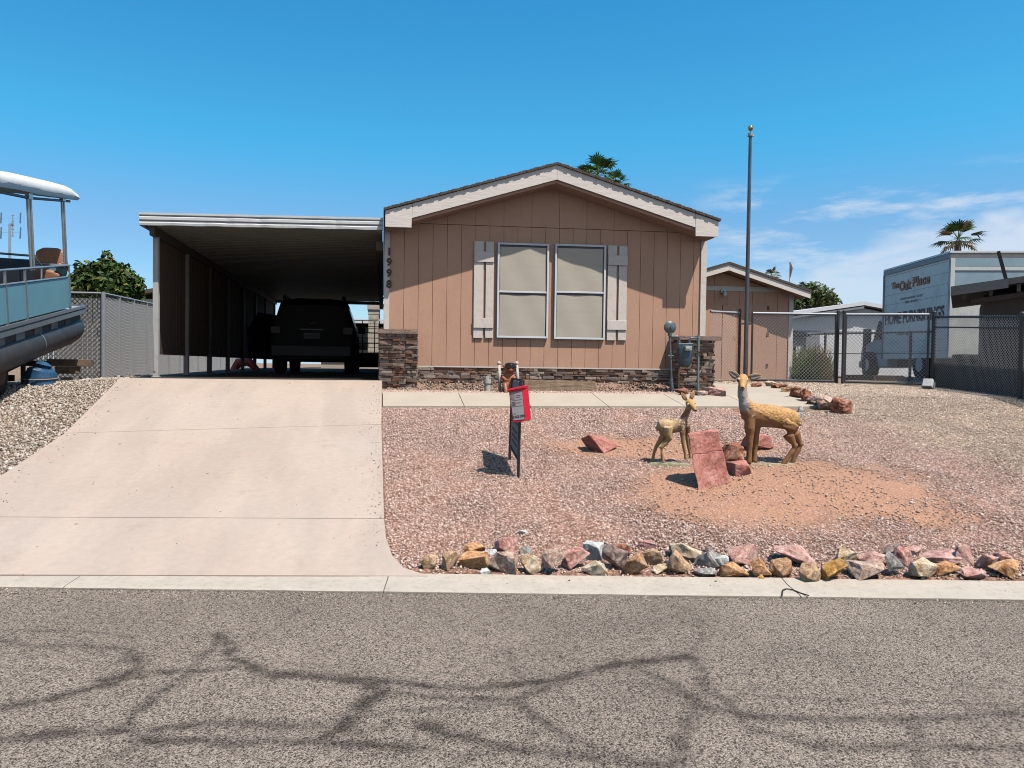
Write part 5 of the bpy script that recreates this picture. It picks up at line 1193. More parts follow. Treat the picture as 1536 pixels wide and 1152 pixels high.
# ---- fawn
FB = PG(1005, 698); qf = (FB-EYEV).dot(f0); SF = qf/FPX
fawn = thing('deer_statue', (FB.x, FB.y, gg(FB.x, FB.y)), 'small spotted fawn statue with big eyes left of the leaning slab', 'statue', 'deer statues in the yard', rot=Matrix.Rotation(-TH, 3, 'Z'))
def fp_(px, py, d=0.): return Vector((((px-1005)*(1+d/qf)+295*d/qf)*SF, d, (697-py)*SF*(1+d/qf)))
def fawn_body(mb):
    B = fp_
    mb.loft([B(985, 642, .02), B(988, 641, .02), B(994, 640, .02), B(1002, 640, .01), B(1010, 640, .0), B(1018, 637, -.01), B(1024, 633, -.02), B(1027, 629, -.02)],
            [(.02, .02), (.058, .068), (.072, .085), (.066, .078), (.062, .074), (.064, .08), (.052, .062), (.02, .03)], 16)
    mb.loft([B(1020, 636, -.01), B(1024, 628, -.02), B(1028, 620, -.03), B(1031, 612, -.04), B(1032, 605, -.04)], [(.052, .055), (.042, .045), (.033, .036), (.03, .032), (.028, .03)], 16)
    # head turned to the right and toward the viewer
    mb.loft([B(1029, 603, -.02), B(1031, 603, -.035), B(1033.5, 604.5, -.06), B(1036.5, 607.5, -.085), B(1039.5, 611, -.11), B(1041.5, 613.5, -.125), B(1042.2, 614.3, -.13)],
            [(.028, .03), (.047, .048), (.050, .050), (.038, .038), (.025, .026), (.018, .018), (.009, .009)], 16)
    for x0_, dd, k in ((1022, -.05, 0), (1029, .03, 1)):
        mb.loft([B(x0_, 638, dd*.6), B(x0_+1, 650, dd), B(x0_+2, 662, dd), B(x0_+4, 673, dd), B(x0_+6, 682, dd), B(x0_+6.5, 688, dd)], [(.042, .046), (.031, .033), (.023, .025), (.020, .021), (.017, .018), (.021, .025)], 12)
    for p, dd in (((1000, 993, 1001, 1003, 998, 992, 992.5, 994, 995), -.035), ((992, 992, 995, 993, 989, 984, 981, 979, 977), .06)):
        ys = (640, 645, 652, 658, 664, 671, 680, 690, 694)
        mb.loft([B(p[i], ys[i], dd) for i in (0, 2, 3, 4, 5, 6, 7, 8)], [(.055, .065), (.048, .055), (.038, .042), (.028, .03), (.021, .022), (.018, .018), (.017, .018), (.021, .023)], 12)
    mb.loft([B(987, 636, .02), B(985, 641, .02), B(985, 648, .02)], [(.018, .018), (.02, .02), (.01, .01)], 8)
def fawn_paint(V, Nn):
    x, y, z = V.T; px = 1005+x/SF; py = 697-z/SF
    och = np.array((.60, .37, .17)); brn = np.array((.26, .135, .065)); wht = np.array((.66, .58, .46))
    t = np.clip((px-1012)/5, 0, 1)*np.clip((py-612)/3, 0, 1)*np.clip((655-py)/4, 0, 1)
    leg = np.clip((py-655)/6, 0, 1)*.35
    c = och[None]*(1-t[:, None])+brn[None]*t[:, None]; c = c*(1-leg[:, None])+brn[None]*leg[:, None]
    face = np.clip((613-py)/3, 0, 1)*(px > 1018); c = c*(1-face[:, None])+np.array((.66, .37, .12))[None]*face[:, None]
    thr = np.clip((Nn[:, 0]-.1)*2, 0, 1)*np.clip((py-612)/2, 0, 1)*np.clip((630-py)/4, 0, 1); c = c*(1-thr[:, None])+np.array((.5, .42, .38))[None]*thr[:, None]
    # cream spots
    r_ = np.random.default_rng(3); sp = np.zeros(len(x))
    for _ in range(60):
        cx_, cz_ = r_.uniform(986, 1030), r_.uniform(624, 648)
        sp = np.maximum(sp, np.exp(-(((px-cx_)/1.3)**2+((py-cz_)/1.1)**2)**2))
    c = c*(1-.85*sp[:, None])+wht[None]*.85*sp[:, None]
    c *= (1+.15*n3(V, 30.))[:, None]
    return c, .001*n3(V, 30.)
fused('body', fawn_body, DEERM, fawn, .0065, 4, fawn_paint)
for b_, t_ in ((fp_(1027.5, 600, -.03), fp_(1020, 588.5, -.03)), (fp_(1034, 599, -.03), fp_(1038.5, 585.5, -.03))):
    mb = MB(); ear(mb, b_, t_, .028); e_ = mb.build('ear', EARO, fawn, smooth=True, local=True)
    mb = MB(); d_ = t_-b_; ear(mb, b_+d_*.18+Vector((0, -.004, 0)), b_+d_*.88+Vector((0, -.004, 0)), .017); mb.build('ear_lining', mat('ear_pink', (.50, .30, .20), .7), e_, smooth=True, local=True)
for c_, r_ in ((fp_(1030.8, 605.8, -.092), .017), (fp_(1039.6, 603.8, -.062), .014)):
    mb = MB(); mb.ball(c_, (r_, r_*.8, r_*1.05), 12, 8); e_ = mb.build('eye_ring', EYW, fawn, smooth=True, local=True)
    mb = MB(); mb.ball(c_+Vector((.003, -.009, -.001)), (r_*.62, r_*.5, r_*.68), 12, 8); mb.build('eye', EYB, e_, smooth=True, local=True)
mb = MB(); mb.ball(fp_(1042.2, 613.5, -.132), (.011, .01, .009), 10, 8); mb.build('nose', EYB, fawn, smooth=True, local=True)
deerbase(fawn, fp_(974, 0).x, fp_(1036, 0).x, -.11, .12, .012, 4)

# ================================================================== REAL-ESTATE SIGN with brochure box
sg = PG(777, 717); sf = PG(764, 690)
sign = thing('yard_sign', (sg.x, sg.y, gg(sg.x, sg.y)), 'black metal yard sign frame seen edge-on with grey panels', 'sign')
STEEL = mat('black_steel', (.015, .015, .017), .45)
zt1 = PZf(784, 580, (sg-EYEV).dot(f0)).z; tpN = PZf(781, 578, (sg-EYEV).dot(f0)); tpF = PZf(769, 557, (sf-EYEV).dot(f0))
ztop = (tpN.z+tpF.z)/2; tpN.z = ztop; tpF.z = ztop
for a_, b_ in ((sg, tpN), (sf, tpF)):
    mb = MB(); mb.bar((a_.x, a_.y, gg(a_.x, a_.y)-.1), b_, .028, .028, up=(0, 1, 0)); mb.build('post', STEEL, sign, bevel=.003)
def sp_(t, s):    # t 0 near..1 far, s 0 bottom..1 top
    return (sg.lerp(tpN, s)).lerp(sf.lerp(tpF, s), t)
for s_ in (.18, .52, .985): mb = MB(); mb.bar(sp_(0, s_), sp_(1, s_), .022, .022); mb.build('rail', STEEL, sign)
SP = mat('sign_panel', (.34, .33, .33), .6, var=.15, scale=20)
nrm_ = (sp_(1, .5)-sp_(0, .5)).cross(Vector((0, 0, 1))).normalized()
for s0, s1, nm in ((.55, .965, 'panel'), (.20, .50, 'panel')):
    mb = MB(); mb.prism([sp_(.04, s0), sp_(.96, s0), sp_(.96, s1), sp_(.04, s1)], nrm_*.006); pn = mb.build('panel', SP, sign)
    mb = MB()
    for k in range(3): z0 = mix(s0, s1, .25+.22*k); mb.prism([sp_(.2, z0)-nrm_*.0035, sp_(.8, z0)-nrm_*.0035, sp_(.8, z0+.03)-nrm_*.0035, sp_(.2, z0+.03)-nrm_*.0035], nrm_*.001)
    mb.build('lettering', mat('sign_ink', (.05, .05, .06), .6), pn)
# red brochure box hung on the near post, tilted
bq = (sg-EYEV).dot(f0)-.13
c4 = [PZf(763, 586, bq), PZf(784, 582.5, bq), PZf(788.5, 632, bq), PZf(769, 634, bq)]
box = thing('brochure_box', ((c4[0]+c4[2])/2), 'tilted red plastic flyer box with a grey flyer, hanging on the sign post', 'flyer box')
REDP = mat('red_plastic', (.72, .02, .05), .3, var=.04, spec=.5)
side = Vector((.055, .11, 0)); u_ = (c4[1]-c4[0]).normalized(); v_ = (c4[0]-c4[3]).normalized(); nb = u_.cross(v_).normalized()
if nb.y > 0: nb = -nb
mb = MB(); P_ = [c4[3], c4[2], c4[1], c4[0]]; ctr = sum(P_, Vector())/4
mb.prism([p for p in P_], Vector((.078, .10, .012))); bx_ = mb.build('shell', REDP, box, bevel=.004)
mb = MB(); a_, b_ = c4[0]-u_*.03-Vector((0, .03, 0)), c4[1]+u_*.005-Vector((0, .02, 0)); mb.hexa([a_, b_, b_+Vector((.078, .13, .0)), a_+Vector((.078, .13, .0)), a_+Vector((0.02, 0, .022)), b_+Vector((0.0, 0, .03)), b_+Vector((.078, .13, .03)), a_+Vector((.078, .13, .03))]); mb.build('lid', REDP, box, bevel=.003)
ins = [ctr+(p-ctr)*.86+nb*.004 for p in P_]; mb = MB(); mb.prism(ins, nb*.0015); pg = mb.build('flyer', mat('flyer_paper', (.36, .36, .37), .7, var=.06, scale=60), box)
def fl(s, t): return (ins[0].lerp(ins[1], s)).lerp(ins[3].lerp(ins[2], s), t)+nb*.003
for (s0, s1, t0, t1, col, nm) in ((.06, .34, .76, .92, (.30, .19, .17), 'photo'), (.06, .36, .52, .66, (.14, .11, .11), 'photo'), (.05, .95, .705, .715, (.15, .15, .15), 'rule'), (.05, .95, .485, .495, (.15, .15, .15), 'rule'), (.45, .85, .86, .875, (.25, .1, .12), 'rule'), (.45, .8, .60, .615, (.3, .1, .12), 'rule'), (.45, .85, .80, .812, (.2, .2, .2), 'rule'), (.12, .3, .215, .235, (.08, .08, .08), 'rule')):
    mb = MB(); mb.prism([fl(s0, t0), fl(s1, t0), fl(s1, t1), fl(s0, t1)], nb*.001); mb.build(nm, mat('ink_%d' % int(col[0]*100+t0*1000), col, .7), pg)
text_obj('lettering', 'TAKE ONE', frame(fl(.55, .115), u_, v_), .036, mat('sign_ink', (.05,)*3), pg, extrude=.0008, offset=.0012, sx=.78)

# ================================================================== GAS METER
GY_ = 12.75
gm = thing('gas_meter', (PYp(1005, 592, GY_).x, GY_, g(5.2, GY_)), 'blue-grey gas meter with pipes and round regulator in front of the right pillar', 'gas meter')
GP = mat('grey_pipe_paint', (.10, .135, .155), .45, metal=.2, var=.2, scale=20, dirt=((.5, .5, .48), 22, .5)); GB = mat('meter_blue', (.04, .075, .10), .35, var=.15, scale=12)
def G(px, py, d=0.): return PYp(px, py, GY_+d)
fl0 = G(1008, 594); fl0.z = g(fl0.x, GY_)-.05
mb = MB(); mb.loft([fl0, G(1004.5, 500)], .020, 10); mb.cyl(G(1008, 588), G(1006.5, 568), .034, 10); 
for py in (532, 536): mb.cyl(G(1005, py+1.5), G(1005, py-1.5), .036, 10)
mb.cyl(G(1002, 534, -.02), G(1010, 534, -.02), .014, 8)
mb.build('riser_pipe', GP, gm, auto=40)
mb = MB(); c_ = G(1005, 491); mb.loft([c_+Vector((0, .03, 0)), c_+Vector((0, .02, 0)), c_+Vector((0, -.02, 0)), c_+Vector((0, -.035, 0)), c_+Vector((0, -.05, 0))], [.07, .105, .108, .085, .04], 24); mb.cyl(c_+Vector((0, -.05, 0)), c_+Vector((0, -.08, 0)), .022, 12); mb.cyl(c_+Vector((0, 0, -.09)), c_+Vector((0, 0, -.15)), .035, 12)
mb.build('regulator', GP, gm, auto=40)
mb = MB(); mb.loft([G(1005, 505), G(1016, 504.5), G(1018.5, 507), G(1018.5, 516)], .019, 10); mb.cyl(G(1018.5, 517), G(1018.5, 512), .03, 10); mb.build('inlet_pipe', GP, gm, auto=50)
mb = MB(); mb.loft([G(1034, 517), G(1034, 509), G(1036, 507), G(1046, 506.5), G(1048, 504)], .017, 10); mb.cyl(G(1034, 517), G(1034, 513), .03, 10); mb.build('outlet_pipe', GP, gm, auto=50)
mb = MB(); e_ = G(1047, 586); e_.z = g(e_.x, GY_)-.03; mb.loft([G(1047.8, 503), e_], .020, 10); mb.cyl(G(1047.8, 503), G(1047.8, 508), .026, 10); mb.build('downpipe', mat('pipe_greenish', (.27, .34, .33), .4, metal=.3, var=.2, scale=10), gm, auto=40)
mb = MB(); e_ = G(1018, 588); e_.z = g(e_.x, GY_)-.03; mb.loft([G(1018.5, 552), e_], .009, 8); mb.build('vent_pipe', mat('brass_pipe', (.35, .25, .12), .5, metal=.4), gm)
mb = MB(); mb.loft([G(1041, 524), G(1047, 527, -.03), G(1052, 532, -.03), G(1053, 545, -.02), G(1050, 556)], .008, 8); mb.build('cable', STEEL, gm)
# body: two-lobed casting
def mbody(mb):
    mb.loft([G(1027, 517), G(1027, 522), G(1027, 531), G(1027, 541), G(1027, 548), G(1027, 551)], [(.13, .06), (.15, .085), (.148, .095), (.125, .09), (.10, .07), (.06, .04)], 24, up=(0, 1, 0))
    mb.box(G(1027, 519), (.29, .13, .10))
fused('meter_body', mbody, GB, gm, .012, 5, wspace=True)
mb = MB(); mb.box(G(1032, 522.5, -.11), (.125, .07, .085)); ix = mb.build('index_box', mat('index_grey', (.38, .40, .36), .4), gm, bevel=.008); mb = MB(); mb.box(G(1032, 521.5, -.149), (.075, .004, .035)); mb.build('dial', mat('dial_face', (.62, .6, .45), .3), ix)

# ================================================================== SMALL THINGS in front of the house
# PVC cleanout
c_ = PG(731, 591); c_ = Vector((c_.x, 12.75, 0)); c_.x = PYp(731, 590, 12.75).x; z0 = g(c_.x, 12.75); zt = PYp(731, 565, 12.75).z
cl_ = thing('cleanout_pipe', (c_.x, c_.y, z0), 'short white plastic cleanout pipe with square-plug cap by the skirting', 'pipe'); PVC = mat('pvc', (.60, .57, .50), .5, var=.1, scale=12)
mb = MB(); mb.cyl((c_.x, c_.y, z0-.05), (c_.x, c_.y, mix(z0, zt, .65)), .055, 18); mb.build('pipe', PVC, cl_, auto=40)
mb = MB(); mb.cyl((c_.x, c_.y, mix(z0, zt, .55)), (c_.x, c_.y, zt-.035), .068, 18); mb.box((c_.x, c_.y, zt-.012), (.05, .05, .045)); mb.build('cap', PVC, cl_, auto=40)
# weathered timber
a_ = PYp(786, 588, 12.9); b_ = PYp(892, 592, 12.9); zt_ = PYp(840, 571, 12.9).z
mb = MB(); n = 20; V = []
for i in range(n+1):
    x = mix(a_.x, b_.x, i/n); j = .006*math.sin(i*1.9)
    V += [(x, 12.86+j, g(x, 12.9)-.05), (x, 13.06, g(x, 12.9)-.05), (x, 13.06, zt_+.004*math.sin(i*2.7)), (x, 12.86+j, zt_+.005*math.sin(i*3.1))]
mb.add(V, [(i*4+j, (i+1)*4+j, (i+1)*4+(j+1) % 4, i*4+(j+1) % 4) for i in range(n) for j in range(4)]+[(0, 1, 2, 3), (n*4, n*4+1, n*4+2, n*4+3)])
tag(mb.build('landscape_timber', mat('weathered_wood', (.36, .25, .17), .9, var=.35, scale=7, bump=1, bscale=20, stretch=(.25, 3, 7), bdist=.01)), 'weathered brown landscape timber lying against the stone skirting', 'timber')
# figurine on a little white ladder-back stand
fgY = 12.62; F_ = lambda px, py, d=0.: PYp(px, py, fgY+d)
fg = thing('garden_figurine', (F_(764, 590).x, fgY, g(2, fgY)), 'little brown figurine with black shades on a white wooden frame behind the sign', 'figurine')
WD = mat('whitewashed_wood', (.60, .52, .47), .8, var=.2, scale=20); SK = mat('figurine_brown', (.34, .115, .055), .45, var=.25, scale=15); 
for pa_, pb_ in (((750, 592), (748.5, 545)), ((778, 592), (775, 545))):
    mb = MB(); a_ = F_(*pa_); a_.z = g(a_.x, fgY)-.02; mb.loft([a_, F_(*pb_)], .026, 8); mb.ball(F_(pb_[0], pb_[1]), .034, 10, 8); mb.build('stand_post', WD, fg, smooth=True)
mb = MB(); a_ = F_(756, 580, -.12); mb.loft([F_(752, 580, -.1), F_(756, 580, -.1)], .03, 12); mb.loft([F_(753, 584, .02), F_(775, 584, .02)], .02, 8); mb.build('stand_rung', WD, fg, smooth=True)
def figb(mb):
    mb.loft([F_(764, 590), F_(764, 580), F_(763, 570), F_(763, 562), F_(764, 558)], [(.09, .08), (.12, .10), (.10, .085), (.075, .065), (.045, .05)], 16)
    mb.ball(F_(764.5, 553, -.02), (.095, .09, .085), 16, 12); mb.ball(F_(766, 555, -.09), (.05, .05, .04), 12, 10)
    for s_ in (-1, 1):
        mb.ball(F_(764+s_*7.5, 549.5), (.03, .02, .035), 10, 8)
        mb.loft([F_(763+s_*5, 563), F_(763+s_*9, 567, -.06), F_(764+s_*4, 571, -.14)], [.04, .034, .03], 10)
        mb.loft([F_(764+s_*5, 586, -.02), F_(764+s_*7, 576, -.12), F_(764+s_*5, 587, -.19)], [.055, .048, .035], 10); mb.ball(F_(764+s_*5.5, 588, -.22), (.035, .06, .03), 10, 8)
fused('body', figb, SK, fg, .014, 4, wspace=True)
mb = MB(); mb.loft([F_(758, 550.5, -.085), F_(762, 549.5, -.105), F_(770, 549.5, -.105), F_(773.5, 551, -.07)], [(.02, .025), (.035, .045), (.035, .045), (.02, .025)], 10); mb.ball(F_(765, 546.5, -.01), (.085, .08, .03), 14, 8); mb.build('shades', EYB, fg, smooth=True)
# ================================================================== PONTOON BOAT on its trailer (left)
bd = ray(453, 372).normalized(); corner = PZf(126, 459, 14.3)
bxr = Vector((bd.y, -bd.x, 0)).normalized(); bup = bxr.cross(bd)
Rb = Matrix((bxr, bd, bup)).transposed()
boat = thing('pontoon_boat', corner, 'pale blue pontoon boat with white canopy parked on a trailer at the left edge', 'boat', rot=Rb)
MBt = WM[boat].inverted()
def BL(px, py, x=0.):   # picture point on the boat's plane x = const -> local coordinates
    p = Ppl(px, py, corner+bxr*x, bxr); return MBt@p
LEN = -7.2; WID = -2.45
yA = BL(104, 430).y; yR = BL(112, 470).y
zt = BL(104, 398).z; zb2 = BL(104, 457).z; zmid = BL(88, 417).z
ALUM = mat('brushed_alu', (.50, .52, .54), .35, metal=.7, var=.1, scale=10); BLUE = mat('blue_panel', (.19, .42, .50), .3, var=.05, scale=2, spec=.5)
DKG = mat('deck_trim', (.34, .34, .33), .5, var=.1, scale=6); TUBE = mat('pontoon_alu', (.075, .075, .075), .5, metal=.4, var=.2, scale=5)
mb = MB(); mb.bx(WID, 0, LEN, 0.0, -.14, -.0); mb.build('deck', DKG, boat, local=True)
mb = MB(); mb.bx(.002, .03, LEN, .01, -.03, .02); mb.bx(.002, .022, LEN, .01, -.13, -.05); mb.bx(WID, .03, .002, .03, -.13, .02); mb.build('deck_rim', ALUM, boat, local=True)
mb = MB(); mb.bx(-.10, -.06, LEN, -.05, -.28, -.141); mb.build('riser_bracket', TUBE, boat, local=True)
for k in range(8): mb = MB(); mb.bx(-.059, -.05, -1.0-k*.8, -.65-k*.8, -.27, -.145); mb.build('shade_panel', DKG if k % 2 else mat('panel_grey', (.22, .22, .21), .6), boat, local=True)
tr_ = .235
for x_ in (-.20, WID+.25):
    mb = MB(); zc = -.205-tr_; mb.loft([(x_, LEN, zc), (x_, -1.1, zc), (x_, -.55, zc+.0), (x_, -.2, zc+.02), (x_, .04, zc+.05), (x_, .16, zc+.08)], [tr_, tr_, tr_, tr_*.97, tr_*.78, tr_*.35], 28); mb.build('pontoon', TUBE, boat, local=True, auto=50)
    mb = MB(); mb.loft([(x_, -2.4, zc), (x_, -2.36, zc)], tr_+.004, 28, cap=False); mb.build('weld_band', ALUM, boat, local=True)
# side rail fence panels (right side) and bow panel
posts_y = [yA, BL(38, 430).y, BL(8, 430).y]; st_ = posts_y[1]-posts_y[2]
while posts_y[-1] > LEN+.6: posts_y.append(posts_y[-1]-max(abs(st_), .5)*1.6)
for x_ in (0., WID):
    for i, y in enumerate(posts_y): mb = MB(); mb.bx(x_-.018, x_+.018, y-.018, y+.018, .02, zmid+.02 if i else zt); mb.build('rail_post', ALUM, boat, local=True)
    mb = MB(); mb.loft([(x_, LEN+.3, zmid), (x_, yA-.14, zmid), (x_, yA-.05, zmid+.05), (x_, yA-.02, zt-.02)], .017, 8); mb.build('panel_rail', ALUM, boat, local=True)
    mb = MB(); mb.loft([(x_, LEN+.3, zt), (x_, yA, zt)], .019, 8); mb.build('top_rail', ALUM, boat, local=True)
    for i in range(len(posts_y)-1):
        y0, y1 = posts_y[i+1]+.02, posts_y[i]-.02; mb = MB()
        mb.bx(x_-.006, x_+.006, y0, y1, .045, zmid-.012); mb.build('side_panel', BLUE, boat, local=True)
        if i > 0 or True: m_ = MB(); yy_ = posts_y[i+1]; m_.bx(x_-.015, x_+.015, yy_-.015, yy_+.015, zmid, zt); m_.build('rail_stub', ALUM, boat, local=True)
mb = MB(); mb.bx(WID, -.0, yA-.006, yA+.006, .045, zt-.02); mb.build('bow_panel', BLUE, boat, local=True)
mb = MB(); mb.loft([(WID, yA, zt), (0, yA, zt)], .019, 8); mb.build('bow_rail', ALUM, boat, local=True)
mb = MB(); mb.bx(-.17, .02, yA-.16, yA+.06, zt-.01, zt+.015); mb.build('corner_cap', DKG, boat, local=True)
# canopy frame and roll
cx_ = -.06
pA, pB = BL(94, 300, cx_), BL(43.5, 297, cx_)
for x_ in (cx_, WID-cx_):
    for p, w_ in ((pA, .055), (pB, .06)):
        for s_ in (-1, 1): mb = MB(); yy = p.y+s_*w_*1.1; mb.cyl((x_, yy, zt-.04), (x_, yy, p.z), .024 if w_ == .06 and s_ < 0 else .019, 10); mb.build('canopy_pole', ALUM, boat, local=True)
        mb = MB(); mb.bx(x_-.03, x_+.03, p.y-w_*1.5, p.y+w_*1.5, p.z-.02, p.z+.07); mb.build('pole_bracket', ALUM, boat, local=True)
    mb = MB(); e0 = BL(104, 302, cx_); e1 = BL(0, 293, cx_); mb.loft([(x_, e0.y, pA.z-.0), (x_, pB.y, pB.z-.0), (x_, e1.y-1.5, pB.z+.02)], .022, 10); mb.build('canopy_rail', TUBE, boat, local=True)
CAN = mat('white_canvas', (.74, .73, .70), .8, var=.03, bump=.3, bscale=8, bdist=.01)
tY = [-4.2]+[BL(p, 265, cx_).y for p in (0, 20, 50, 80, 100, 110)]
tZ0 = [BL(0, 282, cx_).z]+[BL(p, q_, cx_).z for p, q_ in ((0, 281), (20, 284), (50, 291), (80, 295), (100, 298.5), (110, 300))]
tZ1 = [BL(0, 256, cx_).z+.05]+[BL(p, q_, cx_).z for p, q_ in ((0, 256), (20, 259), (50, 266), (80, 273), (100, 278.5), (110, 289))]
V = []; k = 10
for y, a_, b_ in zip(tY, tZ0, tZ1):
    r_ = (b_-a_)
    ring = [(cx_+.06, a_+.0), (cx_+.10, a_+r_*.35), (cx_+.06, a_+r_*.8), (cx_-.05, b_), ((cx_+WID)/2, b_+.05), (WID-cx_+.05, b_), (WID-cx_-.06, a_+r_*.8), (WID-cx_-.10, a_+r_*.35), (WID-cx_-.06, a_), ((cx_+WID)/2, a_+r_*.6)]
    V += [Vector((x_, y, z_)) for x_, z_ in ring]
mb = MB(); mb.add(V, [(i*k+j, (i+1)*k+j, (i+1)*k+(j+1) % k, i*k+(j+1) % k) for i in range(len(tY)-1) for j in range(k)]+[tuple(range(k)), tuple((len(tY)-1)*k+j for j in range(k))])
mb.build('canopy', CAN, boat, local=True, auto=50)
# seat and dark cover
sp0 = BL(74, 405, -.35)
seatc = Vector((-.40, sp0.y, 0))
LEATH = mat('tan_vinyl', (.46, .22, .13), .5, var=.15, scale=6, bump=.3, bscale=10); 
def seatb(mb):
    z_ = zt-.18; mb.loft([seatc+Vector((0, -.28, z_)), seatc+Vector((0, .26, z_))], [(.30, .10), (.30, .10)], 14)
    mb.loft([seatc+Vector((0, .22, z_)), seatc+Vector((0, .30, z_+.18)), seatc+Vector((0, .32, z_+.40)), seatc+Vector((0, .30, z_+.46))], [(.30, .08), (.29, .08), (.25, .07), (.14, .05)], 14)
    mb.loft([seatc+Vector((.26, -.22, z_+.16)), seatc+Vector((.27, .2, z_+.2))], .05, 10); mb.loft([seatc+Vector((-.26, -.22, z_+.16)), seatc+Vector((-.27, .2, z_+.2))], .05, 10)
st = fused('seat', seatb, LEATH, boat, .02, 4)
mb = MB(); mb.cyl(seatc+Vector((0, 0, .02)), seatc+Vector((0, 0, zt-.22)), .05); mb.build('seat_pedestal', DKG, boat, local=True)
ck = BL(15, 392, -.5)
mb = MB(); mb.hexa([(-1.9, ck.y-1.4, .1), (-.25, ck.y-1.4, .1), (-.25, ck.y+.45, .1), (-1.9, ck.y+.45, .1), (-1.8, ck.y-1.3, zt+.16), (-.3, ck.y-1.3, zt+.16), (-.3, ck.y+.42, zt+.10), (-1.8, ck.y+.42, zt+.10)]); mb.build('console_cover', mat('black_canvas', (.012, .014, .02), .8), boat, local=True, bevel=.03)
mb = MB(); mb.loft([(-.22, ck.y+.42, .1), (-.2, ck.y+.5, zt+.0), (-.25, ck.y+.35, zt+.16), (-1.2, ck.y+.35, zt+.2)], .018, 8); mb.build('grab_rail', ALUM, boat, local=True)
# trailer (its own thing)
trl = thing('boat_trailer', (corner.x-1.2, corner.y-2.5, g(corner.x-1.2, corner.y-2.5)), 'dark steel boat trailer with wood bunks under the pontoon boat', 'trailer')
RUST = mat('dark_rusty_steel', (.035, .028, .024), .8, var=.4, scale=9); WBL = mat('old_wood_block', (.20, .14, .10), .9, var=.3, scale=10)
def TL(x, y, z): return WM[boat]@Vector((x, y, z))
def gp(x, y, h): v = TL(x, y, 0); return Vector((v.x, v.y, gg(v.x, v.y)+h))
for x_ in (-.62, WID+.70):
    mb = MB(); mb.bar(TL(x_, LEN, -.95), TL(x_, -.35, -.80), .09, .13); mb.build('frame_rail', RUST, trl)
    mb = MB(); mb.bar(TL(x_+.12, LEN, -.80), TL(x_+.12, -.75, -.75), .12, .06); mb.build('bunk', WBL, trl)
for y_ in (-.8, -2.4, -4.4):
    mb = MB(); mb.bar(TL(-.45, y_, -.98), TL(WID+.5, y_, -.98), .08, .10); mb.build('cross_member', RUST, trl)
mb = MB(); mb.bar(TL(-1.2, -.6, -.95), TL(-1.2, .55, -.98), .10, .12); mb.build('tongue', RUST, trl)
for x_ in (-.35, WID+.3):
    c_ = gp(x_, -3.4, .33); mb = MB(); a_ = bxr*.11; mb.loft([c_-a_, c_-a_*.8, c_+a_*.8, c_+a_], [.28, .33, .33, .28], 22); w_ = mb.build('wheel', TYRE, trl, auto=40); mb = MB(); mb.loft([c_+a_*.9, c_+a_*1.1], [.18, .16], 14); mb.build('rim', mat('rusty_steel', (.12, .07, .05)), w_)
mb = MB(); v = gp(-.75, -.9, 0); mb.cyl(v, v+Vector((0, 0, 1.1)), .04); mb.build('jack_stand', RUST, trl)
# wood cribbing at the far end
for i, (px, py, w_, h_) in enumerate(((106, 544, .75, .13), (102, 555, .42, .14))):
    p = PZf(px, py, 14.5); mb = MB(); mb.box(p, (w_, .3, h_), Matrix.Rotation(.15+i*.2, 3, 'Z')); tag(mb.build('wood_block', WBL, bevel=.01), ('long dark timber block under the boat bow', 'short wooden block below the long one under the boat bow')[i], 'wood block')
p = PZf(107, 566, 14.5); mb = MB(); mb.box((p.x, p.y, (p.z+gg(p.x, p.y))/2-.03), (.3, .25, max(.1, p.z-gg(p.x, p.y)+.06))); tag(mb.build('concrete_block', mat('block_grey', (.3, .28, .26), .9, bump=.6)), 'grey concrete block under the short wooden block', 'block')
# blue tarp-wrapped motor with a strap
tb = PG(52, 579); tp = thing('tarp_bundle', (tb.x, tb.y, gg(tb.x, tb.y)), 'upright bundle wrapped in blue tarp and tied with cord beneath the boat', 'tarp')
TARP = mat('blue_tarp', (.03, .10, .20), .5, var=.25, scale=6, bump=.8, bscale=9, bdist=.02); q_ = (tb-EYEV).dot(f0); s_ = q_/FPX
mb = MB(); c_ = Vector((tb.x, tb.y+.2, gg(tb.x, tb.y+.2)-.03)); hgt = (579-541)*s_
mb.loft([c_, c_+Vector((.0, 0, hgt*.3)), c_+Vector((.02, 0, hgt*.65)), c_+Vector((.05, 0, hgt*.9)), c_+Vector((.06, 0, hgt))], [(.24, .2), (.235, .2), (.20, .18), (.13, .13), (.03, .03)], 18); 
rr_ = random.Random(3); mb.v = [tuple(Vector(v)+Vector((noise.noise(Vector(v)*6), noise.noise(Vector(v)*6+Vector((5, 0, 0))), 0))*.035) for v in mb.v]; mb.build('tarp', TARP, tp, auto=35)
mb = MB(); mb.loft([c_+Vector((.25*math.cos(a), .215*math.sin(a), hgt*.33+.02*math.sin(a))) for a in [k*math.pi/8 for k in range(17)]], .011, 6); mb.build('cord', mat('tan_cord', (.35, .24, .16), .9), tp)
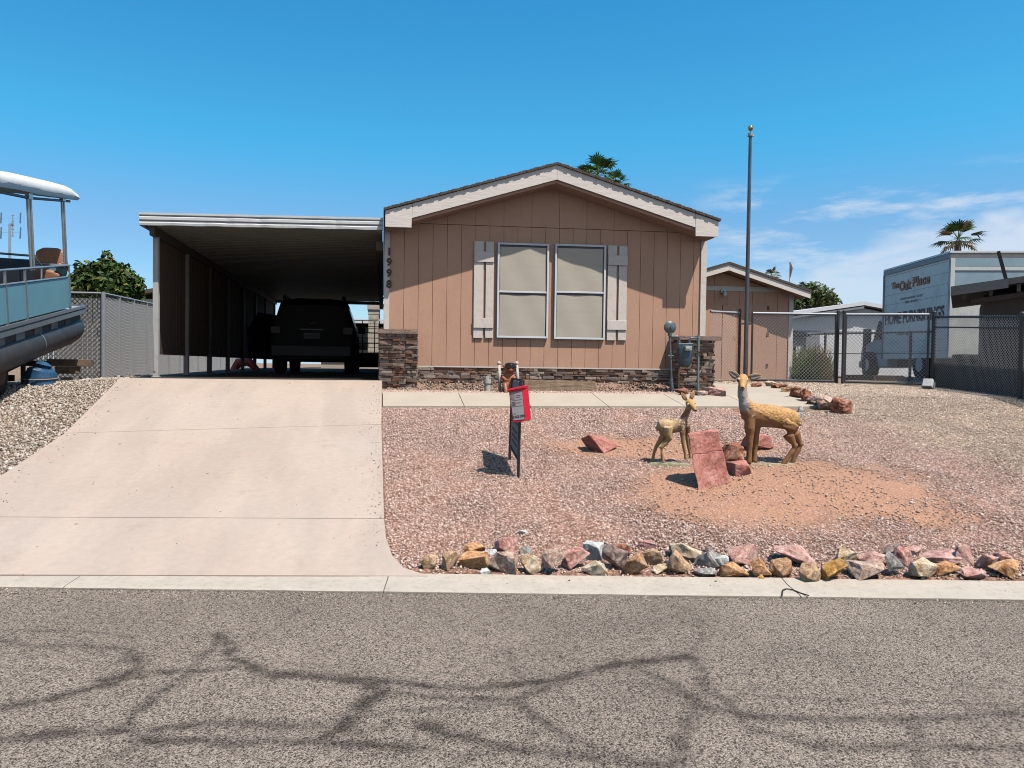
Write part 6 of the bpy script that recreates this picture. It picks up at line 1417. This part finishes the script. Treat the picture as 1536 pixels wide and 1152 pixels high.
# ================================================================== VEGETATION helpers
LEAFM = {}
def leafmat(name, c1, c2):
    m = mat(name, c1, .6, var=.2, scale=3, attr='Col', spec=.3); b = m.node_tree.nodes['Principled BSDF']; b.inputs['Subsurface Weight'].default_value = 0
    return m
def leaves(n, clumps, size, seed, cols, asp=.45, up=.3):
    r = np.random.default_rng(seed); C = np.array([c[:3] for c in clumps]); Rr = np.array([c[3] for c in clumps]); w = Rr**2; w = w/w.sum()
    k = r.choice(len(C), n, p=w); d = r.normal(size=(n, 3)); d /= np.linalg.norm(d, axis=1)[:, None]
    rad = Rr[k]*(r.uniform(.35, 1, n)**.4)*r.uniform(.85, 1.12, n); P = C[k]+d*rad[:, None]
    nrm = d*.8+r.normal(size=(n, 3))*.6+np.array([0, 0, up]); nrm /= np.linalg.norm(nrm, axis=1)[:, None]
    t = np.cross(nrm, r.normal(size=(n, 3))); t /= np.linalg.norm(t, axis=1)[:, None]; b = np.cross(nrm, t)
    s = size*r.uniform(.6, 1.3, n)[:, None]
    V = np.stack([P-t*s, P-b*s*asp+nrm*s*.12, P+t*s, P+b*s*asp+nrm*s*.12], 1).reshape(-1, 3); F = np.arange(n*4).reshape(-1, 4)
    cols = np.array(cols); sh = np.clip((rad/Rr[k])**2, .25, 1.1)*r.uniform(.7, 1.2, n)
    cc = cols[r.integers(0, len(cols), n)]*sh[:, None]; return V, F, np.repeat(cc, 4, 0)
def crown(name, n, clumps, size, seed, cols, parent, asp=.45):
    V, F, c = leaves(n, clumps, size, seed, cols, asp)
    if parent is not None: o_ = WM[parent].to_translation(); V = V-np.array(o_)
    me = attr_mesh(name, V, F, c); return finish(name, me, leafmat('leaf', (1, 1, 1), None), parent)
BARK = mat('bark', (.20, .14, .10), .95, var=.3, scale=12, bump=.8, bscale=30)
def tree(name, base, top, clumps, n, size, seed, cols, label, cat='tree', r0_=.12, group=None):
    t = thing(name, base, label, cat, group); base = Vector(base); top = Vector(top); mb = MB(); r = random.Random(seed)
    mb.loft([base-Vector((0, 0, .1)), base.lerp(top, .5)+Vector((.05, .03, 0)), top], [r0_, r0_*.75, r0_*.5], 8); tk = mb.build('trunk', BARK, t)
    for c in clumps[::max(1, len(clumps)//7)]:
        mb = MB(); c_ = Vector(c[:3]); st_ = base.lerp(top, r.uniform(.45, .95)); mb.loft([st_, st_.lerp(c_, .5)+Vector((0, 0, .08)), c_], [r0_*.4, r0_*.25, r0_*.08], 6); mb.build('limb', BARK, t)
    crown('crown', n, clumps, size, seed, cols, t); return t
DGR = [(.045, .10, .015), (.07, .14, .02), (.11, .18, .03), (.03, .065, .012), (.20, .22, .04)]
# citrus-like tree behind the left fence
r = random.Random(11); q_ = 19.5; cl_pts = []
for px, py, rr_ in ((112, 425, .26), (122, 420, .28), (135, 418, .30), (148, 415, .30), (160, 412, .30), (172, 416, .30), (184, 420, .28), (195, 426, .24), (203, 430, .26), (120, 432, .36), (140, 428, .40), (160, 426, .42), (180, 430, .40), (198, 440, .3), (150, 440, .42), (175, 444, .40), (158, 394, .16), (160, 385, .13), (159, 379, .09), (118, 400, .13), (131, 398, .1), (147, 399, .12), (190, 404, .12), (202, 420, .12), (170, 398, .12), (125, 408, .16), (137, 403, .16), (178, 404, .18), (192, 412, .18), (112, 440, .3), (130, 448, .4)):
    p = PZf(px, py, q_+r.uniform(-.5, .5)); cl_pts.append((p.x, p.y, p.z, rr_*1.05))
bs = PZf(152, 560, q_); tree('citrus_tree', (bs.x, bs.y, 1.2), (bs.x, bs.y, 2.9), cl_pts, 5200, .085, 21, DGR, 'dense dark green citrus tree rising behind the left fence')
# ---- fan palms
def palm(name, px, py, q_, rad, label, seed, nf=26, hcrown=None, cols=((.05, .12, .02), (.08, .16, .03), (.03, .07, .015)), dead=.12, droop=.35, trunk_r=.16, blades=13):
    c = PZf(px, py, q_); t = thing(name, (c.x, c.y, 1.35), label, 'palm tree', 'fan palms behind the houses')
    mb = MB(); mb.loft([(c.x+.1, c.y, 1.2), (c.x+.04, c.y, (1.3+c.z)/2), (c.x, c.y, c.z-.1)], [trunk_r*1.2, trunk_r, trunk_r*.9], 10); mb.build('trunk', BARK, t)
    r = random.Random(seed); V = []; F = []; Cc = []
    for i in range(nf):
        el = r.uniform(-.75, 1.35); az = i*2.4+r.uniform(-.3, .3); d = Vector((math.cos(az)*math.cos(el), math.sin(az)*math.cos(el), math.sin(el)))
        L_ = rad*r.uniform(.85, 1.1); pet = L_*.48; o_ = Vector((c.x, c.y, c.z)); tip = o_+d*pet-Vector((0, 0, .08*L_))
        s = d.cross(Vector((0, 0, 1))); s = s.normalized() if s.length > .05 else Vector((1, 0, 0)); up_ = s.cross(d)
        isdead = el < -.3 and r.random() < .6 or r.random() < dead
        cc_ = (.26, .17, .06) if isdead else cols[r.randrange(len(cols))]
        w = .012*L_/.5; n0 = len(V); V += [o_-s*w, o_+s*w, tip+s*w*.6, tip-s*w*.6]; F.append((n0, n0+1, n0+2, n0+3)); Cc += [(.16, .20, .06)]*4
        for b in range(blades):
            a = (b/(blades-1)-.5)*2.5; bd_ = (d*math.cos(a)+s*math.sin(a)).normalized(); bl_ = L_*.62*(1-.18*abs(a)/1.25)*r.uniform(.9, 1.08)
            mid = tip+bd_*bl_*.6; end = tip+bd_*bl_-Vector((0, 0, droop*bl_*r.uniform(.3, 1.1))); sd = bd_.cross(up_).normalized()*bl_*.055
            n0 = len(V); V += [tip-sd*.3, tip+sd*.3, mid+sd, mid-sd, end]; F += [(n0, n0+1, n0+2, n0+3), (n0+3, n0+2, n0+4, n0+4)]; k_ = r.uniform(.75, 1.25); Cc += [tuple(x*k_ for x in cc_)]*5
    tri = []
    for f in F:
        if f[2] == f[3]: tri.append(f[:3])
        else: tri += [(f[0], f[1], f[2]), (f[0], f[2], f[3])]
    Mi = WM[t].inverted(); V = [tuple(Mi@v) for v in V]; me = attr_mesh('crown', V, tri, np.array(Cc)); finish('crown', me, leafmat('leaf', (1, 1, 1), None), t); return t
palm('fan_palm', 896, 262, 38, 1.25, 'full fan palm crown rising behind the roof ridge of the tan house', 1, nf=34)
palm('fan_palm', 1437, 358, 36, 1.15, 'fan palm standing behind the white box truck roof', 2, nf=24, dead=.15)
palm('fan_palm', 1157, 412, 70, .9, 'tiny distant fan palm above the shed roof', 3, nf=20)
palm('fan_palm', 566, 452, 44, .75, 'small fan palm seen through the back of the carport', 4, nf=22)
palm('fan_palm', 922, 277, 44, 1.0, 'half-hidden lower palm crown just right of the full one behind the ridge', 5, nf=20)
# feathery green tree behind the shed
r = random.Random(12); cl_pts = []
for px, py, rr_ in ((1188, 456, .8), (1200, 448, .8), (1212, 442, .7), (1224, 440, .7), (1236, 444, .6), (1246, 450, .5), (1205, 455, .9), (1226, 452, .8), (1240, 456, .6), (1190, 444, .5), (1205, 434, .45), (1219, 432, .4), (1254, 455, .35)):
    p = PZf(px, py, 46+r.uniform(-1, 1)); cl_pts.append((p.x, p.y, p.z, rr_))
bs = PZf(1215, 556, 46); tree('desert_tree', (bs.x, bs.y, 1.4), (bs.x, bs.y, 4.6), cl_pts, 3200, .13, 5, [(.10, .16, .04), (.16, .22, .07), (.07, .11, .03), (.22, .26, .10)], 'pale feathery desert tree behind the shed and the white trailer', r0_=.2)
p = PZf(1062, 330, 60); 
# bush behind the gate: upright grassy leaves
b0 = PZf(1217, 572, 17.2); bt_ = thing('grassy_bush', (b0.x, b0.y, g(b0.x, b0.y)), 'rounded green and brown bush behind the wide gate', 'bush')
rg = np.random.default_rng(8); n = 5200; a = rg.uniform(0, 2*np.pi, n); rr_ = np.sqrt(rg.random(n)); s17 = 17.2/FPX
X = b0.x+rr_*np.cos(a)*34*s17*.8; Y = b0.y+rr_*np.sin(a)*.45; hh = (1-.55*rr_**2.5)*(rg.uniform(.3, 1.2, n)*(.8+.35*np.sin(a*3+1)))*44*s17
lx = (np.cos(a)*rr_*.30+rg.normal(0, .12, n)); ly = np.sin(a)*rr_*.25+rg.normal(0, .1, n); z0 = gz(X, Y); w = .006
V = np.stack([np.stack([X-w, Y, z0], 1), np.stack([X+w, Y, z0], 1), np.stack([X+lx*hh*1.0+w*.5, Y+ly*hh, z0+hh], 1), np.stack([X+lx*hh-w*.5, Y+ly*hh, z0+hh], 1)], 1).reshape(-1, 3)
cols = np.array([(.07, .13, .03), (.11, .17, .04), (.05, .09, .02), (.24, .17, .07), (.15, .19, .06)])[np.minimum(rg.integers(0, 6, n), 4)]
br_ = np.exp(-((X-b0.x-.1)/.22)**2)*(rg.random(n) < .6); cols = np.where(br_[:, None] > .5, np.array([(.26, .17, .07)]), cols)
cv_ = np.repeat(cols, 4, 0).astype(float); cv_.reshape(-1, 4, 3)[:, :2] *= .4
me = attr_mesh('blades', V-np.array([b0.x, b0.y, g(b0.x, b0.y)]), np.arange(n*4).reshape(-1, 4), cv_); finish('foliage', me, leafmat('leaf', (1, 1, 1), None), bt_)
# ================================================================== NEIGHBOURS
# white trailer home behind the gates
WT = mat('white_siding', (.82, .80, .78), .6, var=.04, scale=2, dirt=((.30, .30, .29), 2, .4)); WR_ = mat('white_roof', (.80, .80, .80), .5, var=.03)
ty = 27.; tl_ = PYp(1150, 500, ty).x; trr = PYp(1345, 500, ty).x; tpk = PYp(1297, 452, ty-.3); te = PYp(1183, 468, ty-.3)
slp = (tpk.z-te.z)/(tpk.x-te.x); tzl = tpk.z-slp*(tpk.x-tl_); trx = trr+1.5; tzr = tpk.z-slp*2.2*(trx-tpk.x)*.5
wt = thing('trailer_home', ((tl_+trx)/2, ty+3, 1.4), 'white trailer home with a low white gable roof beyond the gates', 'house')
mb = MB(); mb.prism([(tl_, ty, 1.3), (trx, ty, 1.3), (trx, ty, tzr-.2), (tpk.x, ty, tpk.z-.2), (tl_, ty, tzl-.2)], (0, 6, 0)); mb.build('wall', WT, wt)
mb = MB(); mb.prism([(tl_, ty-.3, tzl-.14), (tpk.x, ty-.3, tpk.z-.14), (tpk.x, ty-.3, tpk.z), (tl_, ty-.3, tzl)], (0, 7, 0)); mb.prism([(tpk.x+.001, ty-.3, tpk.z-.14), (trx+.3, ty-.3, tzr-.14), (trx+.3, ty-.3, tzr), (tpk.x+.001, ty-.3, tpk.z)], (0, 7, 0)); mb.build('roof', WR_, wt)
mb = MB(); d_ = .17; mb.prism([(tl_, ty-.28, tzl-.26), (tpk.x, ty-.28, tpk.z-.26), (tpk.x, ty-.28, tpk.z-.17), (tl_, ty-.28, tzl-.17)], (0, .2, 0)); mb.build('fascia', mat('grey_trim', (.25, .26, .28), .6), wt)
mb = MB(); mb.bx(tl_, trx, ty-.02, ty-.001, 3.05, 3.1); mb.build('seam', mat('grey_trim', (.25,)*3), wt)
p = PYp(1218, 514, ty-.1); mb = MB(); mb.bx(p.x-.28, p.x+.28, ty-.16, ty-.001, p.z-.3, p.z+.35); mb.build('meter_box', mat('grey_trim', (.25,)*3), wt, bevel=.02)
p = PYp(1303, 515, ty-.1); mb = MB(); mb.bx(p.x-.16, p.x+.16, ty-.02, ty-.001, p.z-.55, p.z+.55); mb.build('window', mat('dark_glass', (.01,)*3), wt)
p = PYp(1196, 505, 20.5); pmx = thing('mail_cabinet', (p.x, 20.5, 1.35), 'grey metal cabinet with a dark flat top behind the low fence', 'cabinet'); mb = MB(); mb.bx(p.x-.45, p.x+.12, 20.4, 20.7, p.z-.28, p.z); mb.build('body', mat('grey_trim', (.25,)*3), pmx); mb = MB(); mb.prism([(p.x-.5, 20.3, p.z+.001), (p.x+.3, 20.3, p.z+.001), (p.x+.15, 20.3, p.z+.12), (p.x-.5, 20.3, p.z+.16)], (0, .5, 0)); mb.build('top', DK, pmx)
mb = MB(); mb.cyl((p.x-.05, 20.55, 1.3), (p.x-.05, 20.55, p.z-.28), .04); mb.build('leg', DK, pmx)
# small satellite / gauge item below
# box truck
C_ = PZf(1421, 556, 20.5); dT = ray(819, 556); dT = Vector((dT.x, dT.y, 0)).normalized(); rT = Vector((dT.y, -dT.x, 0))
top_ = PZf(1420.5, 380, 20.5).z; botz = 1.38+.62
Lt = solve(lambda L_: proj(C_+dT*L_)[0]-1323, 1, 14)
nT = -rT      # outward normal of the sign side
trk = thing('box_truck', (C_.x, C_.y, 1.36), 'large white box truck lettered for a furniture shop, parked beyond the gate', 'truck')
BOXM = mat('truck_grey_side', (.90, .76, .66), .5, var=.04, scale=3, spec=.3, dirt=((.22, .22, .22), 2, .4)); REAR = mat('truck_white_rear', (.74, .74, .69), .6, var=.06, scale=2, dirt=((.30, .28, .24), 1.6, .7))
def T(l, w, z): v = C_+dT*l+rT*w; return Vector((v.x, v.y, z))
def thexa(mb, l0, l1, w0, w1, z0, z1): mb.hexa([T(l0, w0, z0), T(l0, w1, z0), T(l1, w1, z0), T(l1, w0, z0), T(l0, w0, z1), T(l0, w1, z1), T(l1, w1, z1), T(l1, w0, z1)])
mb = MB(); thexa(mb, .03, Lt, 0, 2.5, botz, top_); mb.build('cargo_box', BOXM, trk)
mb = MB(); thexa(mb, 0., .029, .0, 2.5, botz, top_-.14); mb.build('rear_wall', REAR, trk)
mb = MB(); thexa(mb, -.012, -.001, .10, 2.42, top_-1.05, top_-.48); mb.build('blue_band', mat('pale_blue_paint', (.30, .42, .48), .5, var=.1, scale=3), trk)
mb = MB(); thexa(mb, -.012, -.001, .0, 2.5, top_-.36, top_-.14); mb.build('blue_band', mat('pale_blue_paint', (.2,)*3), trk)
mb = MB(); thexa(mb, -.03, -.0125, .0, .11, botz, top_-.14); thexa(mb, -.03, -.0125, .11, 2.5, top_-.47, top_-.37); mb.build('rear_frame', WHITE, trk)
mb = MB(); thexa(mb, -.04, Lt, -.03, 2.53, top_-.0, top_+.05); mb.build('roof_cap', WR_, trk)
mb = MB(); thexa(mb, .0, Lt, -.03, -.001, top_-.14, top_-.01); mb.build('roof_rail', mat('grey_trim', (.25,)*3), trk)
mb = MB(); thexa(mb, -.02, .03, -.02, -.001, botz, top_-.15); thexa(mb, Lt-.05, Lt+.03, -.025, -.001, botz, top_-.14); mb.build('corner_post', mat('grey_trim', (.25,)*3), trk)
for k in range(9): mb = MB(); thexa(mb, .04, Lt-.06, -.004, -.001, botz+.3*k+.2, botz+.3*k+.206); mb.build('side_seam', mat('seam_grey', (.2, .2, .21), .7), trk)
mb = MB(); thexa(mb, .2, Lt+.3, .5, 2.0, 1.75, botz-.01); mb.build('chassis', RUST, trk)
mb = MB(); thexa(mb, -.5, -.02, .1, 2.4, 1.98, 2.08); mb.build('rear_bumper', RUST, trk)
for l_ in (1.6, Lt+1.25):
    for w_ in (.15, 2.35):
        c_ = T(l_, w_, 1.36+.45); s_ = 1 if w_ > 1 else -1; mb = MB(); a_ = rT*.14; mb.loft([c_-a_, c_-a_*.8, c_+a_*.8, c_+a_], [.38, .45, .45, .38], 20); wh = mb.build('wheel', TYRE, trk, auto=40); mb = MB(); mb.loft([c_+a_*s_*.9, c_+a_*s_*1.06], [.24, .2], 14); mb.build('rim', mat('rim_steel', (.4, .4, .4), .5, metal=.5), wh)
# cab and hood
CABM = mat('cab_white', (.50, .50, .50), .35, var=.04, spec=.5)
def sidesec(pts, w0, w1, nm, m_, par): mb = MB(); mb.prism([T(l_, w0, z_) for l_, z_ in pts], rT*(w1-w0)); return mb.build(nm, m_, par, bevel=.04)
h0 = Lt+.08
cab = sidesec([(h0, 1.75), (h0+2.1, 1.75), (h0+2.15, 2.15), (h0+2.05, 2.45), (h0+1.2, 2.62), (h0+.75, 3.35), (h0, 3.4)], .2, 2.2, 'cab', CABM, trk)
mb = MB(); mb.prism([T(h0+.15, .19, 2.65), T(h0+1.05, .19, 2.65), T(h0+.68, .19, 3.25), T(h0+.15, .19, 3.25)], -rT*.01); mb.build('cab_window', GL, cab)
mb = MB(); mb.box(T(h0+.95, -.05, 2.75), (.12, .2, .34)); mb.build('side_mirror', DK, cab)
mb = MB(); thexa(mb, h0+2.16, h0+2.26, .2, 2.2, 1.72, 1.95); mb.build('front_bumper', ALUM, trk)
for w_ in (.4, 2.0): mb = MB(); thexa(mb, h0+2.15, h0+2.19, w_-.13, w_+.13, 2.02, 2.24); mb.build('headlight', mat('lamp_glass', (.6, .6, .6), .1), trk)
# signwriting
def onside(px, py): return Ppl(px, py, T(0, -.008, 0), nT)
def sidetext(nm, s, pxa, pxb, pyc, hpx, m_, ext=.002, bold=0., off=0., shear=0.):
    a_, b_ = onside(pxa, pyc), onside(pxb, pyc); pc = (a_+b_)/2; L_ = (Vector((a_.x, a_.y))-Vector((b_.x, b_.y))).length
    pxc = (pxa+pxb)/2; q_ = (pc-EYEV).dot(f0); h = hpx*q_/FPX
    pc = onside(proj(pc)[0], pyc)
    M_ = frame(pc+nT*off, -dT, (0, 0, 1)); t = text_obj(nm, s, M_, h/.70, m_, trk, extrude=ext, offset=bold)
    # fit width exactly
    me = t.data; n = len(me.vertices); V = np.zeros(n*3, np.float32); me.vertices.foreach_get('co', V); V = V.reshape(-1, 3); c0_ = np.array(WM[trk].inverted()@pc); ax_ = -np.array(dT); u = (V-c0_)@ax_; w_ = u.max()-u.min(); uc = (u.max()+u.min())/2
    V = V+((u-uc)*(L_/w_-1)-uc)[:, None]*ax_[None]; me.vertices.foreach_set('co', V.astype(np.float32).ravel()); me.update(); return t
TXB = mat('sign_dark_brown', (.07, .03, .02), .6); TXO = mat('sign_orange_brown', (.55, .24, .12), .6); TXP = mat('sign_maroon', (.06, .03, .035), .6); TXG = mat('sign_faded', (.10, .10, .11), .7)
for nm, s, a_, b_, yc, h in (('lettering', 'The', 1337.5, 1348, 428.5, 9), ('lettering', 'Oak', 1349.5, 1367, 428.5, 13), ('lettering', 'Place', 1369.5, 1394.5, 421, 13)):
    sidetext(nm, s, a_-.6, b_+.6, yc, h, TXB, .002, .02 if s != 'The' else .012); sidetext(nm, s, a_, b_, yc, h, TXO, .002, .0, .006)
sidetext('lettering', 'LAKE HAVASU CITY', 1350, 1384, 446, 3., TXG); sidetext('lettering', '505-1055', 1357, 1376, 452, 3., TXG)
sidetext('lettering', 'HOME FURNISHINGS', 1328, 1416, 475, 17, TXP, .002, .012)
sidetext('lettering', 'New Oper.', 1346, 1369, 500, 5.5, TXG)
# charcoal shed / lean-to building at the far right
CH = mat('charcoal_stucco', (.052, .05, .052), .85, var=.2, scale=4, bump=.4, bscale=60); CHF = mat('charcoal_fascia', (.10, .11, .12), .5, var=.1)
bq0 = PZf(1474, 556, 15.6); bdir = ray(1440, 556); bdir = Vector((bdir.x, bdir.y, 0)).normalized(); brt = Vector((bdir.y, -bdir.x, 0))
bb = thing('charcoal_building', (bq0.x+1.5, bq0.y+2, 1.2), 'charcoal-grey building with a low sloping roof at the right edge', 'building')
def Bp(px, py, d=0.):     # picture point on the facade plane (d = metres in front of it) -> (along, height)
    p = Ppl(px, py, bq0-bdir*d, bdir); return (p-bq0).dot(brt), p.z
def Bw(s, z, d): v = bq0+brt*s-bdir*d; return Vector((v.x, v.y, z))
w0 = Bp(1474, 500)[0]; rl = Bp(1426, 431, .6); rr_ = Bp(1513, 418.5, .6); sl_ = (rr_[1]-rl[1])/(rr_[0]-rl[0]); zr = lambda s: rl[1]+sl_*(s-rl[0]); xr = w0+5
mb = MB(); mb.prism([Bw(w0, 1.0, 0), Bw(xr, 1.0, 0), Bw(xr, zr(xr)-.2, 0), Bw(w0, zr(w0)-.2, 0)], bdir*4); mb.build('wall', CH, bb)
mb = MB(); mb.prism([Bw(rl[0], rl[1]-.17, .6), Bw(rr_[0], rr_[1]-.17, .6), Bw(rr_[0], rr_[1], .6), Bw(rl[0], rl[1], .6)], bdir*.05); mb.build('fascia', CHF, bb)
mb = MB(); mb.prism([Bw(rl[0], rl[1]-.10, .548), Bw(xr, zr(xr)-.10, .548), Bw(xr, zr(xr)+.02, .548), Bw(rl[0], rl[1]+.02, .548)], bdir*4.6); mb.build('roof', mat('charcoal_roof', (.09, .09, .095), .8), bb)
for k in range(5): xx = rl[0]+.2+.45*k; mb = MB(); mb.prism([Bw(xx, zr(xx)-.26, .54), Bw(xx+.06, zr(xx)-.26, .54), Bw(xx+.06, zr(xx)-.11, .54), Bw(xx, zr(xx)-.11, .54)], bdir*.53); mb.build('rafter', CH, bb)
mb = MB(); a_ = Bp(1457, 444)[0]; mb.prism([Bw(a_, zr(a_)-.36, .3), Bw(xr, zr(xr)-.36, .3), Bw(xr, zr(xr)-.27, .3), Bw(a_, zr(a_)-.27, .3)], bdir*.29); mb.build('beam', CH, bb)
p0 = Bw(*Bp(1509, 419, .4), .4); p1 = Bw(*Bp(1497.5, 377, .4), .4); mb = MB(); mb.bar(p0, p1, .075, .06); mb.build('leaning_strut', DK, bb)
s_, z_ = Bp(1490, 448, .05); mb = MB(); mb.ball(Bw(s_, z_, .06), .03, 10, 8); mb.bar(Bw(s_+.02, z_, .05), Bw(s_+.24, z_, .05), .03, .03); mb.build('wall_lamp', mat('frosted_glass', (.7,)*3), bb)
# outlet post and white box by the boundary fence
p = PG(1405, 580); ob_ = thing('outlet_post', (p.x, p.y, gg(p.x, p.y)), 'small grey outdoor outlet box on a short post by the boundary fence', 'outlet'); q_ = (p-EYEV).dot(f0); s_ = q_/FPX
mb = MB(); mb.box((p.x, p.y, gg(p.x, p.y)+.13), (.04, .04, .30)); mb.build('post', GALV, ob_); mb = MB(); mb.box((p.x, p.y-.03, gg(p.x, p.y)+.33), (.12, .08, .17)); mb.build('box', mat('outlet_grey', (.42, .44, .44), .5), ob_, bevel=.01)
p = PG(1393, 584); mb = MB(); mb.box((p.x, p.y, gg(p.x, p.y)+.09), (.20, .17, .17), Matrix.Rotation(.6, 3, 'Z')@Matrix.Rotation(.5, 3, 'Y')); tag(mb.build('white_box', mat('white_plastic', (.68, .67, .64), .6), bevel=.012), 'small white box tipped over on the gravel by the fence corner', 'box')
# debris behind the gate
DEB = [(1290, 574, 44, 8, 'dark old timber lying behind the right gate'), (1335, 571, 40, 7, 'weathered pallet board behind the right gate')]
for px, py, w_, h_, lab in DEB:
    a_ = PZf(px-w_/2, py, 17.); b_ = PZf(px+w_/2, py-1, 16.6); z_ = g(a_.x, a_.y)+.07; mb = MB(); mb.bar((a_.x, a_.y, z_), (b_.x, b_.y, z_), .14, .12); tag(mb.build('scrap_timber', WBL if 'board' in lab else RUST, bevel=.01), lab, 'timber')
# low block wall / cloth pile seen under the carport panels
p = PZf(368, 549, 22.5); mb = MB(); mb.loft([(p.x-.35, p.y, 1.38), (p.x-.2, p.y, 1.62), (p.x+.1, p.y, 1.66), (p.x+.4, p.y, 1.38)], [(.12, .1), (.16, .14), (.17, .14), (.08, .06)], 12); tag(mb.build('red_bucket', mat('faded_red', (.55, .10, .09), .6), auto=40), 'faded red bundle on the ground beyond the carport posts', 'bundle')
# ---- behind the carport: neighbour house, column, gate
NB = mat('cream_wall', (.50, .44, .36), .8, var=.05); hb = PYp(700, 478, 34)
nh = thing('rear_house', (hb.x, 34, 1.4), 'cream neighbouring house with a white roof edge seen past the SUV', 'house')
xl_ = PYp(440, 500, 34).x; xr_ = PYp(700, 500, 34).x; zt_ = PYp(535, 480, 34).z
mb = MB(); mb.bx(xl_+1.2, xr_, 34, 38, 1.3, zt_-.3); mb.build('wall', NB, nh); mb = MB(); mb.bx(xl_+.9, xr_+.3, 33.3, 38.5, zt_-.17, zt_); mb.build('roof', WR_, nh)
mb = MB(); a_ = PYp(533, 500, 33.9); b_ = PYp(551, 525, 33.9); mb.bx(a_.x, b_.x, 33.93, 33.99, b_.z, a_.z+.3); mb.build('window', mat('dark_glass', (.01,)*3), nh)
c_ = PYp(560, 525, 31.); bc = thing('block_column', (c_.x, 31, 1.4), 'pale split-face block column beyond the black gate', 'column'); w_ = .22*1.0; r = random.Random(2)
mb = MB(); z_ = 1.35; k = 0
while z_ < PYp(560, 470, 31).z:
    mb.box((c_.x+r.uniform(-.02, .02), 31, z_+.09), (.42+r.uniform(-.04, .04), .42, .17)); z_ += .19
mb.build('blocks', mat('pale_block', (.58, .50, .41), .9, bump=.7, bscale=30), bc); mb = MB(); mb.box((c_.x, 31, z_+.16), (.5, .5, .32)); mb.build('cap', mat('pale_block', (.58,)*3), bc)
# black bar gate right of the SUV
by2 = 27.6; gt = thing('bar_gate', (PYp(545, 550, by2).x, by2, 1.42), 'black steel bar gate between the SUV and the house wall', 'gate'); x0_ = PYp(528, 520, by2).x; x1_ = PYp(569, 520, by2).x; zt_ = PYp(550, 481, by2).z; zb_ = PYp(550, 551, by2).z
mb = MB(); 
for x_ in (x0_, mix(x0_, x1_, .38), x1_-.17, x1_): mb.bar((x_, by2, zb_), (x_, by2, zt_), .035, .035)
mb.build('upright', STEEL, gt)
mb = MB()
for py in (481, 490, 499, 507, 515, 528): z_ = PYp(550, py, by2).z; mb.bar((x0_, by2-.03, z_), (x1_, by2-.03, z_), .02, .025)
mb.build('cross_bar', STEEL, gt)
mb = MB(); mb.bx(x0_, x1_, by2+.02, by2+.03, zb_, PYp(550, 529, by2).z); mb.build('kick_panel', mat('brown_panel', (.10, .08, .07), .8), gt)
# distant roof on the far left, TV aerial, tall whip flag
p = PZf(207, 448, 40); lh = thing('far_left_house', (p.x-1, p.y+2, 1.2), 'beige house with a brown roof edge behind the citrus tree', 'house'); mb = MB(); mb.bx(p.x-4, p.x+3.5, p.y, p.y+6, 1.2, p.z); mb.build('wall', NB, lh)
mb = MB(); mb.prism([(p.x-4.3, p.y-.4, p.z-.6), (p.x+4, p.y-.4, p.z+.9), (p.x+4, p.y-.4, p.z+1.1), (p.x-4.3, p.y-.4, p.z-.4)], (0, 7, 0)); mb.build('roof', SHIN, lh)
p = PZf(14, 395, 30); p2 = PZf(15.5, 336, 30); an = thing('tv_aerial', (p.x, p.y, 1.2), 'thin television aerial on a mast behind the pontoon boat', 'aerial'); mb = MB(); mb.cyl((p.x, p.y, 1.2), (p2.x, p.y, p2.z), .05, 8); mb.build('mast', GALV, an)
mb = MB(); mb.bar(PZf(19, 323, 30), PZf(19, 355, 30), .03, .03)
mb.bar(PZf(14, 337, 30), PZf(20, 336, 30), .1, .06); mb.build('boom', GALV, an)
for px in (2, 31):
    for pa_, pb_ in ((319, 335), (341, 358)): mb = MB(); mb.bar(PZf(px, pa_, 30), PZf(px-.8, pb_, 30), .04, .04); mb.build('element', mat('aerial_blue', (.10, .20, .30), .5), an)
for py in (323, 332.5, 338, 344, 354): mb = MB(); mb.bar(PZf(17.5, py, 30), PZf(21, py, 30), .03, .03); mb.build('director', GALV, an)
for py in (327, 349):     # thin cross wires holding the side elements to the mast
    mb = MB(); mb.bar(PZf(2, py, 30), PZf(31, py, 30), .008, .008); mb.build('cross_wire', GALV, an)
p = PZf(1184, 420, 55); fl_ = thing('distant_flag', (p.x, p.y, 1.4), 'furled flag on a distant pole above the shed eave', 'flag'); mb = MB(); mb.cyl((p.x, p.y, 1.4), (p.x+.02, p.y, PZf(1185, 393, 55).z), .035, 6); mb.build('pole', GALV, fl_)
a_, b_ = PZf(1185, 393, 55), PZf(1185.2, 416, 55); mb = MB(); mb.loft([a_, a_.lerp(b_, .4)+Vector((.1, 0, 0)), b_], [.05, .11, .04], 8); mb.build('cloth', mat('faded_flag', (.22, .12, .16), .9, var=.4, scale=3), fl_)
